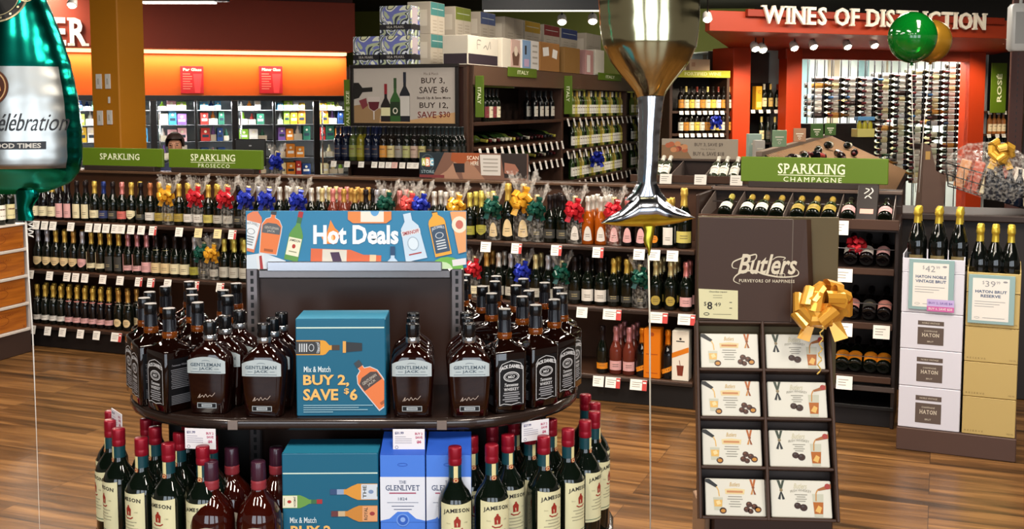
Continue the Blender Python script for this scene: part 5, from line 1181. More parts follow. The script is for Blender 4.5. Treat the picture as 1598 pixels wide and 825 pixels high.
# chocolate boxes
def choc(kind):
    def make():
        m = MB(); w_, h, d = .172, .106, .03; m.box(0, 0, 0, w_, d, h, mat('#e4e0d2', .28, coat=.3), .002); P = front(0, -.0006, 0); W, Hh = w_, h
        gy = mat('#8e8a7c', .5); gd = mat('#c9a24a', .4); bl = mat('#1f2326', .4); ch1 = mat('#3a2018', .35); ch2 = mat('#7a4a32', .35); am = mat('#c98a3a', .3); am2 = mat('#e6b866', .3); gs = mat('#c9c8b4', .3)
        def truff(cx, cy, r, cut=False):
            m.disc(cx, cy, r, ch1 if kind == 'dark' else mat('#4a2a1e', .35), P, .0004, r * .9, 14)
            if cut: m.disc(cx, cy - r * .05, r * .68, am, P, .0007, r * .5, 12)
            else: m.disc(cx - r * .2, cy + r * .3, r * .35, ch2 if kind != 'dark' else mat('#4d4444', .35), P, .0007, r * .25, 10)
        if kind == 'milk':
            m.poly([(0, .104), (.012, .104), (.036, .086), (.030, .080), (0, .096)], bl, P, .0004); m.stroke([(.032, .083), (.038, .072), (.040, .055)], .003, am2, P, .0006)
            m.poly([(.022, .052), (.050, .052), (.047, .016), (.025, .016)], gs, P, .0004); m.poly([(.024, .045), (.0485, .045), (.047, .026), (.0255, .026)], am2, P, .0007); m.poly([(.03, .04), (.04, .044), (.045, .034), (.034, .03)], mat('#f0d8a0', .3), P, .001)
            truff(.050, .015, .010, True); [truff(*q) for q in ((.125, .034, .009), (.118, .020, .009), (.140, .028, .009), (.129, .015, .008), (.150, .020, .010, True))]
            m.text('Butlers', .070, .084, .100, .096, gd, P, .0004, italic=.35); m.poly([(.058, .062), (.112, .062), (.114, .076), (.085, .079), (.056, .076)], mat('#e6d09a', .4), P, .0004); m.rect(.062, .066, .108, .072, mat('#c98a5a', .5), P, .0006)
            for k, hw in enumerate((.020, .022, .014, .018, .015)): m.rect(.085 - hw, .054 - k * .007, .085 + hw, .056 - k * .007, gy, P, .0004)
            m.poly([(.128, .105), (.134, .105), (.139, .085), (.134, .084)], mat('#b5642c', .4), P, .0004); m.poly([(.146, .105), (.140, .105), (.136, .085), (.141, .084)], mat('#b5642c', .4), P, .0005); m.disc(.138, .082, .004, mat('#8e4a20', .4), P, .0007); m.poly([(.136, .08), (.130, .062), (.136, .062), (.138, .078)], mat('#c98a4a', .4), P, .0004); m.poly([(.139, .08), (.146, .062), (.140, .062), (.137, .078)], mat('#8e4a20', .4), P, .0004)
        else:
            m.poly([(.018, .105), (.026, .105), (.033, .080), (.027, .078)], mat('#3b4638', .4), P, .0004); m.poly([(.040, .105), (.033, .105), (.027, .080), (.032, .078)], mat('#3b4638', .4), P, .0005); m.disc(.030, .077, .0045, mat('#8a7a5a', .4), P, .0007); m.poly([(.028, .074), (.020, .052), (.027, .050), (.030, .070)], bl, P, .0004); m.poly([(.031, .074), (.040, .052), (.033, .050), (.029, .070)], bl, P, .0004)
            m.text('Butlers', .066, .082, .104, .097, mat('#c9c2a0', .4), P, .0004, italic=.35); m.text('IRISH WHISKEY', .056, .070, .116, .077, gy, P, .0004, arch=.004)
            for k, hw in enumerate((.018, .012, .016, .012)): m.rect(.086 - hw, .064 - k * .006, .086 + hw, .066 - k * .006, gy, P, .0004)
            truff(.075, .034, .010); truff(.092, .029, .011)
            m.poly([(.118, .068), (.150, .068), (.146, .004), (.122, .004)], gs, P, .0003); m.poly([(.1195, .045), (.1485, .045), (.146, .012), (.122, .012)], mat('#b5672a', .3), P, .0006); m.poly([(.124, .02), (.134, .036), (.144, .03), (.138, .014)], am2, P, .0009)
            m.poly([(.134, .082), (.172, .098), (.172, .084), (.136, .077)], mat('#a8683c', .3), P, .0006); m.disc(.162, .090, .008, mat('#a83a32', .4), P, .0009); m.stroke([(.134, .080), (.129, .070), (.128, .048)], .003, am, P, .0009)
        return m.obj('chocolate_box')
    return make
QM = M0.to_3x3()
for r_ in range(4):
    for c_ in range(2):
        u = (t_ + .006 if c_ == 0 else wd_ * .487 + t_ + .006) + (.006 if (r_, c_) == (0, 0) else 0); o3 = TM(u, r_ * ch + t_ + .0008, -.022) @ Matrix.Rotation(R(-4), 4, 'X')
        o3 = Matrix.Translation(Vector((a0.x, a0.y, 0))) @ o3
        rn = ['bottom', 'second lowest', 'second highest', 'top'][r_]
        use(('choc', c_), choc('milk' if c_ == 0 else 'dark'), o3.translation, 0, f'white chocolate box with {"pouring bottle and cut truffles" if c_ == 0 else "amber whiskey glass and black ribbon"}, {rn} row of the stand', 'box', 'chocolate boxes on the stand', rot=o3.to_euler())
bl2 = at_y(1281, 478, 3.26); o = bow('#e8a63c', .088, 5, 20, 2, .55).obj('gift_bow', None, bl2); tag(o, 'large golden yellow gift bow pinned to the chocolate stand corner', 'bow')
m = MB(); cc = [at_y(1283 + 3 * math.sin(k * 1.4) - k * .25, 508 + k * 3.6, 3.17) - bl2 for k in range(22)]; m.tube(cc, .0022, mat('#e8c060', .3), 6); m.obj('curled_ribbon', o)
# ------------------------------------------------------------------ small still-wine bottles: one mesh each, label and capsule as materials
def wine(glass='#0c120a', lab='#e2dccb', cap='#2a1418', h=.30, Rr=.037, full=False):
    def make():
        m = MB(); m.lathe([(.02, .004), (Rr - .004, 0), (Rr, .005), (Rr, h * .60), (Rr * .86, h * .66), (.017, h * .745), (.0145, h * .80)], mat(glass, .1), 12)
        m.lathe([(.0158, h * .78), (.0155, h * .97), (.0165, h * .975), (.0165, h), (0, h)], mat(cap, .35), 10)
        P = cyl(Rr); w_ = Rr * (3.1 if full else 1.25); m.rect(-w_, h * .12, w_, h * .46, mat(lab, .5), P, .0007, 12 if full else 6)
        if not full: m.rect(-w_ * .5, h * .34, w_ * .5, h * .37, mat('#6a4a3a', .5), P, .0014, 3); m.rect(-w_ * .6, h * .2, w_ * .6, h * .215, mat('#8a8070', .5), P, .0014, 3)
        return m.obj('cellar_bottle' if full else 'wine_bottle')
    return make
def wrow(fr, pxs, py, yl, z, styles, what, place, grp, back=0, rz=0, jitter=0, dx=0, names=None, gap=.0765):
    last = -99
    for n, px in enumerate(sorted(pxs)):
        st = styles[n % len(styles)] if not isinstance(styles, dict) else styles[px]
        x, _ = fr.hit(px, py, yl); x = max(x, last + gap); last = x
        for r in range(back + 1):
            use(('wine',) + st[1:], wine(*st[1:]), fr.w(x + dx, yl + .082 * r, z + .0003), fr.a + rz,
                f'{st[0]} {what}, {nth(n)} from left{["", " in second row", " in third row"][r]}, {place}', 'bottle', grp)
# ------------------------------------------------------------------ the Italy rack (runs away to the right) and its end cap
i0 = at_y(737, 101, 9.8); I = Frame((i0.x, i0.y, 0), RA); E = Frame((i0.x, i0.y, 0), G.a); ZT = i0.z
ux = [I.hit(p, 150, 0)[0] for p in (737, 878, 978, 1049)]
RK = mat('#3d2517', .5, var=.06); BK = mat('#1d1512', .6)
rack = thing('wine_rack', 'tall dark brown Italian wine rack running away behind the balloon, cases on top', 'shelf', I.o, I.a)
for x in ux: m = MB(); m.box(max(0, x - .03), 0, 0, x + .03, .55, ZT - .002, RK, .004); m.obj('upright', rack)
m = MB(); m.box(max(0, ux[0]), .5, 0, ux[-1], .55, ZT - .17, mat('#2c1c13', .6, var=.1), .003); m.obj('back_panel', rack)
m = MB(); m.box(0.0, -.02, ZT - .175, ux[-1] + .03, 0, ZT - .004, mat('#58402f', .45), .004); m.box(0.0, -.02, ZT - .004, ux[-1] + .03, .98, ZT, RK, .001); m.obj('header', rack)
zI = [I.hit(741, 191, 0)[1], I.hit(800, 225, 0)[1], I.hit(840, 250, 0)[1]]
zB = [I.hit(950, q, 0)[1] for q in (181, 226, 270)]
for bay, k, z in [(0, k, z) for k, z in enumerate(zI + [zI[2] - .3, zI[2] - .6])] + [(b, k, z) for b in (1, 2) for k, z in enumerate(zB + [zB[2] - .4])]:
    m = MB(); m.box(ux[bay] + .031, -.005, z - .03, ux[bay + 1] - .031, .5, z, RK, .003); sh = m.obj('shelf', rack)
    if k in ((1, 2) if bay == 0 else (0, 1, 2)):
        for b in (bay,):
            n = (14, 12, 8)[b]
            for q in range(n):
                x = ux[b] + .12 + (ux[b + 1] - ux[b] - .2) * q / (n - 1); put_tag(sh, x, -.004, z - .01, 'w', .055, .085)
# signs on the rack
def strip_sign(fr, px0, px1, py0, py1, yl, text, label, vert=False, ccw=False, par=None):
    x0, z1 = fr.hit(px0, py0, yl); x1, z0 = fr.hit(px1, py1, yl); m = MB(); m.box(x0, yl - .012, z0, x1, yl, z1, GREENSIGN, .002); W, Hh = x1 - x0, z1 - z0
    if vert:
        if ccw: P = lambda u, v, w=0: (x1 - v, yl - .0126 - w, z0 + u)
        else: P = lambda u, v, w=0: (x0 + v, yl - .0126 - w, z1 - u)
        m.text(text, Hh * .22, W * .3, Hh * .78, W * .68, SIGNTXT, P, 0, bold=.02)
    else: m.text(text, W * .3, Hh * .3, W * .7, Hh * .7, SIGNTXT, front(x0, yl - .0126, z0), 0, bold=.02)
    return tag(m.obj('aisle_sign', None, fr.o, fr.a), label, 'sign')
strip_sign(I, 792, 836, 104, 122, -.022, 'ITALY', 'small green header strip reading ITALY on the first rack bay'); strip_sign(I, 933, 968, 113, 127, -.022, 'ITALY', 'small green header strip on the second rack bay beside the glass balloon')
sgn = {}
for px, w_, lab in ((739, 14, 'vertical green sign reading ITALY on the near end of the rack'), (880, 13, 'vertical green sign reading ITALY at the second rack upright')):
    c = E.hit(px, 150, 0); q = at_y(px, 118, (9.78 if px < 800 else 12.05)); q2 = at_y(px, 183 if px < 800 else 178, q.y); W = w_ / F * q.y; root_loc = q2
    m = MB(); h = q.z - q2.z; m.box(0, -.015, 0, W, 0, h, GREENSIGN, .002); m.text('ITALY', h * .28, W * .3, h * .68, W * .7, SIGNTXT, lambda u, v, w=0: (v, -.0156 - w, h - u), 0, bold=.02)
    q3 = I.w(ux[0] + .03 if px < 800 else ux[1], -.021); tag(m.obj('aisle_sign', None, (q3.x, q3.y, q2.z), G.a), lab, 'sign')
RW = [('dark red-wine', '#140a0c', '#e2dccb', '#3a1418'), ('dark', '#0c120a', '#cfc8b4', '#151515'), ('black', '#0a0a0c', '#a8322c', '#5a1418'), ('dark', '#0c120a', '#e9e2cc', '#2a2a30')]
WW = [('pale green', '#5a6a2c', '#e6e0b8', '#b9b04a'), ('green', '#28401c', '#e9e6da', '#d9d4c0'), ('golden', '#8a7a2c', '#d9cf6a', '#3a3a2c'), ('dark', '#10180c', '#e9e6da', '#202020'), ('clear yellow', '#a89a4a', '#efeadb', '#c9a24a')]
gI = 'wine bottles on the Italian rack'
wrow(I, [757, 763, 769, 775], 165, .08, zI[0], [('dark', '#0c120a', '#7a2c30', '#1a1a1a'), ('dark', '#0c120a', '#d9cfb0', '#1a1a1a')], 'bottle', 'upper shelf near the ITALY end sign', gI, 0)
wrow(I, [834, 843, 851, 860, 868], 165, .08, zI[0], [('black', '#0a0a0c', '#b9b4a6', '#1c1c1e')], 'bottle', 'upper shelf, right end of the first bay', gI, 1)
# lying bottles: necks towards the front, on the slanted lower levels
rr = random.Random(5)
for k, (pa, pb) in ((1, (750, 867)), (2, (826, 867))):
    xs_ = I.hit(pa, 225, .1)[0]; xe_ = I.hit(pb, 225, .1)[0]; n = int((xe_ - xs_) / .0985)
    for q in range(n):
        st = rr.choice(RW + WW[:2]); x = xs_ + (q + .5) * (xe_ - xs_) / n
        use(('wine',) + st[1:], wine(*st[1:]), I.w(x, .35, zI[k] + .085), 0, f'{st[0]} bottle lying neck outwards, {nth(q)} from left, {("upper", "lower")[k - 1]} tilted level', 'bottle', gI,
            rot=(Matrix.Rotation(I.a, 3, 'Z') @ Matrix.Rotation(R(98), 3, 'X')).to_euler())
xs2 = [I.hit(880 + 8.2 * q, 165, .08)[0] for q in range(12)]
for b, (pa, pb) in enumerate(((890, 974), (984, 996))):
    for k in range(3):
        xs_ = I.hit(pa, 165, .07)[0] + .05; xe_ = I.hit(pb, 165, .07)[0]; n = int((xe_ - xs_) / .092); z = zB[k]
        for q in range(n):
            st = WW[(q * 7 + k * 3) % 5]; x = xs_ + q * .092
            use(('wine',) + st[1:], wine(*st[1:]), I.w(x, .07, z + .0003), I.a + R(-8), f'{st[0]} bottle, {nth(q)} from left, {["top", "middle", "lower"][k]} level, {["second", "third"][b]} rack bay', 'bottle', gI)
bl = bow(GC['blue'], .10, 9).obj('gift_bow', None, I.w(I.hit(934, 246, -.08)[0], -.06, I.hit(934, 246, -.08)[1])); tag(bl, 'bright blue gift bow on a bottle in the second rack bay', 'bow')
m = MB(); m.tube([(.0, .02, -.02), (.0, .10, -.04)], .012, mat('#122a60', .3)); m.obj('bow_tie', bl)
# end cap
eL = E.hit(546, 150, -.03)[0]; eR = E.hit(724, 150, -.03)[0]
cap_ = thing('end_cap_shelf', 'dark brown end-cap shelf under the framed wine poster', 'shelf', E.o, E.a)
m = MB(); m.box(eL, -.02, 0, eR + .02, -.002, ZT - .008, mat('#40231a', .5, var=.06), .004); m.obj('back_panel', cap_)
for x in (eL - .02, eR): m = MB(); m.box(x, -.05, 0, x + .04, -.002, ZT - .005, RK, .004); m.obj('upright', cap_)
m = MB(); m.box(eL - .02, -.05, ZT - .02, eR + .04, -.002, ZT - .006, RK, .002); m.obj('top_board', cap_)
zE = E.hit(600, 252, -.40)[1]; sl0, sl1 = E.hit(512, 250, -.42)[0], E.hit(698, 250, -.42)[0]
for z in (zE, zE - .36): m = MB(); m.box(sl0, -.43, z - .03, sl1, -.021, z, mat('#241a17', .45), .003); sh = m.obj('shelf', cap_); 
sh = [o for o in cap_.children if o.name.startswith('shelf')][0]
for px in (522, 543, 565, 585.5, 597, 607.5, 617, 629, 641, 650): put_tag(sh, E.hit(px, 255, -.43)[0], -.426, zE - .002, 'p' if px == 617 else 'w', .055, .05)
m = MB(); m.box(sl0, -.43, 0, sl1, -.021, .12, BLACK, .003); m.obj('base', cap_)
ES = {}
for px, s in zip((528, 538, 548, 559, 570, 581), (('navy blue', '#080e20', '#0c1630', '#0c1430'),) * 2 + (('pale green', '#3a4624', '#7a8040', '#20261c'), ('yellow', '#6a6418', '#8a8424', '#22240f')) + (('navy blue', '#080e20', '#0c1630', '#0c1430'),) * 2): ES[px] = s
for px, s in zip((591, 601.5, 612, 622, 634, 646), (('orange-labelled', '#15100c', '#c88a3a', '#151515'), ('cream-labelled', '#15100c', '#c9bb84', '#151515'), ('grey-labelled', '#101010', '#8f8a80', '#151515'), ('olive-labelled', '#101410', '#a9aa70', '#151515'), ('pink-labelled', '#141010', '#b9a090', '#151515'), ('yellow-labelled', '#10140c', '#b9ae70', '#151515'))): ES[px] = s
for px in (659, 669.5, 680, 690.5): ES[px] = ('black', '#0b0e0b', '#1c201c', '#20282a')
wrow(E, list(ES), 232, -.37, zE, ES, 'bottle', 'end-cap shelf below the framed wine poster', 'bottles on the end-cap shelf', 2, gap=.0742)
# framed poster
fx0, fz1 = E.hit(548, 103.5, -.075); fx1, fz0 = E.hit(715, 197, -.075); loc = E.w(fx0, -.075, fz0); W, Hh = fx1 - fx0, fz1 - fz0
fr_ = thing('framed_poster', 'framed wine poster reading BUY 3, SAVE $6 and BUY 12, SAVE $30', 'poster', loc, E.a)
m = MB(); m.box(0, 0, 0, W, .02, Hh, mat('#b9b0a6', .5), .001); t_ = .03; k_ = mat('#17110f', .4)
P = lambda u, v, w=0: (u / 167 * W, -.0006 - w, Hh * (1 - v / 93.5))
A = Art(m, P, (4, 4, 163, 90), 0)
A.poly([(4, 82), (95, 84), (163, 72), (163, 90), (4, 90)], '#c49a6a'); A.poly([(4, 62), (30, 58), (48, 68), (44, 90), (4, 90)], '#9a7a54')
def bt(cx, top, g, lab, cap): A.poly([(cx - 2, top), (cx + 2, top), (cx + 2.2, top + 22), (cx + 8, top + 34), (cx + 8, 87), (cx - 8, 87), (cx - 8, top + 34), (cx - 2.2, top + 22)], g); A.poly([(cx - 2.3, top), (cx + 2.3, top), (cx + 2.3, top + 16), (cx - 2.3, top + 16)], cap); A.poly([(cx - 7.6, top + 37), (cx + 7.6, top + 37), (cx + 7.6, 78), (cx - 7.6, 78)], lab)
bt(85, 10, '#14161e', '#c9c4bc', '#1c2030'); bt(55, 28, '#1a0f10', '#ddd6a8', '#8a1c24'); bt(70, 19, '#2f5a26', '#1c3018', '#2c4a22'); A.ell(70, 70, 4, 5, '#d9d4c0', (0, 0), 0, 1); A.ell(70, 70, 2.4, 3.2, '#1c3018', (0, 0), 0, 1)
A.poly([(4, 26), (12, 26), (18, 34), (34, 33), (34, 40), (18, 41), (12, 50), (4, 52)], '#17130f'); A.poly([(26, 48), (46, 48), (44, 66), (36, 72), (28, 66)], '#c4b8b0'); A.poly([(27, 56), (45, 56), (43, 66), (36, 71), (29, 66)], '#5a1622'); A.poly([(12, 54), (24, 50), (26, 62), (18, 68)], '#7a3038'); A.poly([(35, 70), (37, 70), (37, 84), (35, 84)], '#cfc6be')
dk = '#3a2c26'
A.text('Mix & Match', 115, 11, 137, 15, '#7a6a60'); A.text('BUY 3,', 111, 19, 147, 29, dk, bold=.01); A.text('SAVE', 108, 33, 135, 43, dk, bold=.01); A.text('$6', 141, 33, 152, 43, dk, bold=.01)
A.text('Stock Up & Save More', 104, 48, 156, 53, '#4a3a34', bold=.02); A.text('BUY 12,', 108, 57, 152, 67, dk, bold=.01); A.text('SAVE', 105, 71, 134, 81, '#7a2c24', bold=.01); A.text('$30', 138, 71, 155, 81, '#7a2c24', bold=.01)
m.obj('print', fr_)
m = MB(); m.box(-t_ * .3, -.015, -t_ * .3, W + t_ * .3, .01, t_ * .8, k_, .003); m.box(-t_ * .3, -.015, Hh - t_ * .6, W + t_ * .3, .01, Hh + t_ * .4, k_, .003); m.box(-t_ * .3, -.015, t_ * .8, t_ * .8, .01, Hh - t_ * .6, k_, .003); m.box(W - t_ * .8, -.015, t_ * .8, W + t_ * .3, .01, Hh - t_ * .6, k_, .003); m.obj('frame', fr_)
vx, vz1 = E.hit(533, 124, -.1); vx2, vz0 = E.hit(546, 205, -.1); m = MB(); h = vz1 - vz0; W = vx2 - vx; m.box(0, -.012, 0, W, 0, h, GREENSIGN, .002); m.text('VALUE SIZE', h * .06, W * .3, h * .78, W * .72, SIGNTXT, lambda u, v, w=0: (W - v, -.0126 - w, u), 0, bold=.01)
tag(m.obj('aisle_sign', None, E.w(vx, -.05, vz0), E.a), 'vertical green sign reading VALUE SIZE left of the framed poster', 'sign')
# ------------------------------------------------------------------ cartons on top of the rack
CBD = '#b5aa98'; n_c = 0
def case(fr, x, y, z, w_, d, h, side, end, label, art=None, flaps=0, name='wine_case', grp='cartons on top of the rack'):
    m = MB(); m.box(0, 0, 0, w_, d, h, mat(CBD, .65, var=.05), .003); P = front(0, -.0006, 0)
    if side: m.rect(.003, h * .58, w_ - .003, h - .003, mat(side, .6), P); m.rect(w_ * .1, h * .78, w_ * .9, h * .8, mat('#c4ccc4', .6), P, .0004)
    for k in range(1, 2): m.rect(w_ * .5 - .002, .0, w_ * .5 + .002, h, mat('#8a7f70', .6), P, .0006)
    for k in range(4): m.rect(w_ * .15, h * (.1 + .1 * k), w_ * .42, h * (.13 + .1 * k), mat('#9a9080', .6), P); m.rect(w_ * .6, h * (.1 + .1 * k), w_ * .88, h * (.13 + .1 * k), mat('#9a9080', .6), P)
    PE = lambda u, v, w=0: (-.0006 - w, u, v)
    if end: m.rect(d * .15, h * .25, d * .85, h * .75, mat(end, .6), PE)
    if art: art(m, P, PE, w_, d, h)
    return tag(m.obj(name, None, fr.w(x, y, z), fr.a), label, 'box', grp)
ups = [(665, 694, '#3f7a76', 'teal-topped'), (711, 735, '#6f7a28', 'olive-topped'), (750, 773, '#3d4c74', 'navy-topped'), (788, 817, None, 'plain'), (819, 843, '#a8862c', 'yellow-topped'), (849, 873, '#7a302e', 'dark red-topped'), (876, 901, '#34406c', 'blue-topped'), (915, 938, None, 'pale plain')]
lastx = -9
for k, (pa, pb, c, nm) in enumerate(ups):
    x0, _ = I.hit(pa, 40, .46); x1, _ = I.hit(pb, 40, .46); x0 = max(x0, lastx + .01, .14); w_ = max(.3, x1 - x0); lastx = x0 + w_
    h = .285
    for lv in (0, 1):
        case(I, x0, .46, ZT + .0005 + lv * (h + .001), w_, .23, h, c, '#cdc4b2', f'{nm} wine case, {"upper" if lv else "lower"} tier on the rack, {nth(k)} from left')
fronts = [(697, 777, 46, '#cfc6b4', 'wide white wine carton with dark lower band, front of the rack top', 1), (784, 797, 46, '#d9d0bd', 'narrow cream carton beside the wide white one on the rack', 0), (798, 812, 45, '#c9a89a', 'pinkish cream picture carton on the rack top', 2), (815, 841, 46, '#d9d4cc', 'white carton with light blue panel on the rack top', 3),
          (843, 873, 45, '#9a6a34', 'plain brown cardboard carton with white labels on the rack top', 4), (881, 905, 40, '#8a6430', 'low tan tray carton on the rack top', 0), (914, 926, 38, '#b98a84', 'pink and white tall gift carton on the rack top', 5), (929, 943, 40, '#d9d2c0', 'white leaning carton next to the glass balloon', 0)]
lastx = -.06
for pa, pb, hp, c, lab, ty in fronts:
    x0, _ = I.hit(pa, 80, .02); x1, _ = I.hit(pb, 80, .02); x0 = max(x0, lastx + .012); x1 = max(x1, x0 + .09); lastx = x1; Y = I.w(x0, 0).y; h = hp / F * Y
    m = MB(); w_ = x1 - x0; d = .24; m.box(0, 0, 0, w_, d, h, mat(c, .6, var=.05), .003); P = front(0, -.0006, 0); PE = lambda u, v, w=0: (-.0006 - w, d - u, v)
    if ty == 1: m.rect(.01, .01, w_ - .01, h * .38, mat('#2c2028', .6), P); m.rect(.01, .01, d - .01, h * .38, mat('#2c2028', .6), PE); m.stroke(spline([(w_ * .3, h * .55), (w_ * .3, h * .85), (w_ * .42, h * .85)], 3), .012, mat('#8a8478'), P); m.stroke(spline([(w_ * .5, h * .6), (w_ * .58, h * .7), (w_ * .64, h * .58), (w_ * .72, h * .85), (w_ * .74, h * .6)], 4), .012, mat('#8a8478'), P); m.rect(w_ * .3, h * .7, w_ * .4, h * .73, mat('#8a8478'), P)
    if ty == 2: m.poly([(w_ * .2, .03), (w_ * .8, .03), (w_ * .9, h * .5), (w_ * .5, h * .7), (w_ * .1, h * .5)], mat('#6a4a3a'), P); m.disc(w_ * .5, h * .6, w_ * .2, mat('#e0d0b8'), P, .0004)
    if ty == 3: m.rect(.003, .005, w_ * .5, h - .005, mat('#7fa0c4', .5), P); m.rect(w_ * .15, h * .5, w_ * .25, h * .8, INK, P, .0004); m.rect(w_ * .1, h * .1, w_ * .4, h * .35, mat('#c4a8c4'), P, .0004); [m.rect(w_ * .6, h * (.2 + .2 * q), w_ * .9, h * (.26 + .2 * q), mat('#a9a296'), P) for q in range(4)]
    if ty == 4: m.poly([(w_ * .15, h * .5), (w_ * .45, h * .55), (w_ * .42, h * .85), (w_ * .12, h * .8)], WHITE, P); m.poly([(w_ * .6, h * .5), (w_ * .85, h * .45), (w_ * .9, h * .75), (w_ * .65, h * .8)], WHITE, P)
    if ty == 5: m.rect(w_ * .15, .03, w_ * .6, h * .8, mat('#e6ddd2', .4), P)
    tag(m.obj('wine_carton', None, I.w(x0, .02, ZT + .0005), I.a), lab, 'box', 'cartons on top of the rack')
SW = swirl_mat(); bk = mat('#15131a', .4); tx = mat('#d9d4cc', .5)
for nm, pa, pb, pt, lv in (('lower left', 551, 592, 58, 0), ('lower right', 593, 655, 57, 0), ('top', 593, 655, 9, 1)):
    x0, _ = E.hit(pa, 80, -.04); x1, _ = E.hit(pb, 80, -.04); h = .262; w_ = x1 - x0 - .004
    if pb == 655: w_ *= .80
    m = MB(); m.box(0, 0, 0, w_, .18, h, SW, .003); P = front(0, -.0006, 0); m.rect(0, h * .20, w_, h * .38, bk, P); m.text('SEA PEARL', w_ * .22, h * .255, w_ * .78, h * .33, tx, P, .0004, slab=True)
    P2 = lambda u, v, w=0: (w_ + .0006 + w, u, v); m.rect(0, h * .20, .18, h * .38, bk, P2); m.rect(.02, h * .4, .13, h * .95, mat('#b9aab0', .5), P2)
    tag(m.obj('wine_case', None, E.w(x0, -.04, ZT + .0005 + lv * (h + .001)), E.a), f'swirl-printed blue and green SEA PEARL case, {nm} of three above the framed poster', 'box', 'swirled cases above the poster')
# ------------------------------------------------------------------ liquor sign card on the run's top rail
x0, z1 = G.hit(655, 237, .47); x1, _ = G.hit(825, 240, .47); W = x1 - x0; h = z1 - zTop - .001; m = MB(); m.box(0, -.006, 0, W, .006, h, mat('#1c262c', .4), .001)
P = lambda u, v, w=0: (u / 170 * W, -.0066 - w, h * (1 - v / 35)); A = Art(m, P, (0, 0, 170, 35), 0)
A.poly([(40, 0), (170, 0), (170, 35), (20, 35)], '#6a4a3c'); A.poly([(52, 0), (96, 0), (90, 14), (70, 20), (50, 10)], '#8a4420'); A.poly([(24, 35), (44, 24), (56, 12), (66, 16), (58, 26), (64, 35)], '#94705a'); A.poly([(66, 20), (76, 10), (84, 14), (92, 22), (104, 35), (70, 35)], '#8c6650'); A.poly([(54, 14), (72, 14), (72, 26), (58, 26)], '#1a1416'); A.poly([(96, 2), (128, 2), (128, 29), (98, 29)], '#b9b2aa'); A.poly([(128, 0), (168, 0), (168, 32), (134, 32)], '#231815'); A.poly([(134, 12), (150, 14), (156, 22), (150, 28), (134, 26)], '#8a5a48')
A.ell(13, 14, 11, 12, '#3a464c', (0, 0), 0, 1); A.ell(13, 14, 9.6, 10.6, '#1c262c', (0, 0), 0, 1); A.poly([(4, 8), (10, 8), (10, 18), (4, 18)], '#a9b45a'); A.poly([(10, 7), (17, 7), (17, 19), (10, 19)], '#c46a4a'); A.poly([(17, 8), (23, 8), (23, 18), (17, 18)], '#6aa0b8'); A.text('A', 4.5, 10, 9.5, 17, '#e6e0d4', bold=.04); A.text('B', 11, 9, 16, 18, '#e6e0d4', bold=.04); A.text('C', 17.6, 10, 22.6, 17, '#e6e0d4', bold=.04); A.text('STORE', 3, 24, 24, 28, '#8fa0a6'); A.poly([(0, 30), (40, 30), (40, 34), (0, 34)], '#6a2a2a'); A.text('SCAN', 76, 4, 94, 9, '#e6dcc8'); A.text('HERE', 82, 11, 94, 16, '#e6dcc8')
for k in range(4): A.poly([(101, 7 + 5 * k), (124, 7 + 5 * k), (124, 8.5 + 5 * k), (101, 8.5 + 5 * k)], '#8f887e')
tag(m.obj('sign_card', None, G.w(x0, .47, zTop + .0005), G.a), 'dark ABC picture card with hands, standing on the long shelving', 'sign')
# ------------------------------------------------------------------ second row of bins behind the champagne rack
D0 = 2.0; rb = thing('bin_rack', 'second dark bin rack behind the champagne rack, seen under the balloon stem', 'shelf', G.o, G.a)
bx0 = G.hit(985, 265, D0)[0]; bx1 = G.hit(1180, 265, D0)[0]; zl2 = G.hit(1100, 274, D0)[1]; ztb = G.hit(1100, 248, D0 + .45)[1]
m = MB(); m.box(bx0, D0 + .44, 0, bx1, D0 + .5, ztb, DBROWN, .003); m.box(bx0, D0 + .40, ztb - .015, bx1, D0 + .52, ztb, mat('#4d3d34', .4), .002); m.obj('back_panel', rb)
m = MB(); m.box(bx0, D0 - .01, 0, bx1, D0 + .44, zl2 - .06, BK, .003); m.obj('body', rb)
m = MB(); m.box(bx0, D0 - .03, zl2 - .055, bx1, D0 - .012, zl2, SHF, .003); lp = m.obj('front_lip', rb)
for px in (1012, 1048, 1101, 1157):
    x = G.hit(px, 272, D0)[0]; m = MB(); m.add([(x, D0 - .012, zl2 - .04), (x, D0 + .43, zl2 - .04), (x, D0 + .43, ztb - .01), (x, D0 - .012, zl2 + .01), (x + .005, D0 - .012, zl2 - .04), (x + .005, D0 + .43, zl2 - .04), (x + .005, D0 + .43, ztb - .01), (x + .005, D0 - .012, zl2 + .01)],
        [(3, 2, 1, 0), (4, 5, 6, 7), (3, 7, 6, 2), (0, 4, 7, 3)], mat('#6f625b', .35)); m.obj('divider', rb)
for px in (1040, 1094, 1150): put_tag(lp, G.hit(px, 278, D0 - .03)[0], D0 - .03, zl2 + .01, 'w', .09, .075)
for n, px in enumerate((1025, 1036, 1113, 1127, 1144)):
    x, _ = G.hit(px, 266, D0 + .07); st = ('x', '#3a3f30', '#e0dccf', '#c9c4b4')
    use(('wine',) + st[1:], wine(*st[1:]), G.w(x, D0 + .05, zl2 - .03), 0, f'white-capped bottle leaning back in the second bin rack, {nth(n)} from left', 'bottle', 'bottles in the second bin rack',
        rot=(Matrix.Rotation(G.a, 3, 'Z') @ Matrix.Rotation(-R(60), 3, 'X')).to_euler())
x0, z1 = G.hit(1033, 216, D0 + .46); x1, _ = G.hit(1152, 216, D0 + .46); W = x1 - x0; h = z1 - ztb - .001; m = MB(); m.box(0, -.006, 0, W, .006, h, mat('#a39684', .5), .001)
P = lambda u, v, w=0: (u / 119 * W, -.0066 - w, h * (1 - v / 31)); A = Art(m, P, (0, 0, 119, 31), 0)
A.poly([(0, 10), (34, 8), (48, 31), (0, 31)], '#8a6a4a'); rq = random.Random(2)
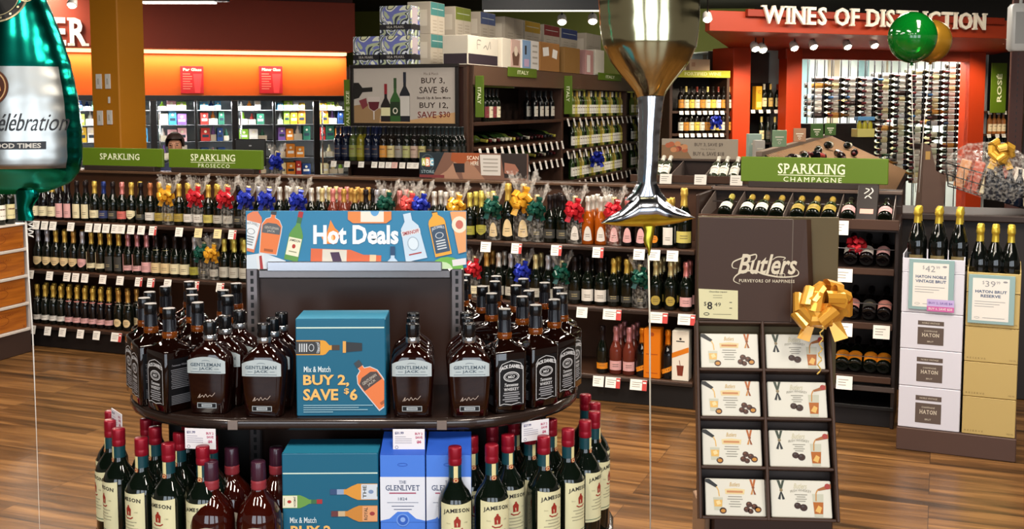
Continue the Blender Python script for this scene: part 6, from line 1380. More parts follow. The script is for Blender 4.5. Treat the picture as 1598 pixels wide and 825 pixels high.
for k in range(9): A.ell(8 + rq.random() * 30, 6 + rq.random() * 12, 5, 4, rq.choice(['#b5603c', '#c9885a', '#8a3c2c']), (0, 0), 0, 1)
A.text('BUY 3, SAVE $9', 52, 6, 96, 12, '#4a3c34', bold=.01); A.text('Mix & Match', 62, 14.5, 84, 17, '#6a5c50'); A.text('BUY 6, SAVE $18', 50, 20, 98, 27, '#4a3c34', bold=.01)
tag(m.obj('sign_card', None, G.w(x0, D0 + .46, ztb + .0005), G.a), 'tan BUY 3, SAVE $9 card with autumn flowers right of the balloon stem', 'sign')
# ------------------------------------------------------------------ Wines of Distinction portal
v0 = at_y(1108, 16, 12.5); V = Frame((v0.x, v0.y, 0), WA); zF1 = v0.z; zF0 = at_y(1110, 48, 12.5).z
REDO = mat('#b5360d', .5, var=.03); REDO2 = mat('#a33410', .55, var=.03)
xF = 5.4; SB = 1.25
def vx_(px, py, y=SB): return V.hit(px, py, y)[0]
xB = V.hit(1141, 88, SB + .2)[0]; m = MB(); m.box(0, 0, zF0, xF, .10, CEIL - .001 if False else zF1, mat('#a83a1c', .5, var=.03), .004)
m.add([(0, .1, zF0), (xF, .1, zF0), (xF, SB + .2, zF0 - .12), (xB, SB + .2, zF0 - .12)], [(0, 1, 2, 3)], REDO2); m.add([(0, .1, zF0 + .01), (xF, .1, zF0 + .01), (xF, SB + .2, zF0 + .3), (xB, SB + .2, zF0 + .3)], [(3, 2, 1, 0)], REDO2)
m.add([(0, .1, zF0), (0, .1, zF1), (xB, SB + .2, zF1), (xB, SB + .2, zF0 - .12)], [(0, 1, 2, 3)], REDO2); m.add([(0, .1, zF1), (xF, .1, zF1), (xF, SB + .2, zF1), (xB, SB + .2, zF1)], [(0, 1, 2, 3)], BRICKRED)
struct(m.obj('trim_2', None, V.o, V.a))
m = MB(); xa, za = V.hit(1165, 27, -.03); xb, zb_ = V.hit(1566, 14, -.03); z_1 = V.hit(1350, 18, -.03)[1]; m.box(xa, -.06, z_1 - .10, xb, -.0, z_1 - .02, mat('#8e2c14', .5), .004); struct(m.obj('trim_3', None, V.o, V.a))
xa, z_a = V.hit(1187, 48, -.08); xb, z_b = V.hit(1538, 33, -.08); zt_a = V.hit(1187, 16, -.08)[1]; zz0 = (V.hit(1360, 42, -.08)[1]); zz1 = V.hit(1360, 14, -.08)[1]
mb = MB(); v_, f_ = slab2d('WINES OF DISTINCTION', .02); aa = [min(p[0] for p in v_), max(p[0] for p in v_), min(p[1] for p in v_), max(p[1] for p in v_)]
mb = letters(V, -.066, 1187, 14, 1538, 44, 'WINES OF DISTINCTION', mat('#f4ead4', .5), .03, .02)
zs_ = [p[2] for p in mb.v]; za_, zb2 = min(zs_), max(zs_); mb.v = [(p[0], p[1], zz0 + (zz1 - zz0) * (p[2] - za_) / (zb2 - za_) if zb2 > za_ else zz0) for p in mb.v]
tag(mb.obj('sign_letters', None, V.o, V.a), 'cream slab letters reading WINES OF DISTINCTION on the red-orange fascia', 'sign')
zO = V.hit(1380, 94, SB)[1]; zsf = zF0 - .12
posts = [(1143, 1170), (1226, 1250), (1510, 1535)]
for i, (pa, pb) in enumerate(posts):
    m = MB(); m.box(vx_(pa, 200), SB, 0, vx_(pb, 200), SB + (.18 if i else .5), zsf + .02, REDO, .004); struct(m.obj(f'trim_{4 + i}', None, V.o, V.a))
m = MB(); m.box(vx_(1226, 100), SB + .005, zO, vx_(1535, 100), SB + .17, zsf + .02, mat('#9c3418', .5), .003); struct(m.obj('trim_7', None, V.o, V.a))
# glazed cellar behind the opening
wx0, wx1 = vx_(1250, 200), vx_(1510, 200)
m = MB(); CW = mat('#cfd6d2', .6); BE = mat('#a99a84', .6)
m.box(wx0 - .3, SB + 2.3, 0, wx1 + .5, SB + 2.4, zO + .15, CW, .002)
for k in range(7): x = wx0 - .1 + k * .55; m.box(x, SB + 2.27, 0, x + .2, SB + 2.3, zO + .15, (BE, mat('#7f9ea2', .5))[k % 2], .002)
m.box(wx0 - .05, SB + .2, 0, wx0 - .03, SB + 2.3, zO + .15, CW, .002); m.box(wx1 + .5, SB + .2, 0, wx1 + .52, SB + 2.3, zO + .15, CW, .002); m.box(wx0 - .32, SB + .2, zO + .15, wx1 + .52, SB + 2.4, zO + .17, CW, .002)
struct(m.obj('wall_cellar', None, V.o, V.a))
c = V.w((wx0 + wx1) / 2, SB + 1.0, zO + .1); area('cellar_lamp_light', c, (0, 0, V.a), wx1 - wx0, 1.4, 130, (1, .97, .9))
c = V.w((wx0 + wx1) / 2, SB + .35, zO + .1); area('cellar_lamp_light', c, (R(20), 0, V.a), wx1 - wx0, .1, 90, (1, .95, .85))
cell = thing('bottle_display_rack', 'floor-to-ceiling rack of wire columns holding horizontal bottles inside the cellar window', 'rack', V.o, V.a)
yB = SB + .42; TH = R(22)
LAY = [([1266 + k * 26 for k in range(10)], yB, 'front'), ([1255 + k * 26 for k in range(8)], yB + .36, 'rear')]
rq = random.Random(11); pal = [('white-labelled', '#20160e', '#f3efe2', '#5a1a1c')] * 11 + [('cream-labelled', '#2c2a12', '#ece0a8', '#2a2a2a')] * 3 + [('amber', '#8a5a1c', '#d9a04a', '#7a5a2a'), ('green', '#1c3a1c', '#dfe6c8', '#1c3a1c'), ('blue-capped', '#1c2a3a', '#e6ebf0', '#3a6aa0'), ('dark', '#120c0c', '#4a3a34', '#7a1c1c')]
zp = .079
for cps, yb, ly in LAY:
    for k, px in enumerate(cps):
        x = V.hit(px, 150, yb)[0]
        m = MB(); m.box(x - .006, yb - .075, .0, x + .006, yb - .062, zO + .02, mat('#2c2a2c', .4, .5), .001); m.obj('rack_post', cell)
        m = MB(); m.box(x + .12, yb - .105, .0, x + .13, yb - .095, zO + .02, mat('#2c2a2c', .4, .5), .001); m.obj('rack_post', cell)
        zt0 = V.hit(px, ((124 if k < 4 else 118 if k < 6 else 112 if k < 8 else 103)), yb)[1]; zbt = V.hit(px, (190 if px < 1340 else 292), yb)[1]
        n = int((zt0 - zbt) / zp)
        for r in range(n):
            if rq.random() < (.05 if ly == 'front' else .22): continue
            st = rq.choice(pal)
            use(('winew',) + st[1:], wine(*st[1:], h=.29, Rr=.0365, full=True), V.w(x, yb, zt0 - r * zp), 0, f'{st[0]} bottle in the lit wine wall, {nth(r)} from top, {nth(k)} {ly} column from left', 'bottle', 'bottles in the lit wine wall',
                rot=(Matrix.Rotation(V.a - TH, 3, 'Z') @ Matrix.Rotation(R(90), 3, 'Y')).to_euler())
m = MB(); x0_, x1_ = wx0 + .05, V.hit(1345, 205, yB)[0]; zq = V.hit(1300, 192, yB - .1)[1]; m.box(x0_, yB - .27, .0, x1_, yB - .12, zq, BK, .004); tag(m.obj('low_cabinet', None, V.o, V.a), 'black low cabinet under the left part of the lit wine wall', 'cabinet')
# glass pane
m = MB(); m.box(wx0, SB + .06, .05, wx1, SB + .066, zO, mat('#ffffff', .0, trans=1, ior=1.05, spec=.3), .0005); struct(m.obj('window_1', None, V.o, V.a))
# recess between the first two posts
rx0, rx1 = vx_(1170, 200), vx_(1226, 200); m = MB(); m.box(rx0 - .2, SB + .66, 0, wx0 - .06, SB + .7, zsf, mat('#4a3c34', .5, var=.15), .002); struct(m.obj('wall_recess', None, V.o, V.a))
nk = thing('niche_shelf', 'black shelf with bottles between the two left red-orange posts', 'shelf', V.o, V.a); zn = V.hit(1200, 171, SB + .3)[1]
for z in (zn, zn - .42, zn - .8): m = MB(); m.box(rx0 + .01, SB + .22, z - .03, wx0 - .07, SB + .6, z, BLACK, .003); sh = m.obj('shelf', nk)
m = MB(); m.box(rx0 + .01, SB + .6, 0, wx0 - .07, SB + .64, zn + .35, BLACK, .003); m.obj('back_panel', nk)
sh = [o for o in nk.children if o.name.startswith('shelf')][0]
for px in (1175, 1187, 1199, 1211, 1222): put_tag(sh, V.hit(px, 175, SB + .22)[0], SB + .235, zn + .0, 'w', .06, .045)
for n, (px, st) in enumerate(((1192, ('silver-foiled', '#15180f', '#d9cf9c', '#b9b4a0')), (1202, ('gold-foiled', '#15180f', '#c9a85a', '#c9a85a')), (1213, ('tall dark', '#0d0f0c', '#d9cf9c', '#8a2a20')), (1223, ('white', '#d9d4c4', '#f3efe2', '#d9c9a0')))):
    x, _ = V.hit(px, 160, SB + .3); use(('wine',) + st[1:], wine(*st[1:], h=.33), V.w(x, SB + .3, zn + .0003), V.a, f'{st[0]} bottle on the niche shelf between the red-orange posts', 'bottle', 'bottles on the niche shelf')
    x2 = V.hit(px - 4, 200, SB + .3)[0]; st2 = ('dark', '#10140c', ('#d9cf9c', '#3a3a30')[n % 2], ('#c9b46a', '#20201e')[n % 2]); use(('wine',) + st2[1:], wine(*st2[1:], h=.33), V.w(x2, SB + .3, zn - .42 + .0003), V.a, f'{"gold" if n % 2 == 0 else "black"}-capped bottle on the lower niche shelf, {nth(n)} from left', 'bottle', 'bottles on the niche shelf')
x, _ = V.hit(1181, 160, SB + .3); m = MB(); m.box(-.045, 0, 0, .045, .09, .30, mat('#e0a01c', .4), .003); P = front(-.045, -.0006, 0); m.rect(.01, .03, .08, .10, mat('#f0d070'), P); m.text('VC', .02, .2, .07, .25, INK, P, .0004); tag(m.obj('gift_box', None, V.w(x, SB + .25, zn + .0003), V.a), 'golden yellow gift box on the niche shelf', 'box')
# track lights under the fascia
tr = thing('track_light_rail', 'thin dark lighting track under the WINES OF DISTINCTION fascia', 'light', V.o, V.a); yT = .45; zT = V.hit(1300, 58, yT)[1]
m = MB(); m.box(V.hit(1135, 60, yT)[0], yT - .015, zT, V.hit(1590, 60, yT)[0], yT + .015, zT + .03, BLACK, .003); m.obj('rail', tr)
for x in (V.hit(1150, 60, yT)[0], V.hit(1340, 60, yT)[0], V.hit(1560, 60, yT)[0]): m = MB(); m.box(x - .01, yT - .01, zT + .03, x + .01, yT + .01, zF0 + .01, BLACK, .002); m.obj('rail_stem', tr)
def spot(fr, px, py, yl, label, zr=None, on=True, power=16, tilt=35):
    x, z = fr.hit(px, py, yl); root = thing('spotlight', label, 'light', fr.w(x, yl, z), fr.a, None)
    m = MB(); m.lathe([(.03, .09), (.045, .07), (.055, 0), (.05, -.005)], mat('#b9b4ac', .35) if on else BLACK, 16, Matrix.Rotation(R(-tilt), 4, 'X')); m.obj('lamp_can', root)
    m = MB(); m.lathe([(0, -.03), (.03, -.024), (.046, -.004), (0, -.002)], mat('#fff2d6', .4, emit=14) if on else mat('#d9d2c6', .3, emit=.6), 16, Matrix.Rotation(R(-tilt), 4, 'X')); m.obj('bulb', root)
    m = MB(); m.tube([(0, 0, .07), (0, .0, (zr or z + .15) - z)], .007, BLACK); m.obj('stem', root)
    return root
for n, (px, py, on) in enumerate(((1179, 76, True), (1191, 78, True), (1240, 75, True), (1270, 73, False), (1323, 73, True), (1365, 71, False), (1567, 64, True), (1577, 68, True))):
    spot(V, px, py, yT, f'track spotlight, {nth(n)} from left under the WINES OF DISTINCTION fascia', zT)
    if on: c = V.w(V.hit(px, py, yT)[0], yT - .02, V.hit(px, py, yT)[1] - .05); l = bpy.data.lights.new('spot_bulb_light', 'SPOT'); l.energy = 45; l.spot_size = R(95); l.spot_blend = .6; l.color = (1, .85, .62); l.shadow_soft_size = .04; o = bpy.data.objects.new('spot_bulb_light', l); COL.objects.link(o); o.location = c; o.rotation_euler = (R(38), 0, V.a)
m = MB(); x, z = V.hit(1357, 50, yT - .1); m.box(x - .09, yT - .1, z - .03, x + .09, yT - .09, z + .03, mat('#c9a08a', .5), .002); m.tube([(x, yT - .09, z), (x, yT, zT + .01)], .004, BLACK); m.text('W. ROSE', x - .07, z - .015, x + .07, z + .015, RED, lambda u, v, w=0: (u, yT - .1006 - w, v)); tag(m.obj('small_sign', None, V.o, V.a), 'tiny pink sign hanging under the fascia, left of the balloons', 'sign')
# ------------------------------------------------------------------ fortified wine rack
fo = thing('wine_rack', 'dark fortified wine rack with a yellow-green header, left of the portal', 'shelf', V.o, V.a); yF = SB + .0
fx0, fx1 = V.hit(1047, 170, yF)[0], V.hit(1136, 170, yF)[0]; fz = V.hit(1095, 110, yF)[1]; fzb = V.hit(1095, 121, yF)[1]
m = MB(); m.box(fx0, yF + .42, 0, fx1, yF + .46, fz, BK, .003); m.obj('back_panel', fo)
for x in (fx0, fx1): m = MB(); m.box(x - .02, yF, 0, x + .02, yF + .42, fz - .002, RK, .003); m.obj('upright', fo)
m = MB(); m.box(fx0 - .02, yF - .012, fzb, fx1 + .02, yF, fz, mat('#b5b52c', .5), .002); m.text('FORTIFIED WINE', fx0 + (fx1 - fx0) * .22, fzb + .025, fx0 + (fx1 - fx0) * .86, fz - .02, mat('#efeaa0'), lambda u, v, w=0: (u, yF - .0126 - w, v), 0, bold=.03); m.box(fx0 - .02, yF, fz - .02, fx1 + .02, yF + .46, fz, RK, .001); m.obj('green_header', fo)
zf = [V.hit(1100, 173, yF)[1], V.hit(1100, 208, yF)[1]]; zf.append(zf[1] - .35)
for z in zf:
    m = MB(); m.box(fx0 + .02, yF, z - .03, fx1 - .02, yF + .42, z, RK, .002); sh = m.obj('shelf', fo)
    for px in (1062, 1071, 1080, 1090, 1099, 1108, 1117, 1126): put_tag(sh, V.hit(px, 178, yF)[0], yF, z + .0, 'w', .055, .045)
pf = [('orange-labelled', '#15100c', '#c9862c', '#15100c'), ('white-labelled', '#120d0a', '#e2dccb', '#6a2a20'), ('yellow-labelled', '#120d0a', '#d9c04a', '#15100c'), ('cream-labelled', '#14140c', '#e9dfb8', '#c9b46a')]
for k in range(2):
    wrow(V, [1062 + 7.2 * q for q in range(10)], 165, yF + .07, zf[k], [pf[(q * 3 + k) % 4] for q in range(10)], 'bottle', ('upper', 'lower')[k] + ' fortified wine shelf', 'fortified wine bottles', 0, gap=.076)
bl = bow(GC['blue'], .09, 9).obj('gift_bow', None, V.w(V.hit(1117, 189, yF - .05)[0], yF - .05, V.hit(1117, 189, yF - .05)[1])); tag(bl, 'blue gift bow on the lower fortified wine shelf', 'bow'); m = MB(); m.tube([(0, .02, -.02), (.02, .08, -.03)], .01, mat('#122a60', .3)); m.obj('bow_tie', bl)
for px0, px1, c, lab in ((1076, 1108, '#cfae8a', 'peach cardboard carton on top of the fortified wine rack'), (1058, 1071, '#d9c9b4', 'small cream carton on top of the fortified wine rack')):
    x0, _ = V.hit(px0, 100, yF + .05); x1, _ = V.hit(px1, 100, yF + .05); m = MB(); h = .14 if px0 > 1070 else .09; m.box(x0, yF + .05, fz + .0005, x1, yF + .3, fz + h, mat(c, .6), .003); m.rect(x0 + .03, fz + .05, x0 + .08, fz + .1, mat('#b98a6a'), lambda u, v, w=0: (u, yF + .0494 - w, v)); tag(m.obj('carton', None, V.o, V.a), lab, 'box')
# ------------------------------------------------------------------ rosé shelf, rails and speaker at the far right
ro = thing('wine_rack', 'dark rosé wine shelf right of the red-orange post', 'shelf', V.o, V.a); yR = SB + .05; qx0, qx1 = V.hit(1537, 170, yR)[0], V.hit(1585, 170, yR)[0]
m = MB(); m.box(qx0 + .02, yR + .4, 0, qx1 + 1.2, yR + .44, zF1, BK, .002); m.obj('back_panel', ro); m = MB(); m.box(qx0 - .03, SB + .19, 0, qx0 - .005, yR + .44, zsf, BK, .002); m.obj('side_panel', ro)
zr = [V.hit(1555, q, yR)[1] for q in (173, 209, 238, 272)]
for z in zr:
    m = MB(); m.box(qx0, yR, z - .03, qx1, yR + .4, z, RK, .002); sh = m.obj('shelf', ro)
    for px in (1543, 1556, 1566): put_tag(sh, V.hit(px, 178, yR)[0], yR, z + .0, 'w', .07, .05)
for k, (z, st) in enumerate(zip(zr[1:3], ([('amber rosé', '#b5703a', '#e2cfa8', '#c98a5a')], [('dark', '#10140c', '#d9cf9c', '#c9b46a'), ('white-labelled', '#10140c', '#e9e6da', '#15100c')]))):
    wrow(V, [1544, 1551, 1558, 1565], 200, yR + .06, z, st, 'bottle', ('second', 'third')[k] + ' level of the rosé shelf', 'bottles on the rosé shelf')
strip_sign(V, 1547, 1568, 98, 176, yR - .10, 'ROSÉ', 'vertical green sign reading ROSÉ right of the red-orange post', True, True)
def near(px, py, Y): return at_y(px, py, Y)
ga = thing('shelf_upright', 'perforated dark red-brown gondola upright at the right edge of the picture', 'shelf', near(1581, 300, 8.6).xy.to_3d(), R(-15))
m = MB(); m.box(-.05, 0, 0, .05, .06, 2.75, mat('#4a2418', .55, var=.08), .004); m.obj('post', ga); m = MB(); P = front(-.002, -.0006, 0)
for k in range(40): m.rect(0, 1.0 + k * .045, .006, 1.02 + k * .045, BLACK, P)
m.obj('slots', ga); m = MB(); m.box(.06, .02, 0, .5, .06, 2.6, mat('#2c1c18', .5, var=.08), .004); m.obj('side_panel', ga); m = MB(); m.box(.05, -.03, 1.09, .5, .02, 1.13, mat('#8a5236', .45), .004); m.obj('shelf_bar', ga)
s0 = near(1592, 42, 8.0); m = MB(); m.loft([(-.17, .06, .06, .02), (-.15, .075, .075, .02), (.14, .075, .075, .02), (.16, .06, .06, .02)], mat('#b9b9b6', .4), 3); m.tube([(0, 0, .16), (0, 0, CEIL - s0.z)], .012, mat('#b9b9b6', .4)); m.rect(-.05, -.12, .05, .1, mat('#8d8d8a', .5), front(0, -.0756, 0)); tag(m.obj('wall_speaker', None, s0, R(-10)), 'pale grey hanging speaker at the upper right edge', 'speaker')
# ------------------------------------------------------------------ slanted wine table behind the green champagne sign
tq = at_z(1190, 240, 1.38); T = Frame((tq.x, tq.y, 0), RA); Lt_ = 5.5
tb = thing('tasting_table', 'long slanted bottle rack table behind the SPARKLING CHAMPAGNE sign', 'table', T.o, T.a)
m = MB(); m.box(0, 0, 1.36, Lt_, .05, 1.40, mat('#7a6858', .5), .004); m.obj('ridge_rail', tb); m = MB(); slab(m, 0, Lt_, -.9, .93, 0, 1.34, .02, mat('#160d08', .9, spec=.05)); m.obj('slanted_top', tb); m = MB(); m.box(0, -.88, 0, Lt_, .0, .9, BK, .004); m.obj('cabinet_body', tb)
m = MB()
for k in range(int(Lt_ / .11)): m.tube([(k * .11 + .05, -.88, .97), (k * .11 + .05, -.02, 1.37)], .005, mat('#b08a66', .5, .2), 5)
m.obj('wire_rack', tb)
for n, (xx, yy_, a_) in enumerate(((.35, -.22, 80), (.9, -.2, 100), (1.5, -.3, 70), (2.1, -.2, 95), (2.7, -.32, 110), (3.3, -.2, 85), (.6, -.55, 95), (1.2, -.6, 84), (2.4, -.6, 100), (3.0, -.62, 75), (3.9, -.4, 92), (4.5, -.3, 84))):
    st = RW[n % 4]; use(('wine', ) + st[1:], wine(*st[1:]), T.w(xx, yy_, 1.34 + yy_ * .4556 + .09), 0, f'dark wine bottle lying on the slanted rack table, {nth(n)} from the near end', 'bottle', 'bottles on the slanted table',
        rot=(Matrix.Rotation(T.a, 3, 'Z') @ Matrix.Rotation(math.atan(.4556), 3, 'X') @ Matrix.Rotation(R(a_ - 90), 3, 'Z') @ Matrix.Rotation(-R(90), 3, 'Y')).to_euler())
def card(px0, px1, py0, py1, z, c, lab, cat='sign', d=.012, mark=True, kind='sign_card'):
    q = at_z(px0, py1, z); e = at_y(px1, py0, q.y); m = MB(); W, h = e.x - q.x, e.z - z; m.box(0, 0, 0, W, d, h, mat(c, .5), .002)
    if mark: P = front(0, -.0006, 0); m.rect(W * .2, h * .55, W * .8, h * .62, mat('#d9d4c0', .5), P); m.rect(W * .3, h * .4, W * .7, h * .45, mat('#d9d4c0', .5), P); m.ring(W / 2, h * .25, W * .1, mat('#d9d4c0', .5), P, 0, W * .03, n=12)
    return tag(m.obj(kind, None, q), lab, cat)
card(1205, 1228, 203, 229, 1.40, '#7f9a78', 'pale green card standing on the slanted table rail'); card(1238, 1258, 200, 221, 1.401, '#9a7458', 'brown card standing on the slanted table rail'); card(1265, 1285, 193, 215, 1.4, '#33501c', 'dark green card on the slanted table rail, left of its twin'); card(1287, 1305, 192, 211, 1.4, '#33501c', 'dark green card on the slanted table rail, right of its twin')
card(1168, 1189, 209, 246, 1.31, '#9fb5a8', 'pale blue-green paper bag by the slanted table', 'bag', .10, True, 'paper_bag'); card(1178, 1194, 219, 250, 1.30, '#b5aea4', 'small grey pamphlet box left of the green champagne sign', 'box', .1, True, 'pamphlet_box')
q = at_z(1338, 214, 1.36); ca = thing('bottle_carrier', 'cardboard carrier of yellow wine bottles with a blue top on the slanted table', 'bottle pack', q, R(10)); m = MB(); m.box(0, 0, 0, .22, .16, .10, mat('#a8a05a', .5), .003); m.obj('carton', ca)
m = MB()
for k in range(3): m.lathe([(.03, .01), (.03, .15), (.012, .2), (.012, .24)], mat('#8a8420', .15), 10, off=(.04 + k * .07, .04))
m.box(0, 0, .2, .22, .1, .245, mat('#4a7aa0', .5), .003); m.obj('bottles', ca)
# ------------------------------------------------------------------ ceiling fittings
q0 = at_y(752, 16, 11.5); q1 = at_y(936, 16, 11.5); li = thing('linear_light', 'long black ceiling light with a thin glowing edge, left of the glass balloon', 'light', ((q0.x + q1.x) / 2, 11.5, q0.z)); L_ = (q1.x - q0.x + .5) / 2
m = MB(); m.box(-L_ + .25, 0, 0.0, L_ + .2, .14, .11, BLACK, .004); m.obj('housing', li); m = MB(); m.box(-L_ + .27, -.012, -.012, L_ + .2, .02, .0, mat('#efe9dd', .4, emit=2.2), .002); m.obj('diffuser', li)
for x in (-.4, .5): m = MB(); m.tube([(x, .07, .1), (x, .07, CEIL - q0.z)], .006, BLACK); m.obj('hanger', li)
q0 = at_y(225, 5, 11.0); li = thing('linear_light', 'short glowing strip light at the ceiling right of the mustard pillar', 'light', (q0.x + .3, 11.0, q0.z)); m = MB(); m.box(-.35, 0, .02, .5, .12, .10, BLACK, .004); m.obj('housing', li); m = MB(); m.box(-.33, -.01, 0, .38, .1, .02, mat('#efe9dd', .4, emit=1.6), .002); m.obj('diffuser', li)
m = MB(); m.tube([(0.1, .07, .1), (.1, .07, CEIL - q0.z)], .006, BLACK); m.obj('hanger', li)
for px, py, lab in ((877, 34, 'white spotlight head on the dark ceiling, left of the glass balloon'), (925, 33, 'white spotlight head right beside the glass balloon rim'), (112, 8, 'small spotlight on the dark ceiling left of the pillar'), (1104, 30, 'small spotlight head between glass balloon and red-orange fascia')):
    q = at_y(px, py, 12.0); fr = Frame((q.x, q.y, 0), 0); spot(fr, px, py, 0, lab, CEIL - .001)
# ------------------------------------------------------------------ crate display at the left edge
k0 = at_z(47, 549, 0); CA = math.atan2(-.97, -.24); Q = Frame((k0.x, k0.y, 0), R(72)); CWD = crate_wood()
def crz(py): return Q.hit(44, py, 0)[1]
zc = [crz(q) for q in (510, 470, 427, 385, 347)]
cb = thing('crate_display', 'white-trimmed display base at the left edge carrying wooden wine crates', 'display stand', Q.o, Q.a)
m = MB(); m.box(-1.5, .0, 0, .02, .55, zc[0] - .02, mat('#3a2a24', .5), .005); m.obj('plinth', cb)
m = MB(); m.box(-.0, -.004, zc[0] - .02, .02, .55, zc[4], mat('#b9aea6', .4), .003); m.obj('end_post', cb)
for k in range(4):
    m = MB(); m.box(-1.5, -.012, zc[k] - .022, .0, .55, zc[k] - .002, mat('#cfc6bd', .35), .003); m.obj('white_trim', cb)
m = MB(); m.box(-1.5, -.012, zc[4] - .012, .0, .55, zc[4], mat('#cfc6bd', .35), .003); m.obj('white_trim', cb)
for k in range(4):
    for j in range(3):
        x1 = -.02 - j * .48; h = zc[k + 1] - zc[k] - .022 if k < 3 else zc[k + 1] - zc[k] - .014; m = MB(); m.box(x1 - .46, .0, zc[k], x1, .5, zc[k] + h - .001, CWD, .004); P = lambda u, v, w=0: (u, -.0006 - w, v)
        dk = mat('#7a3a10', .5); m.ring(x1 - .23, zc[k] + h / 2, .06, dk, P, 0, .004, .03); m.text('CHATEAU', x1 - .33, zc[k] + h * .68, x1 - .13, zc[k] + h * .76, dk, P)
        for cx in (x1 - .43, x1 - .03): m.rect(cx - .006, zc[k] + .01, cx + .006, zc[k] + .02, dk, P)
        tag(m.obj('wooden_crate', None, Q.o, Q.a), f'orange-brown wooden wine crate, {["lowest", "second lowest", "third", "topmost"][k]} layer, {nth(j)} from the corner at left', 'crate', 'wooden wine crates')
for j in range(6):
    for r in range(2):
        st = [('dark', '#0c120a', '#d9cf9c', '#b9b0a4'), ('dark', '#0c120a', '#e9e6da', '#3a2a6a'), ('dark', '#0c120a', '#c9bf9c', '#c9c4bc')][j % 3]
        use(('wine',) + st[1:], wine(*st[1:]), Q.w(-.07 - j * .09, .07 + r * .09, zc[4] + .0004), Q.a - R(20), f'dark wine bottle on the crate display, {nth(j)} from its corner, {"front" if r == 0 else "second"} row', 'bottle', 'bottles on the crate display')
# ------------------------------------------------------------------ boxed champagne stacks
h0 = at_z(1398, 700, 0); h1 = at_z(1585, 722, 0); HF = Frame((h0.x, h0.y, 0), math.atan2(h1.y - h0.y, h1.x - h0.x)); HL = (h1 - h0).length
hb = thing('pallet_base', 'low grey-brown cardboard base under the white and gold champagne cases', 'base', HF.o, HF.a); z0 = HF.hit(1398, 665, 0)[1]
m = MB(); m.box(0, 0, 0, HL, .42, z0, mat('#4c352c', .6, var=.04), .004); m.obj('base_box', hb); m = MB(); m.box(.01, .01, z0, HL - .01, .41, z0 + .002, mat('#3a2d29', .6), .0005); m.obj('top_lid', hb)
z0 += .0026
xs_ = HF.hit(1500, 650, 0)[0]
WC = mat('#cfcdd6', .45); LBK = mat('#5a4c44', .45)
whz = [z0] + [HF.hit(1450, q, 0)[1] for q in (604.5, 546, 489)] ; hts = [whz[1] - whz[0], whz[2] - whz[1], whz[3] - whz[2]]
def wcase(h, top=False):
    m = MB(); W = xs_ - .012; m.box(0, 0, 0, W, .40, h, WC, .003); P = front(0, -.0006, 0)
    if not top:
        x0, x1 = W * .28, W * .70; m.rect(x0, h * .14, x1, h * .62, LBK, P); m.rect(x0, h * .68, x1, h * .80, LBK, P); c_ = mat('#cfc4b0', .5); m.text('HATON', x0 + .02, h * .36, x1 - .02, h * .46, c_, P, .0004, slab=True, bold=.02); m.text('CHAMPAGNE', x0 + .03, h * .5, x1 - .03, h * .54, c_, P, .0004); m.text('BRUT', W * .44, h * .21, W * .54, h * .25, c_, P, .0004); m.text('NOBLE VINTAGE', x0 + .02, h * .72, x1 - .02, h * .76, c_, P, .0004)
    return m
for k in range(3): tag(wcase(hts[k] - .002).obj('champagne_case', None, HF.w(.005, .005, whz[k]), HF.a), f'white HATON champagne case, {["bottom", "middle", "upper"][k]} one of the labelled stack', 'box', 'white champagne cases')
ztw = HF.hit(1450, 426, 0)[1]; tag(wcase(ztw - whz[3] - .001, True).obj('champagne_case', None, HF.w(.005, .005, whz[3]), HF.a), 'white champagne case behind the $42 price sign', 'box', 'white champagne cases')
ztt = HF.hit(1450, 404, 0)[1]
def tray(x0, x1, z0, z1, mt, lab):
    m = MB(); W = x1 - x0; m.box(0, 0, 0, W, .40, .01, mt, .001); m.box(0, 0, .01, W, .006, z1 - z0, mt, .001); m.box(0, .394, .01, W, .40, z1 - z0, mt, .001); m.box(0, .006, .01, .006, .394, z1 - z0 + .02, mt, .001); m.box(W - .006, .006, .01, W, .394, z1 - z0 + .015, mt, .001)
    return tag(m.obj('open_case', None, HF.w(x0, .005, z0), HF.a), lab, 'box')
tray(.005, xs_ - .007, ztw, ztt, WC, 'open white case on top, holding the left group of dark champagne bottles')
GM = mat('#c0a668', .45, .25); xg0, xg1 = xs_ + .004, HL - .008
gz = [z0] + [HF.hit(1545, q, 0)[1] for q in (621, 566, 511, 457)]
for k in range(4):
    m = MB(); W = xg1 - xg0; h = gz[k + 1] - gz[k] - .0025; m.box(0, 0, 0, W, .38, h, GM, .003); P = front(0, -.0006, 0); m.text('RESERVE', .012, .014, W * .4, .022, mat('#7a6438', .5), P, 0, sp=1.6); m.text('750 ML', W * .84, .014, W * .97, .021, mat('#7a6438', .5), P); m.rect(.004, h * .985, W - .004, h * .99, mat('#6a5832'), P)
    tag(m.obj('champagne_case', None, HF.w(xg0, .005, gz[k]), HF.a), f'gold champagne case, {["bottom", "second from bottom", "third from bottom", "topmost closed"][k]} one of the gold stack', 'box', 'gold champagne cases')
gtt = HF.hit(1545, 426, 0)[1]; tray(xg0, xg1, gz[4] + .001, gtt, GM, 'open gold case on top, holding the right group of dark champagne bottles')
def hat():
    m = MB(); m.lathe([(.02, .005), (.04, 0), (.0445, .006), (.0445, .13), (.041, .155), (.03, .195), (.020, .225), (.0165, .24)], mat('#080a08', .05, coat=.5), 22); o = m.obj('champagne_bottle')
    m = MB(); m.lathe([(.0195, .222), (.0172, .24), (.0158, .262), (.0158, .272), (.0192, .276), (.0195, .288), (.0175, .293), (.0178, .306), (.0125, .3125), (0, .313)], mat('#c9ad3c', .3, .6), 18); m.obj('gold_foil', o)
    m = MB(); P = cyl(.0448); patch(m, mat('#7a6a44', .4, .3), P, -.035, .035, lambda q: .055, lambda q: .075, 8); m.obj('neck_label', o); return o
